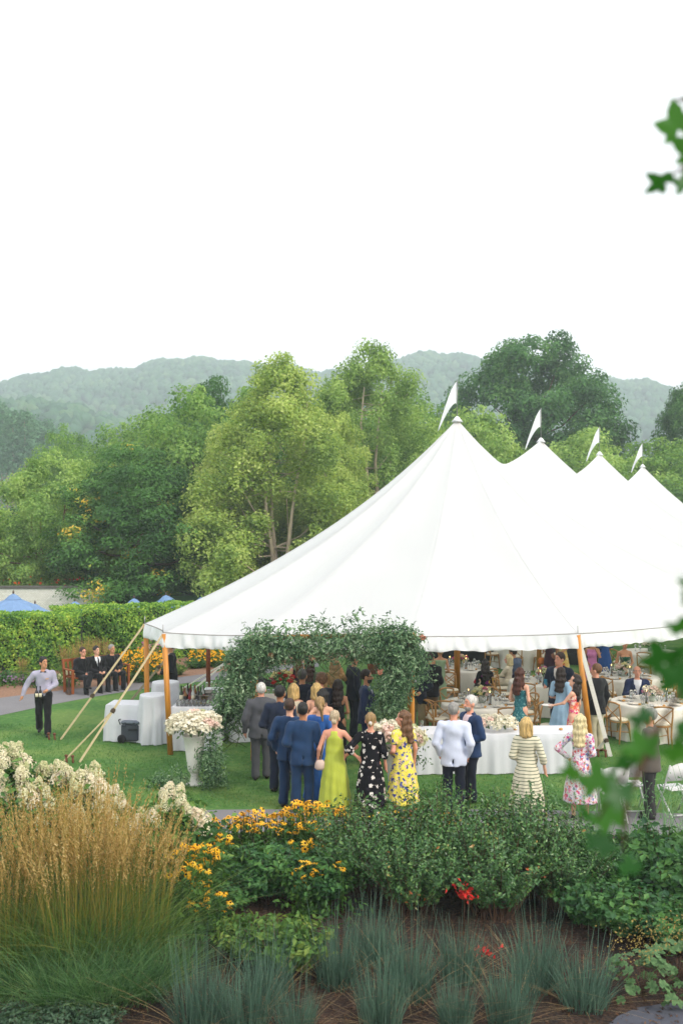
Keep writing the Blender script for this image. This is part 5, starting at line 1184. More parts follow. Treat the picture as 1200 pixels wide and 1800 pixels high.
# loose chairs left of the table with the pink centrepiece
for px, py, tx, ty, lb in ((757,1284,1.2,2,'cross-back chair turned away beside the arch foliage, leftmost of the row'),(783,1286,.2,1,'cross-back chair with a cream cushion second from the arch foliage'),(792,1232,.2,-1,'cross-back chair by the inner pole near the sage green gown'),(763,1222,-.5,1,'cross-back chair beside the sage green gown on its left'),(965,1302,-1,-.3,'cross-back chair between the teal dress and the tall man in navy'),(1062,1250,1,.5,'cross-back chair behind the man in the black blazer')):
    p = G(px, py+14); chair(p.x, p.y, (p.x+tx, p.y+ty), lb)
# long buffet table in front
o = thing('buffet_table', 'long table under a white cloth behind the two talking men', 'table', (2.95, 19.25, 0), math.radians(1.5))
put('tablecloth', boxdrape(3.35, .76, .76, 3), linen, o)
mb = MB(); mb.box((0, 0, .735), (3.3, .72, .03)); put('tabletop', mb, chw, o)
for s in (-1, 1):
    for u in (-1, 1): mb = MB(); mb.tube([(s*1.45, u*.28, 0), (s*1.45, u*.28, .72)], .018, 6); put('leg', mb, steel, o)
bouquet((2.93+.05, 19.25, .765), 'low arrangement of white roses on the long white table', .36, .20, 22, [pm_w, pm_w, pm_w, pm_p], None, 31, 90, lift=.02, br=(.06, .10))
p = G(741, 1276, .77); simple('tumbler', tum, glassm, 'water tumbler on the left end of the long white table', 'glass', (p.x, p.y, .765))
for px in (905, 925, 985): p = G(px, 1283, .77); simple('bread_roll', roll_me, bread, 'bread roll on the long white table', 'bread', (p.x, p.y, .765), 'rolls on the long white table')
# far drapes and stage behind the tables
o = thing('bandstand', 'black draped bandstand at the back of the tent', 'stage', (5.4, 36.0, 0), math.radians(-8))
mb = MB(); V2 = [(-4+8*i/60., .12*math.sin(i*1.7), z) for i in range(61) for z in (0, 1.2, 2.3)]; mb.raw(V2, [(i*3+j, (i+1)*3+j, (i+1)*3+j+1, i*3+j+1) for i in range(60) for j in range(2)]); put('backdrop', mb, M('black_drape', '#101116', rough=.95, var=.3, scale=4), o)
mb = MB(); mb.box((0, -1.2, .2), (7, 2.2, .38), bev=.02); put('platform', mb, M('stage_black', '#17181b', rough=.7), o)
for i, (x, z) in enumerate(((-2.4, 1.2), (-1.2, .9), (.2, 1.1), (1.5, .8))):
    o = thing('loudspeaker', 'black loudspeaker on the bandstand', 'speaker', (5.4+x, 35.0, .39), 0, 'loudspeakers on the bandstand')
    mb = MB(); mb.box((0, 0, z/2), (.55, .45, z), bev=.02); put('cabinet', mb, M('speaker_black', '#1d1e22', rough=.6), o); mb = MB(); mb.lathe([(.2, 0), (.19, .02), (.08, -.01), (.01, -.01)], 14); mb.xform(Matrix.Translation((0, -.226, z*.6)) @ Matrix.Rotation(PI/2, 4, 'X')); put('speaker_cone', mb, M('speaker_cone', '#2d2e33', rough=.4), o)
for k, (x, y) in enumerate(((1.0, 31.5), (2.2, 32.2), (8.4, 34.5))):
    o = thing('potted_fern', ['dark green fern in a pot left of the bandstand', 'dark green fern in a pot before the bandstand', 'dark green fern in a pot right of the bandstand'][k], 'plant', (x, y, 0), 0, 'ferns in front of the bandstand')
    put('pot', MB().lathe([(.14, 0), (.19, .3), (.2, .32)], 12), M('terracotta', '#8a5238', rough=.8), o)
    V, F = blades(RNG.normal(0, .06, (160, 3))*np.array([1, 1, 0])+np.array([0, 0, .3]), RNG.uniform(.4, .8, 160), RNG.uniform(.3, 1.1, 160), .05, RNG, 3, .7); q_ = put('fronds', np_mesh('fronds', V, F), Ld, o); q_['kind'] = 'stuff'
# ------------------------------------------------------------------ urns with flowers
urnm = M('white_urn', '#e9e6df', rough=.5, var=.04, scale=12, bump=.2, bscale=50)
for key, (x, y), lb, blb in (('l', tuple(G(342, 1379)[:2]), 'tall white fluted urn on the lawn left of the arch', 'big bouquet of white hydrangeas and blush roses in the left urn'),
                       ('r', (.93, 17.15), 'tall white urn between the two women in floral dresses', 'big bouquet of white hydrangeas in the urn between the floral dresses')):
    o = thing('urn', lb, 'urn', (x, y, 0))
    put('foot', MB().lathe([(.155,0),(.155,.03),(.11,.06),(.075,.11),(.062,.17),(.085,.22)], 24), urnm, o)
    put('bowl', MB().lathe([(.085,.22),(.115,.26),(.125,.30),(.16,.60),(.20,.86),(.225,.885),(.225,.905),(.19,.90),(.12,.85)], 24), urnm, o)
    bouquet((x, y, .86), blb, .42, .40, 34, [pm_w, pm_w, pm_w, pm_gw, pm_w, pm_w, pm_p] if key == 'l' else [pm_w, pm_w, pm_w, pm_w, pm_gw, pm_p], None, 41 if key == 'l' else 42, 320, lift=.0, br=(.10, .15))
def trail(path, n, seed, label):
    o = thing('trailing_greenery', label, 'garland', (0, 0, 0)); V, F = garland(path, n, seed, lsz=.075); q_ = put('leaves', np_mesh('leaves', V, F), Lg, o); q_['kind'] = 'stuff'
    mb = MB(); mb.tube([AT(p[0], p[1], p[2]) for p in path], .008, 4); put('stem', mb, M('vine_stem', '#4b5a33'), o)
trail([(368,1300,17.9,.10),(372,1335,17.9,.13),(376,1362,17.85,.16),(384,1370,17.8,.12)], 1500, 61, 'leafy vine hanging down the right side of the left urn')
trail([(330,1368,17.9,.10),(310,1368,17.9,.10),(290,1374,17.8,.07),(270,1372,17.8,.05)], 650, 62, 'leafy vine lying on the grass left of the urn foot')
trail([(722,1300,17.2,.08),(728,1322,17.1,.07),(733,1345,17.1,.04)], 260, 63, 'sparse vine hanging beside the yellow floral dress')
# ------------------------------------------------------------------ drinks tables on the left
p = G(224, 1306); o = thing('side_table', 'low rectangular table with a white cloth beside the grey cooler', 'table', (p.x+.0, p.y+.42, 0), math.radians(-4))
put('tablecloth', boxdrape(.95, .62, .80, 8, flare=.07), linen, o)
for s in (-1, 1): mb = MB(); mb.beam((s*.4, -.2, 0), (s*.4, .2, .76), .04, .04); put('folding_leg', mb, steel, o)
for px, py, zt, r, lb in ((267, 1310, 1.05, .30, 'tall cocktail table in a white cloth beside the orange tent pole'), (288, 1284, 1.08, .31, 'tall cocktail table in a white cloth behind the orange tent pole')):
    p = G(px, py); o = thing('cocktail_table', lb, 'table', (p.x, p.y+.25, 0), 0, 'cocktail tables by the bar')
    put('tablecloth', drape(r, zt, 60, seed=px, amp=.035, folds=7), linen, o); put('pedestal', MB().lathe([(.22, 0), (.22, .03), (.03, .06), (.03, zt-.05), (r-.05, zt-.03)], 14), steel, o)
bx, by = (340-600)*20.9/FOC, 20.95
o = thing('bar_table', 'long bar table under a white cloth crowded with bottles and glasses', 'table', (bx+.05, by+.75, 0), math.radians(-3))
put('tablecloth', boxdrape(.88, 1.9, .92, 12), linen, o); mb = MB(); mb.box((0, 0, .89), (.84, 1.8, .03)); put('tabletop', mb, chw, o)
for s in (-1, 1): mb = MB(); mb.beam((0, s*.8, 0), (0, s*.8, .87), .6, .04); put('folding_leg', mb, steel, o)
hz_ = .925
for r_ in range(3):
    for i in range(8): simple('tumbler', tum, glassm, 'short clear glass lined up on the front of the bar', 'glass', (bx-.32+.09*i, by-.10+r_*.09, hz_), 'glasses lined up on the bar front')
bott = MB().lathe([(.036,0),(.037,.02),(.037,.19),(.014,.24),(.013,.30),(.016,.302),(.016,.32),(.012,.325)], 10).mesh('bottle'); lab_me = MB().lathe([(.0378,.06),(.0378,.15)], 10).mesh('bottle_label')
bm_ = {k: M('bottle_'+k, c, rough=.12, var=.05, spec=.6) for k, c in (('green', '#1c3a22'), ('amber', '#8a5a22'), ('red', '#6a1420'), ('clear', '#b8bdb8'), ('dark', '#1a1512'), ('orange', '#b8702c'), ('teal', '#2c6a6a'))}
lb_m = [M('label_cream', '#d8cfb4', rough=.8, var=.1), M('label_black', '#23211f', rough=.7, var=.1), M('label_red', '#8a2a24', rough=.8, var=.1)]
bcol = ['green', 'amber', 'red', 'clear', 'dark', 'green', 'orange', 'clear', 'red', 'amber', 'green', 'clear', 'red', 'dark', 'amber', 'teal', 'orange', 'green']
def bottle(x, y, z, col, label, grp, s=1.0, lab=0, rz=0, rx=0):
    o = thing('bottle', label, 'bottle', (x, y, z), rz, grp); o.scale = (s,)*3; o.rotation_euler[0] = rx
    if not bott.materials: bott.materials.append(bm_[col]); lab_me.materials.append(lb_m[0])
    a = put('bottle_body', bott, None, o); a.material_slots[0].link = 'OBJECT'; a.material_slots[0].material = bm_[col]
    a = put('bottle_label', lab_me, None, o); a.material_slots[0].link = 'OBJECT'; a.material_slots[0].material = lb_m[lab]; return o
for i, c in enumerate(bcol):
    bottle(bx-.30+.085*(i % 6)+rr_.uniform(-.015, .015), by+.26+.13*(i//6)+rr_.uniform(-.02, .02), hz_, c, f'{c} bottle among the spirits on the bar', f'{c} bottles on the bar', rr_.uniform(.95, 1.15), i % 3, rr_.uniform(0, 6))
silver = M('silver_plate', '#9c9790', rough=.25, metal=.9, var=.15)
for i, (dx, dy, lb) in enumerate(((.20, .32, 'silver ice tub on the bar, the nearer one'), (.22, .66, 'silver ice tub on the bar, the farther one'))):
    o = thing('ice_tub', lb, 'ice tub', (bx+dx, by+dy, hz_)); mb = MB(); mb.lathe([(.13,0),(.15,.05),(.19,.17),(.205,.18),(.19,.185),(.15,.06),(.01,.04)], 20); put('tub', mb, silver, o)
    for s in (-1, 1): mb = MB(); mb.tube([(s*.19, -.05, .13), (s*.235, 0, .14), (s*.19, .05, .13)], .008, 5); put('handle', mb, silver, o)
for i in range(7): simple('cut_lemon', MB().ball((0, 0, .0), .028, 7, 5), M('lemon', '#d8b83a', rough=.5), 'lemon on the bar beside the ice tub', 'lemon', (bx+.0+.05*i, by+.12+.03*(i % 2), hz_+.028), 'lemons on the bar')
# second bar table seen through the arch, wine bottles and flowers
p2 = (-1.35, 22.0); o = thing('bar_table', 'white bar table with wine bottles seen through the arch', 'table', (p2[0], p2[1], 0), math.radians(4))
put('tablecloth', boxdrape(2.1, .75, .92, 14), linen, o)
for s in (-1, 1): mb = MB(); mb.beam((s*.9, -.25, 0), (s*.9, .25, .9), .04, .04); put('folding_leg', mb, steel, o)
for i in range(9): bottle(p2[0]+.10+.10*i, p2[1]-.18, hz_, ['dark', 'green', 'dark'][i % 3], 'dark wine bottle lined up on the table seen through the arch', 'wine bottles seen through the arch', 1.05, 2 if i % 2 else 0)
for i in range(8): simple('wine_glass', wg, glassm, 'wine glass on the table seen through the arch', 'wine glass', (p2[0]-.9+.11*i, p2[1]-.22, hz_), 'wine glasses seen through the arch')
bouquet((p2[0]+.05, p2[1]+.1, hz_), 'loose red and yellow flowers in a vase behind the wine bottles', .26, .42, 18, [pm_r, pm_y, pm_m], M('clear_vase', '#a9b3a4'), 51, 160, lift=.12)
o = thing('menu_sign', 'plain white card sign on a stand in front of the queue', 'sign', (( 385+80-600)*18.95/FOC+.0, 18.95, 0)); p = AT(478, 1222, 19.4); o.location = (p.x, p.y, 0)
mb = MB(); mb.box((0, 0, 1.22), (.30, .02, .42), bev=.004); put('card', mb, china, o); mb = MB(); mb.tube([(0, .05, 0), (0, .03, 1.2)], .015, 6); mb.box((0, .05, .015), (.3, .3, .03)); put('stand', mb, steel, o)
# third table with stacked glasses far left of arch
p3 = AT(400, 1205, 23.2); o = thing('side_table', 'white clothed table with rows of glasses half hidden behind the arch foliage', 'table', (p3.x, p3.y, 0)); put('tablecloth', boxdrape(1.1, .7, .88, 15), linen, o); mb = MB(); mb.beam((0, 0, 0), (0, 0, .86), .7, .4); put('folding_leg', mb, steel, o)
for i in range(10): simple('wine_glass', wg, glassm, 'wine glass on the table behind the left arch foliage', 'wine glass', (p3.x-.45+.1*i, p3.y-.2+.06*(i % 2), .885), 'wine glasses behind the left arch foliage')
# ------------------------------------------------------------------ wheeled cooler
p = G(229, 1307); o = thing('cooler', 'dark grey wheeled hard cooler on the grass beside the white-clothed tables', 'cooler', (p.x, p.y+.2, 0), math.radians(-8)); cg = M('cooler_grey', '#3b4049', rough=.6, var=.08); cg2 = M('cooler_light', '#5f6873', rough=.6)
mb = MB(); mb.box((.02, 0, .23), (.40, .42, .36), bev=.03); put('cooler_body', mb, cg, o)
mb = MB(); mb.box((.02, 0, .445), (.42, .44, .07), bev=.025); lid = put('lid', mb, cg2, o)
for s in (-1, 1): mb = MB(); mb.box((.02+s*.1, -.225, .41), (.05, .02, .1), bev=.004); put('latch', mb, cg, lid)
mb = MB(); mb.box((.09, -.215, .30), (.2, .03, .05), bev=.01); put('side_handle', mb, M('cooler_dark', '#22252b', rough=.7), o)
mb = MB(); mb.tube([(-.19, -.2, .40), (-.23, -.2, .5), (-.23, .2, .5), (-.19, .2, .40)], .012, 6); put('pull_handle', mb, cg, o)
for s in (-1, 1):
    mb = MB(); mb.lathe([(.02, -.03), (.085, -.03), (.095, 0), (.085, .03), (.02, .03)], 18); mb.xform(Matrix.Translation((-.16, s*.21, .095)) @ Matrix.Rotation(PI/2, 4, 'X')); put('wheel', mb, M('rubber', '#17181a', rough=.8), o)
# ------------------------------------------------------------------ bench
bpx = (170-600)*28.35/FOC; teak = M('teak', '#8a4a22', rough=.6, var=.2, scale=6, vec=(1, 6, 6)); o = thing('garden_bench', 'reddish wooden garden bench with slatted seat holding three men in black', 'bench', (bpx, 28.42, 0), math.radians(42))
BW = 1.75
for i in range(5): mb = MB(); mb.box((0, -.18+.09*i, .43), (BW-.1, .075, .025)); put('seat_slat', mb, teak, o)
for i in range(12): mb = MB(); mb.beam((-BW/2+.14+i*.134, .26, .45), (-BW/2+.14+i*.134, .33, .84), .05, .018); put('back_slat', mb, teak, o)
mb = MB(); mb.beam((-BW/2, .34, .88), (BW/2, .34, .88), .035, .08); put('top_rail', mb, teak, o); mb = MB(); mb.beam((-BW/2, .25, .44), (BW/2, .25, .44), .035, .06); put('rail', mb, teak, o)
for s in (-1, 1):
    x = s*BW/2
    mb = MB(); mb.beam((x, .23, 0), (x, .25, .45), .06, .06); mb.beam((x, .25, .45), (x, .35, .92), .06, .06); put('back_leg', mb, teak, o)
    mb = MB(); mb.beam((x, -.24, 0), (x, -.24, .64), .06, .06); put('leg', mb, teak, o); mb = MB(); mb.box((x, .02, .655), (.07, .60, .035), bev=.008); put('armrest', mb, teak, o)
# ------------------------------------------------------------------ white folding garden chairs on the right
wp = M('white_paint', '#dcdcda', rough=.45, var=.04)
def folding():
    out = []; S_ = lambda nm, mb: out.append((nm, mb.mesh(nm), wp))
    for s in (-1, 1):
        mb = MB(); mb.tube([(s*.21, .22, 0), (s*.215, 0, .40), (s*.215, -.20, .86)], .016, 6); S_('back_post', mb)
        mb = MB(); mb.tube([(s*.19, -.24, 0), (s*.19, .20, .45)], .015, 6); S_('leg', mb)
    for i in range(6): mb = MB(); mb.box((-.16+.064*i, 0, .45), (.055, .38, .018), bev=.004); S_('seat_slat', mb)
    mb = MB(); V2 = []; 
    for i in range(13):
        x = -.22+.44*i/12.; V2 += [(x, -.085, .58), (x, -.19, .83+.055*math.sin(PI*i/12.)), (x, -.205, .83+.055*math.sin(PI*i/12.)), (x, -.10, .58)]
    F2 = [(i*4+j, (i+1)*4+j, (i+1)*4+(j+1) % 4, i*4+(j+1) % 4) for i in range(12) for j in range(4)]; mb.raw(V2, F2); S_('backrest', mb)
    mb = MB(); mb.tube([(-.19, .2, .43), (.19, .2, .43)], .012, 6); S_('front_bar', mb); mb = MB(); mb.tube([(-.19, -.2, .05), (.19, -.2, .05)], .01, 6); S_('stretcher', mb); return out
fo = None
for px, py, rz, lb in ((1075, 1440, 168, 'white folding chair nearest the pink-flowered blouse, half behind maple leaves'), (1108, 1425, 172, 'white folding chair left of the man with the grey-brown jacket'), (1185, 1432, 185, 'white folding chair right of the man with the grey-brown jacket'), (1235, 1430, 180, 'white folding chair cut by the right edge')):
    p = G(px, py); 
    if fo is None:
        fo = thing('folding_chair', lb, 'chair', p, math.radians(rz-170), 'white folding garden chairs at the right')
        for nm, me, mt in folding(): put(nm, me, mt, fo)
    else: dup(fo, p, math.radians(rz-170), lb)
# ------------------------------------------------------------------ things people hold
def held(name, mb, mat, key, local, label, cat_, rx=0, rz=0): 
    pos = P_[key][1](local); o = put(name, mb, mat, None, pos); o.rotation_euler = (rx, 0, rz); return tag(o, label, cat_)
w = P_['plate'][1]((-.17, .50, 1.10)); simple('plate', plate_me, china, 'white plate held out by the woman in the orange floral dress', 'plate', w)
w = P_['bob'][1]((.28, .27, 1.33)); o = thing('wine_glass', 'wine glass of bright orange drink held up by the blonde bob woman', 'wine glass', w); put('bowl', wg, glassm, o)
put('drink', MB().lathe([(.003,.092),(.020,.105),(.034,.135),(.034,.155),(.001,.156)], 12), M('orange_drink', '#c8481c', rough=.1, var=.05), o)
held('clutch_bag', MB().box((0, 0, 0), (.045, .20, .15), bev=.012), black, 'floralY', (.12, -.02, .80), 'black clutch bag held by the woman in the yellow dress', 'bag', 0, .5)
def strap_bag(key, local, sh, mat, label, sz=(.14, .07, .12)):
    a, b = P_[key][1](local), P_[key][1](sh); o = thing('handbag', label, 'bag', a); mb = MB(); mb.lathe([(sz[0]*.35, -sz[2]/2), (sz[0]*.55, -sz[2]*.3), (sz[0]*.5, sz[2]*.2), (sz[0]*.3, sz[2]/2)], 12); mb.v = [(p[0], p[1]*.55, p[2]) for p in mb.v]; put('bag_body', mb, mat, o)
    mb = MB(); mb.tube([Vector((0, 0, sz[2]*.4)), b-a], .005, 4); put('strap', mb, mat, o)
strap_bag('lime', (-.24, -.06, .86), (-.12, -.05, 1.42), M('blush_leather', '#cbb3a6', rough=.5), 'small blush shoulder bag hanging on the lime dress', (.17, .1, .16))
strap_bag('greendr', (-.25, -.02, .70), (-.15, -.02, 1.42), M('tan_leather', '#9a8368', rough=.5), 'tan shoulder bag hanging beside the sage green gown', (.16, .1, .16))
strap_bag('plumG', (.26, .02, .72), (.22, .02, .95), M('orange_leather', '#c8702a', rough=.5), 'orange bag hanging from the hand of the person in plum', (.2, .1, .2))
held('purse', MB().box((0, 0, 0), (.05, .09, .15), bev=.01), M('gold_purse', '#b9a783', rough=.4), 'blackD', (.20, .02, 1.05), 'pale gold purse at the side of the backless black dress', 'bag')
held('purse', MB().box((0, 0, 0), (.16, .04, .12), bev=.01), cream, 'greenF', (.0, .24, .95), 'small cream bag in the hands of the strapless green dress', 'bag')
held('mobile_phone', MB().box((0, 0, 0), (.075, .012, .15), bev=.004), M('phone_teal', '#2f7f9a', rough=.3), 'greentie', (.19, .28, 1.20), 'teal cased phone in the hand of the tall man with the green tie', 'phone', 0, 2.4)
w = P_['teal'][1]((.05, .24, 1.0)); simple('wine_glass', wg, glassm, 'wine glass held by the woman in the teal dress', 'wine glass', w-Vector((0, 0, .1)))
for i, dx in enumerate((-.03, .05)):
    w = P_['waiter'][1]((.08+dx, .25, .90)); bottle(w.x, w.y, w.z-.04, 'dark', ['dark wine bottle with a white label held by the waiter, the left one', 'dark wine bottle with a white label held by the waiter, the right one'][i], 'bottles carried by the waiter', .9, 0)
w = P_['waiter'][1]((-.09, .155, 1.30)); o = put('name_badge', MB().box((0, 0, 0), (.07, .008, .02)), M('badge_gold', '#c99a62', rough=.4), None, w, math.radians(192)); tag(o, 'narrow gold name badge pinned to the waiter\'s shirt', 'badge')
hm_ = M('hair_clip', '#cfc8c2', rough=.3); w = P_['floralB'][1]((0, -.14, 1.62)); o = put('hair_clip', MB().ball((0, 0, 0), .03, 8, 5, (1, .5, 1.3)), hm_, None, w); tag(o, 'pearly clip in the hair of the woman in black and white', 'hair clip')
# ================================================================== FOREGROUND AND BORDER PLANTS
def stuffpart(nm, me, mt, o): q_ = put(nm, me, mt, o); q_['kind'] = 'stuff'; return q_
reed_s = LEAF('reed_stem', [(.0, '#5d6a2e'), (.4, '#7d8238'), (.7, '#a08a48'), (.95, '#b59a5e')], clump=1.2, trans=.25)
reed_l = LEAF('reed_blade', ['#35562c', '#4f7038', '#6f8a42', '#9a9a50'], clump=1.2, trans=.3)
reed_p = LEAF('reed_plume', ['#8f7640', '#ad9158', '#c3a96e', '#d6c28e'], clump=1.5, trans=.35, rough=.9, spec=.05)
def reed_meshes(seed, ns=115, H=1.85, nb=420):
    rng = np.random.default_rng(seed); r = .30*np.sqrt(rng.random(ns)); a = rng.uniform(0, 2*PI, ns); base = np.stack([r*np.cos(a), r*np.sin(a), np.zeros(ns)], 1)
    h = H*rng.uniform(.74, 1.04, ns); ln = rng.uniform(.02, .21, ns)*(r/.3*.7+.3); az = a+rng.normal(0, .5, ns)
    V, F = blades(base, h, ln, .006, rng, 5, .9, .45, az)
    ts = np.linspace(.60, 1.0, 17); P, T = [], []
    d = np.stack([np.cos(az), np.sin(az), np.zeros(ns)], 1)
    def c(t): k = ln*(t+.9*t*t); return base+d*(h*k)[:, None]+np.array([0, 0, 1.])*(h*t*(1-.35*np.clip(ln*.9*t, 0, 1.6)))[:, None]
    for t in ts:
        for q in range(2): P.append(c(t)+rng.normal(0, .006, (ns, 3))); T.append(unit(c(t+.02)-c(t-.02)))
    P = np.concatenate(P); T = np.concatenate(T); w = np.tile(np.repeat(np.clip(np.sin(PI*np.clip((ts-.57)/.46, .08, .96)), .3, 1), 2)[:, None], (1, ns)).ravel()
    Vp, Fp = leaf_quads(P, sph(len(P), rng), .056, .22, rng, T=T*2.6); 
    Vc = Vp.reshape(-1, 4, 3); ctr = Vc.mean(1, keepdims=True); Vp = (ctr+(Vc-ctr)*np.array(w)[:, None, None]**.5).reshape(-1, 3)
    rb = .33*np.sqrt(rng.random(nb)); ab = rng.uniform(0, 2*PI, nb); Pb = np.stack([rb*np.cos(ab), rb*np.sin(ab), np.zeros(nb)], 1)
    Vb, Fb = blades(Pb, rng.uniform(.45, 1.15, nb), rng.uniform(.1, .75, nb), .011, rng, 5, 1.1, .1, ab+rng.normal(0, .5, nb))
    return np_mesh('stems', V, F), np_mesh('plumes', Vp, Fp), np_mesh('blades', Vb, Fb)
RM = [reed_meshes(s) for s in (71, 72)]
def reed(loc, rz, s, label, v=0, grp='feather reed grasses in the foreground'):
    o = thing('reed_grass', label, 'ornamental grass', loc, rz, grp); o.scale = (s, s, s)
    for nm, me, mt in zip(('stems', 'plumes', 'blades'), RM[v], (reed_s, reed_p, reed_l)): stuffpart(nm, me, mt, o)
for i, (px, py, s, lb) in enumerate(((62, 1668, 1.0, 'tawny feather reed grass at the left edge of the picture'), (128, 1700, 1.03, 'tawny feather reed grass with the tallest plumes, second from the left edge'), (196, 1694, 1.0, 'tawny feather reed grass in the middle of the clump beside the yellow daisies'), (252, 1672, .90, 'feather reed grass at the right side, its plumes leaning over the yellow daisies'), (160, 1640, 1.0, 'feather reed grass at the back of the group under the hydrangeas'), (10, 1700, .82, 'low feather reed grass cut by the left edge'))):
    reed(G(px, py), i*1.3, s, lb, i % 2)
for i, (px, Dd, s) in enumerate(((120, 31.0, .55), (150, 31.2, .66), (178, 31.4, .64), (262, 31.8, .50), (40, 30.8, .34))):
    reed(((px-600)*Dd/FOC, Dd, 0), i, s, ['feather reed grass behind the waiter against the hedge', 'feather reed grass directly behind the bench', 'feather reed grass behind the middle of the bench', 'feather reed grass behind the far yellow flowers', 'short brown grass at the left end of the far bed'][i], i % 2, 'grasses in the bed by the hedge')
for i, (px, py, s_, lb) in enumerate(((40, 1745, .62, 'leaning green grass tuft below the reed grass at the left edge'), (105, 1770, .60, 'green grass tuft below the tallest reed grass'), (180, 1765, .62, 'green grass tuft in the middle below the reed grass'), (250, 1752, .55, 'green grass tuft at the right foot of the reed grass'), (300, 1715, .5, 'small green grass tuft between reed grass and blue-green grass'))):
    o = thing('tufted_grass', lb, 'ornamental grass', G(px, py), i*1.7, 'green grass tufts at the foot of the reed grass'); o.scale = (s_*1.3, s_*1.3, s_); stuffpart('blades', RM[i % 2][2], LEAF('tuft_blade', ['#2c5030', '#42693c', '#5f8450', '#8fa060'], clump=1.5, trans=.3), o)
# ---- blue-green bunch grasses
blu = LEAF('bluestem', [(.0, '#30473c'), (.35, '#445f50'), (.7, '#5c7866'), (.9, '#7d8f78'), (.97, '#a08a68')], clump=2.5, trans=.25, rough=.7, gain=1.08)
def bunch(seed, n=360, H=.60):
    rng = np.random.default_rng(seed); r = .20*np.sqrt(rng.random(n)); a = rng.uniform(0, 2*PI, n); P = np.stack([r*np.cos(a), r*np.sin(a), np.zeros(n)], 1)
    tall = rng.random(n) < .12; h = np.where(tall, H*rng.uniform(1.1, 1.6, n), H*rng.uniform(.45, 1.0, n)); ln = np.where(tall, rng.uniform(.02, .12, n), rng.uniform(.04, .34, n)*(.3+.7*r/.2))
    return np_mesh('blades', *blades(P, h, ln, .0075, rng, 4, .7, .25, a+rng.normal(0, .5, n)))
BM = [bunch(s) for s in (81, 82, 83)]; deadm = LEAF('dry_blade', ['#8a7450', '#a89066', '#6f5a40'], trans=.2)
def dead(seed, n=34):
    rng = np.random.default_rng(seed); a = rng.uniform(0, 2*PI, n); P = np.stack([.12*np.cos(a), .12*np.sin(a), np.zeros(n)], 1); return np_mesh('dry_blades', *blades(P, rng.uniform(.2, .5, n), rng.uniform(.7, 1.5, n), .005, rng, 3, .5, .3, a))
DM = [dead(91), dead(92)]
for i, (px, py, s, w) in enumerate(((352, 1812, 1.15, 'at the bottom beside the reed grass'), (430, 1815, 1.1, 'at the bottom below the yellow-green bush'), (470, 1760, 1.0, 'behind the bottom pair, in front of the yellow-green bush'), (592, 1730, 1.05, 'right of the yellow-green bush'), (520, 1822, .8, 'small and low at the bottom edge'), (668, 1800, 1.0, 'at the bottom centre'), (716, 1752, 1.15, 'tall one in front of the shrub stems'), (809, 1722, .95, 'behind a small one, under the red leaves'), (800, 1805, .8, 'small one at the bottom under the red leaves'), (893, 1800, 1.0, 'narrow one at the bottom right of centre'), (940, 1735, 1.1, 'tall one below the dark shrub'), (1025, 1765, .82, 'rounded low one near the dark path corner'), (655, 1690, .95, 'thin one half hidden by taller clumps at the shrub foot'))):
    o = thing('bluestem_grass', 'blue-green bunch grass, '+w, 'ornamental grass', G(px, py), i*.9, 'blue-green bunch grasses in the mulch'); o.scale = (s, s, s*.95)
    if i in (11,): o.scale = (1.25, 1.25, .8)
    stuffpart('blades', BM[i % 3], blu, o); stuffpart('dry_blades', DM[i % 2], deadm, o)
# ---- shrubs built from leafy shoots
def shoots(seed, R, H, n, per, lsz, asp=.5, spread=.8, low=.25, curve=.3, stem_r=.005, jit=.8, base=.35):
    rng = np.random.default_rng(seed); a = rng.uniform(0, 2*PI, n); r0 = R*base*np.sqrt(rng.random(n)); r1 = R*np.sqrt(rng.random(n)); h = H*(.62+.38*rng.random(n))*(1-.30*(r1/R)**2)
    B = np.stack([r0*np.cos(a), r0*np.sin(a), np.zeros(n)], 1); a2 = a+rng.normal(0, .35, n); E = np.stack([r1*np.cos(a2), r1*np.sin(a2), h], 1)
    Ps, Ns, Ts = [], [], []
    for k in range(per):
        t = low+(1-low)*(k+rng.random(n))/per; t = np.clip(t, 0, 1)[:, None]; p = B*(1-t**1.4)+E*t**1.4; p[:, 2] = (E[:, 2:]*t)[:, 0]
        s = sph(n, rng); s[:, 2] *= .3; s = unit(s); Ps.append(p+s*lsz*.6); Ns.append(np.array([0, 0, .8])+s*.25+unit(E*np.array([1, 1, 0])+1e-6)*.45); Ts.append(s+np.array([0, 0, .55]))
    V, F = leaf_quads(np.concatenate(Ps), np.concatenate(Ns), lsz, asp, rng, jit=jit, T=np.concatenate(Ts)*1.5)
    mb = MB()
    for i in range(0, n, 2): mb.tube([B[i], B[i]*.45+E[i]*.55*np.array([1, 1, 1])+np.array([0, 0, .04*H]), E[i]], [stem_r*1.6, stem_r, stem_r*.5], 4, cap=False)
    return np_mesh('leaves', V, F), mb.mesh('stems')
twig = M('brown_twig', '#5d4636', rough=.8, var=.25)
aro = LEAF('shrub_leaf', [(.0, '#22431f'), (.4, '#355a2e'), (.70, '#4a7038'), (.87, '#6f8a4c'), (.93, '#94703c'), (.965, '#b5502c')], clump=2.2, trans=.14, rough=.35, spec=.5, mixn=.3, gain=1.3)
SH = [shoots(101, .95, 1.32, 190, 52, .058, .52), shoots(102, .95, 1.30, 190, 52, .058, .52)]
def shrub(loc, rz, s, label, meshes, lm, grp=None, sz=None, cat_='shrub', nm='leafy_shrub'):
    o = thing(nm, label, cat_, loc, rz, grp); o.scale = (s, s, sz or s); stuffpart('leaves', meshes[0], lm, o); stuffpart('stems', meshes[1], twig, o); return o
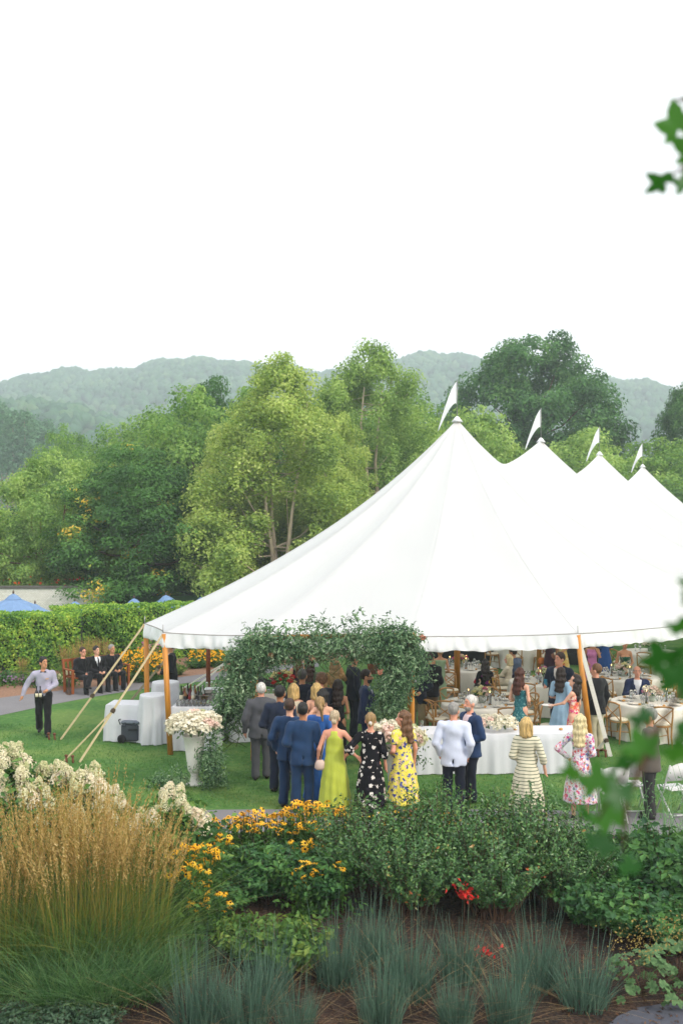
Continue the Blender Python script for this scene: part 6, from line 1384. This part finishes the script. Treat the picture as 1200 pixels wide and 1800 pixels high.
for i, (px, py, s, sz, lb) in enumerate(((655, 1572, .92, 1.05, 'dark glossy-leaved shrub in front of the woman in black and white'), (790, 1566, .95, 1.16, 'dark glossy-leaved shrub in front of the man in the white jacket, the tallest'), (925, 1568, .95, 1.10, 'dark glossy-leaved shrub in front of the striped dress'), (725, 1600, .85, .92, 'glossy-leaved shrub with bare lower stems, nearer the grasses'), (865, 1604, .92, .92, 'glossy-leaved shrub with orange leaves, nearer the grasses'), (985, 1592, .75, .85, 'low glossy-leaved shrub beside the green ground cover'))):
    shrub(G(px, py), i*1.1, s, lb, SH[i % 2], aro, 'glossy-leaved shrubs in the foreground', sz)
for px, py, z, s in ((815, 1562, .5, .16), (845, 1668, .12, .12), (822, 1575, .42, .10)):
    p = G(px, py, z); V, F = leaf_quads(np.tile(np.array(p), (26, 1))+RNG.normal(0, s*.6, (26, 3))*np.array([1, .6, .5]), sph(26, RNG)+np.array([0, -.4, .5]), .07, .5, RNG); o = thing('red_seedling', f'sprig of bright red leaves {"under the glossy shrubs" if z > .45 else "low in the mulch" if z < .2 else "just below the larger red sprig"}', 'plant', (p.x, p.y, 0))
    q_ = put('leaves', np_mesh('leaves', V-np.array([p.x, p.y, 0]), F), LEAF('red_leaf', ['#a82420', '#d8342a', '#c8502c'], trans=.3), o); q_['kind'] = 'stuff'; put('stem', MB().tube([(0, 0, 0), (.01, 0, z)], .004, 4), twig, o)
gre = LEAF('jagged_green_leaf', ['#24452b', '#33592f', '#487038', '#64863f'], clump=2.0, trans=.2, rough=.5, gain=1.25)
yel = LEAF('yellow_green_leaf', [(.0, '#3d6030'), (.5, '#567a38'), (.8, '#84994a'), (.95, '#b5b060')], clump=2.0, trans=.3)
GB = [shoots(111, .62, .95, 130, 34, .10, .50, low=.3), shoots(112, .55, .62, 120, 26, .085, .55, low=.25), shoots(113, .60, .80, 130, 30, .105, .62, low=.2)]
for px, py, s, sz, m_, lm, lb in ((470, 1580, 1.0, .80, 0, gre, 'dark jagged-leaved bush under the yellow daisies'), (560, 1590, .95, .80, 0, gre, 'dark jagged-leaved bush between the daisies and the glossy shrubs'), (395, 1600, .8, .5, 0, gre, 'dark green leafy plant between reed grass and jagged-leaved bush'), (505, 1705, 1.0, .95, 1, yel, 'yellow-green leafy bush above the blue-green grasses'), (430, 1685, .7, .8, 1, yel, 'smaller yellow-green bush left of the larger one'),
                          (1060, 1570, 1.0, 1.0, 2, gre, 'deep green leafy bush at the right below the folding chairs'), (1150, 1560, 1.1, 1.05, 2, gre, 'deep green leafy bush under the man with the grey-brown jacket'), (1215, 1600, 1.0, 1.0, 2, gre, 'deep green leafy bush at the right edge'), (1100, 1640, .95, .75, 2, gre, 'low deep green bush in front, above the light round leaves'), (1190, 1665, .9, .7, 2, gre, 'low deep green bush at the right edge above the round leaves'), (1035, 1625, .8, .75, 2, gre, 'low deep green bush next to the glossy shrubs'), (1300, 1590, 1.1, 1.0, 2, gre, 'deep green leafy bush just beyond the right edge'), (1390, 1620, 1.1, 1.0, 2, gre, 'deep green leafy bush farther beyond the right edge'), (1310, 1680, 1.0, .8, 1, yel, 'yellow-green bush beyond the right edge above the dark path'), (-110, 1640, 1.2, 1.1, 0, gre, 'dark bush beyond the left edge beside the reed grass'), (10, 1580, 1.0, 1.1, 0, gre, 'dark bush behind the reed grass at the left edge'), (95, 1560, 1.0, 1.0, 0, gre, 'dark bush under the hydrangeas behind the reed grass'), (330, 1560, .9, .55, 0, gre, 'dark bush between hydrangea and yellow daisies')):
    shrub(G(px, py), random.uniform(0, 6), s, lb, GB[m_], lm, None, sz, 'bush', 'leafy_bush')
gry = LEAF('grey_green_leaf', ['#2f4a34', '#456048', '#627a60'], clump=3, trans=.2)
for px, py, lb in ((20, 1822, 'grey-green low plant in the bottom left corner'), (105, 1818, 'grey-green low plant right of the corner one'), (165, 1830, 'grey-green low plant at the bottom edge')):
    shrub(G(px, py), random.uniform(0, 6), .55, lb, GB[1], gry, 'grey-green plants at the bottom left', .45, 'plant', 'low_plant')
# thin tall green stalks at the right
n = 90; P = np.stack([RNG.uniform(3.1, 5.4, n), RNG.uniform(13.2, 14.8, n), np.zeros(n)], 1)
o = thing('wispy_plant', 'tall thin green stalks rising before the white folding chairs', 'plant', (0, 0, 0)); V, F = blades(P, RNG.uniform(.7, 1.35, n), RNG.uniform(.05, .3, n), .012, RNG, 4, .6, .3); stuffpart('stalks', np_mesh('stalks', V, F), LEAF('stalk_green', ['#4a7a4a', '#7aa070', '#98b880'], trans=.3), o)
n = 900; i_ = RNG.integers(0, 90, n); Pp = P[i_]+np.stack([RNG.normal(0, .06, n), RNG.normal(0, .06, n), RNG.uniform(.1, 1.1, n)], 1); V, F = leaf_quads(Pp, sph(n, RNG)+np.array([0, 0, .5]), .06, .35, RNG); stuffpart('leaves', np_mesh('leaves', V, F), LEAF('stalk_green', ['#4a7a4a']), o)
# ---- lobed round leaves bottom right (each leaf a part)
def lobed(nl, depth, seed, cup=.18, teeth=0):
    V = [(0, 0, 0)]; m = nl*6
    for i in range(m+1):
        a = -PI*.86+PI*1.72*i/m; r = 1-depth*(.5+.5*math.cos(a*nl/.86+PI*(nl % 2)))**1.5; r *= 1+teeth*((i % 2)-.5); V.append((r*math.sin(a)*.5, r*math.cos(a)*.5, cup*r*r*.5+.03*math.sin(a*nl)))
    F = [(0, i+1, i+2) for i in range(m)]; return np_mesh('leaf', np.array(V), np.array(F), True)
LM = [lobed(7, .18, 1), lobed(7, .22, 2, .12)]
alm = LEAF('round_leaf', [(.0, '#33522f'), (.5, '#4f7044'), (1, '#71905e')], clump=3, trans=.2, mixn=.7)
def objleaf(name, me, mt, parent, loc, s, rot): 
    c = put(name, me, mt, parent, loc); c.scale = (s, s, s); c.rotation_euler = rot; return c
for px, py, R, n, lb in ((1128, 1735, .42, 70, 'light green plant with round lobed leaves beside the dark path corner'), (1190, 1715, .45, 60, 'light green plant with round lobed leaves at the right edge')):
    o = thing('lobed_leaf_plant', lb, 'plant', G(px, py+18), 0); rg = random.Random(px)
    for i in range(n):
        a = rg.uniform(0, 6.28); r = R*math.sqrt(rg.random()); z = .10+.30*(1-(r/R)**2)+rg.uniform(-.05, .05)
        objleaf('leaf', LM[i % 2], alm, o, (r*math.cos(a), r*math.sin(a), z), rg.uniform(.08, .15), (-.5*math.sin(a)*r/R*1.4+rg.uniform(-.3, .3)+.25, .5*math.cos(a)*r/R*1.4+rg.uniform(-.3, .3), rg.uniform(0, 6.28)))
    mb = MB()
    for i in range(26): a = rg.uniform(0, 6.28); r = R*rg.random()*.8; mb.tube([(0, 0, 0), (r*math.cos(a)*.5, r*math.sin(a)*.5, .15), (r*math.cos(a), r*math.sin(a), .28)], .003, 3)
    stuffpart('stalks', mb, twig, o)
    V, F = leaf_quads(RNG.normal(0, .16, (260, 3))*np.array([1, 1, .5])+np.array([0, .1, .52]), sph(260, RNG), .022, .7, RNG); stuffpart('seed_sprays', np_mesh('seed_sprays', V, F), LEAF('spent_bloom', ['#8a7a40', '#a08a4a', '#6f5f38'], trans=.1), o)
# ---- hydrangeas: each head a part
def panicle(seed, n=230):
    rng = np.random.default_rng(seed); t = rng.random(n)**.8; a = rng.uniform(0, 2*PI, n); r = (1-t)**.55*.92*(1+.12*np.sin(a*4+t*9)); P = np.stack([r*np.cos(a), r*np.sin(a), -.75+t*1.75], 1); N = np.stack([np.cos(a), np.sin(a), .15+t*.9], 1); P *= (rng.uniform(.86, 1.04, n))[:, None]
    return np_mesh('flower_head', *leaf_quads(P, N, .25, .9, rng, jit=.6, fold=.2))
PN = [panicle(s) for s in (121, 122, 123, 124)]
hyd = LEAF('hydrangea_cream', [(.0, '#b8bf8a'), (.35, '#d9d5b0'), (.7, '#eae3cc'), (1, '#e4cbb6')], clump=3.0, trans=.25, rough=.85, spec=.1, mixn=.55, objrand=True)
hyl = LEAF('hydrangea_leaf', ['#2c4f2c', '#446b34', '#5f8540', '#84a052'], clump=2, trans=.25)
def hydrangea(base, ells, Dd, label, seed, s0=.118, grp='cream hydrangeas at the left', nleaf=4600, lr=.5):
    rng = random.Random(seed); o = thing('hydrangea_bush', label, 'flowering shrub', base, 0, grp); bx_, by_ = base[0], base[1]; cs = []
    for (px, py, rx, ry, n) in ells:
        for i in range(n):
            a = rng.uniform(0, 6.28); r = math.sqrt(rng.random()); p = AT(px+rx*r*math.cos(a), py+ry*r*math.sin(a), Dd+rng.uniform(-.45, .45)-.008*(py+ry*r*math.sin(a)-1390)); s = s0*rng.uniform(.62, 1.2); q_ = p-Vector((bx_, by_, 0)); cs.append(q_)
            c = put('flower_head', PN[i % 4], hyd, o, q_); c.scale = (s, s, s*1.08); c.rotation_euler = (rng.uniform(-.5, .5)+.15, rng.uniform(-.55, .55), rng.uniform(0, 6))
    C = np.array([tuple(c) for c in cs]); g = np.random.default_rng(seed); i_ = g.integers(0, len(C), nleaf); P = C[i_]*np.array([1, 1, .93])+g.normal(0, 1, (nleaf, 3))*np.array([.16, .16, .12])+np.array([0, -.02, -.15]); P[:, 2] -= g.random(nleaf)**2*lr; P = P[P[:, 2] > .05]
    stuffpart('leaves', np_mesh('leaves', *leaf_quads(P, sph(len(P), g)*.6+np.array([0, -.2, 1.]), .12, .55, g)), hyl, o)
    mb = MB()
    for c in cs: mb.tube([(0+c.x*.25, c.y*.25, 0), (c.x*.8, c.y*.8, c.z*.6), c], [.012, .008, .005], 4, cap=False)
    stuffpart('stems', mb, twig, o)
hydrangea(tuple(G(30, 1535)), ((18, 1342, 42, 30, 16), (55, 1372, 40, 22, 10), (25, 1395, 45, 24, 14), (75, 1408, 40, 20, 9)), 13.4, 'cream hydrangea bush in full bloom at the left edge', 131)
hydrangea(tuple(G(165, 1545)), ((105, 1355, 34, 16, 10), (150, 1362, 28, 18, 9), (165, 1392, 40, 24, 18), (200, 1420, 22, 28, 9), (120, 1425, 60, 24, 12), (150, 1450, 90, 22, 16)), 13.2, 'cream and blush hydrangea bush below the tent guy ropes, the widest', 132)
hydrangea(tuple(G(305, 1545)), ((303, 1408, 24, 20, 9), (325, 1425, 16, 12, 3), (355, 1447, 12, 14, 4), (262, 1440, 24, 22, 7), (258, 1472, 26, 14, 4)), 13.3, 'small pale green hydrangea between the urn and the yellow daisies', 133, .115)
hydrangea(tuple(G(122, 1228)), ((120, 1192, 16, 12, 10),), 27.5, 'small cream-flowered bush between the waiter and the bench', 134, .085, None, 500, .2)
# ---- yellow daisies: each flower a part
def daisy(seed):
    rng = random.Random(seed); mb = MB(); n = 12
    for i in range(n):
        a = 2*PI*i/n+rng.uniform(-.12, .12); d = Vector((math.cos(a), math.sin(a), 0)); s = Vector((-math.sin(a), math.cos(a), 0)); dr = rng.uniform(.15, .5); L = rng.uniform(.85, 1.08)
        mb._add([d*.22-s*.06, d*.62*L-s*.15+Vector((0, 0, .02-dr*.35)), d*1.0*L+Vector((0, 0, -dr)), d*.62*L+s*.15+Vector((0, 0, .02-dr*.35)), d*.22+s*.06], [(0, 1, 2, 3, 4)])
    mb.mi = 1; mb.lathe([(.21, -.06), (.22, .08), (.15, .20), (.02, .25)], 8); return mb.mesh('flower')
DA = [daisy(s) for s in (1, 2, 3)]; dm = [LEAF('daisy_petal', ['#eaa814', '#f4ba22', '#fbd04a'], clump=5, trans=.3, rough=.6, objrand=True), M('daisy_cone', '#2a1810', rough=.9)]
dle = LEAF('daisy_leaf', ['#2c4f28', '#42692f', '#5f8538'], clump=2, trans=.25)
def daisies(label, areas, seed, s=.054, leafn=3500, dia=.0):
    rng = random.Random(seed); o = thing('daisy_patch', label, 'flowers', (0, 0, 0), 0); L = []; mb = MB()
    for (px, py, rx, ry, D0, D1, n) in areas:
        for i in range(n):
            a = rng.uniform(0, 6.28); r = math.sqrt(rng.random()); p = AT(px+rx*r*math.cos(a), py+ry*r*math.sin(a), D0); t = rng.random(); Dd = D0+(D1-D0)*(.5-.5*r*math.sin(a)*1.0)+rng.uniform(-.15, .15); p = AT(px+rx*r*math.cos(a), py+ry*r*math.sin(a), Dd)
            c = put('flower', DA[i % 3], dm, o, p); q_ = s*rng.uniform(.8, 1.2); c.scale = (q_, q_, q_); c.rotation_euler = (rng.uniform(-.2, .55)+.3, rng.uniform(-.35, .35), rng.uniform(0, 6)); L.append(p); b = Vector((p.x+rng.uniform(-.08, .08), p.y+rng.uniform(-.08, .08), max(p.z-.55, 0))); mb.tube([b, (p+b)/2+Vector((.01, 0, 0)), p], .004, 3, cap=False)
    stuffpart('stems', mb, dle, o); C = np.array([tuple(p) for p in L]); g = np.random.default_rng(seed); P = C[g.integers(0, len(C), leafn)]+g.normal(0, 1, (leafn, 3))*np.array([.14, .14, .08]); P[:, 2] = np.maximum(P[:, 2]-.12-g.random(leafn)**.8*.55, .03)
    stuffpart('leaves', np_mesh('leaves', *leaf_quads(P, sph(leafn, g)*.7+np.array([0, 0, .9]), .085, .5, g)), dle, o)
daisies('drift of yellow daisies with dark centres before the near path', ((470, 1438, 70, 16, 14.6, 13.9, 70), (550, 1426, 58, 20, 14.6, 13.9, 100), (408, 1446, 40, 14, 14.3, 13.9, 46), (500, 1452, 90, 14, 14.0, 13.6, 50)), 141)
daisies('yellow daisies beside the reed grass plumes', ((345, 1508, 50, 28, 12.7, 11.9, 84), (375, 1475, 40, 12, 13.0, 12.6, 26), (335, 1545, 40, 30, 12.2, 11.5, 52), (370, 1585, 45, 25, 11.8, 11.4, 20), (285, 1500, 20, 25, 13, 12.5, 10)), 142)
daisies('scattered yellow daisies over the dark jagged-leaved bushes', ((560, 1535, 45, 40, 12.3, 11.9, 24), (520, 1490, 60, 15, 12.9, 12.7, 12)), 143, leafn=600)
daisies('yellow daisies glimpsed behind the glossy shrubs', ((700, 1440, 50, 18, 14.3, 13.9, 22), (778, 1438, 18, 16, 14.2, 13.9, 26), (630, 1450, 40, 20, 14.2, 13.9, 18)), 144, leafn=1200)
def far_daisies(px, py, rx, ry, Dd, n, label, seed, col=None):
    g = np.random.default_rng(seed); o = thing('yellow_flower_bed' if col is None else 'pink_flower_bed', label, 'flowers', (0, 0, 0)); X = (px+rx*g.uniform(-1, 1, n)-600)*Dd/FOC; Yd = Dd+g.uniform(-.7, .7, n); Z = CAMZ-(py-HOR)*Dd/FOC+ry*Dd/FOC*g.uniform(-1, .9, n)*np.sqrt(np.clip(1-((X*FOC/Dd+600-px)/rx)**2*.75, .05, 1)); Z = np.maximum(Z, .25)
    stuffpart('flowers', np_mesh('flowers', *leaf_quads(np.stack([X, Yd-.3, Z], 1), sph(n, g)*.5+np.array([0, -.5, 1.]), .085, .9, g)), col or dm[0], o)
    m_ = n*5; i_ = g.integers(0, n, m_); P = np.stack([X[i_], Yd[i_], Z[i_]*g.random(m_)], 1)+g.normal(0, .07, (m_, 3)); P[:, 2] = np.clip(P[:, 2]-.03, .03, 3); stuffpart('leaves', np_mesh('leaves', *leaf_quads(P, sph(m_, g)+np.array([0, -.3, .6]), .12, .5, g)), dle, o)
far_daisies(252, 1160, 42, 22, 30.3, 520, 'bright bank of yellow flowers right of the bench', 151)
far_daisies(365, 1150, 30, 16, 33.5, 260, 'bank of yellow flowers seen under the tent corner', 152)
far_daisies(275, 1132, 26, 8, 32.5, 70, 'pink flowers against the hedge above the yellow bank', 153, LEAF('pink_coneflower', ['#b06a88', '#c98aa0'], trans=.2))
far_daisies(35, 1205, 55, 16, 29.3, 90, 'mauve flowers low in the bed at the left edge', 154, LEAF('mauve_flower', ['#6f5a72', '#8a7088'], trans=.2))
GB2 = [shoots(161, .7, .6, 90, 22, .10, .45, low=.15)]
for i, (px, Dd, s, lm, lb) in enumerate(((15, 29.6, 0.68, gre, 'brown-green perennial at the left end of the far bed'), (60, 29.4, 0.68, yel, 'yellow-green perennial behind the waiter'), (100, 29.6, 0.50, yel, 'low yellow-green perennial left of the small cream-flowered bush'), (235, 30.0, 0.50, gre, 'dark perennial under the bank of yellow flowers'), (310, 31.2, 0.62, yel, 'light green perennial behind the tent corner poles'), (345, 32.6, 0.62, gre, 'green perennial beside the dark tent pole'), (385, 33.2, 0.68, yel, 'light green perennial by the far path behind the arch'), (-40, 29.4, 0.74, gre, 'perennial beyond the left edge'), (425, 34.5, 0.68, gre, 'green perennial behind the left arch foliage'))):
    shrub(((px-600)*Dd/FOC, Dd, 0), i, s, lb, GB2[0], lm, 'perennials in the bed by the hedge', None, 'plant', 'perennial')
# ---- maple branches close to the lens (each leaf a part)
def maple_leaf(seed):
    rng = random.Random(seed); tips = [(-118, .62), (-62, .92), (0, 1.05), (62, .92), (118, .66)]; O = [(-150, .22)]
    for i, (a, r) in enumerate(tips):
        O += [(a-21, r*.68), (a-11, r*.80), (a, r), (a+11, r*.80), (a+21, r*.68)]
        if i < 4: O.append(((a+tips[i+1][0])/2, .54))
    O.append((150, .22)); V = [(0, 0, 0)]+[(r*math.sin(math.radians(a)), r*math.cos(math.radians(a)), .10*math.cos(math.radians(a)*2.6)*r-.16*r*r+rng.uniform(-.02, .02)) for a, r in O]
    return np_mesh('leaf', np.array(V), np.array([(0, i, i+1) for i in range(1, len(V)-1)]), True)
ML = [maple_leaf(s) for s in (1, 2, 3)]
mpl = LEAF('maple_leaf', [(.0, '#1c431f'), (.5, '#2c6028'), (.85, '#4a8032'), (1, '#8aa63c')], clump=4, trans=.4, rough=.4, spec=.4, mixn=.5, objrand=True)
def branch(label, leaves_, twigs, seed):
    rng = random.Random(seed); o = thing('maple_branch', label, 'branch', (0, 0, 0))
    mb = MB()
    for tw in twigs: mb.tube([AT(*q_) for q_ in tw], [.006-.004*i/(len(tw)-1.) for i in range(len(tw))], 6)
    put('twig', mb, bark_d, o)
    for i, (px, py, Dd, size, tilt, spin) in enumerate(leaves_):
        p = AT(px, py, Dd); s = size*Dd/FOC*.53
        c = put('leaf', ML[i % 3], mpl, o, p); c.scale = (s, s, s); c.rotation_euler = (math.radians(tilt), math.radians(rng.uniform(-25, 25)), math.radians(spin))
branch('blurred maple branch with green leaves reaching in from the lower right edge', (
 (1050, 1385, 1.55, 95, 100, 150), (1010, 1365, 1.6, 70, 75, 120), (1088, 1350, 1.5, 80, 60, 200), (1130, 1322, 1.5, 90, 95, 175), (1092, 1268, 1.6, 60, 40, 220), (1075, 1445, 1.6, 90, 100, 170), (1050, 1490, 1.6, 75, 110, 160), (1105, 1530, 1.55, 60, 100, 190), (1092, 1405, 1.5, 80, 120, 200), (1040, 1440, 1.65, 70, 60, 110),
 (1165, 1165, 1.5, 95, 70, 150), (1190, 1205, 1.45, 110, 90, 170), (1205, 1150, 1.5, 100, 60, 200), (1200, 1110, 1.6, 80, 50, 150), (1215, 1290, 1.5, 110, 90, 200), (1195, 1330, 1.5, 80, 70, 150), (1215, 1060, 1.5, 60, 100, 140), (1205, 1030, 1.6, 45, 60, 110), (1222, 1220, 1.5, 100, 80, 190), (1130, 1270, 1.6, 70, 120, 130)),
 (((1420, 980, 1.7), (1300, 1100, 1.6), (1215, 1180, 1.55), (1150, 1290, 1.5), (1090, 1370, 1.55), (1050, 1440, 1.6)), ((1300, 1100, 1.6), (1240, 1250, 1.5), (1180, 1300, 1.5)), ((1150, 1290, 1.5), (1100, 1410, 1.53), (1095, 1500, 1.55))), 5)
branch('blurred maple leaves at the upper right edge against the sky', ((1192, 228, 1.9, 100, 80, 170), (1168, 322, 1.9, 80, 22, 115), (1205, 330, 1.9, 70, 100, 180), (1222, 270, 1.8, 110, 80, 150), (1212, 180, 1.9, 40, 60, 130)), (((1420, 150, 2.0), (1280, 240, 1.9), (1205, 290, 1.9), (1165, 318, 1.9)), ((1280, 240, 1.9), (1225, 180, 1.9), (1185, 174, 1.9))), 6)
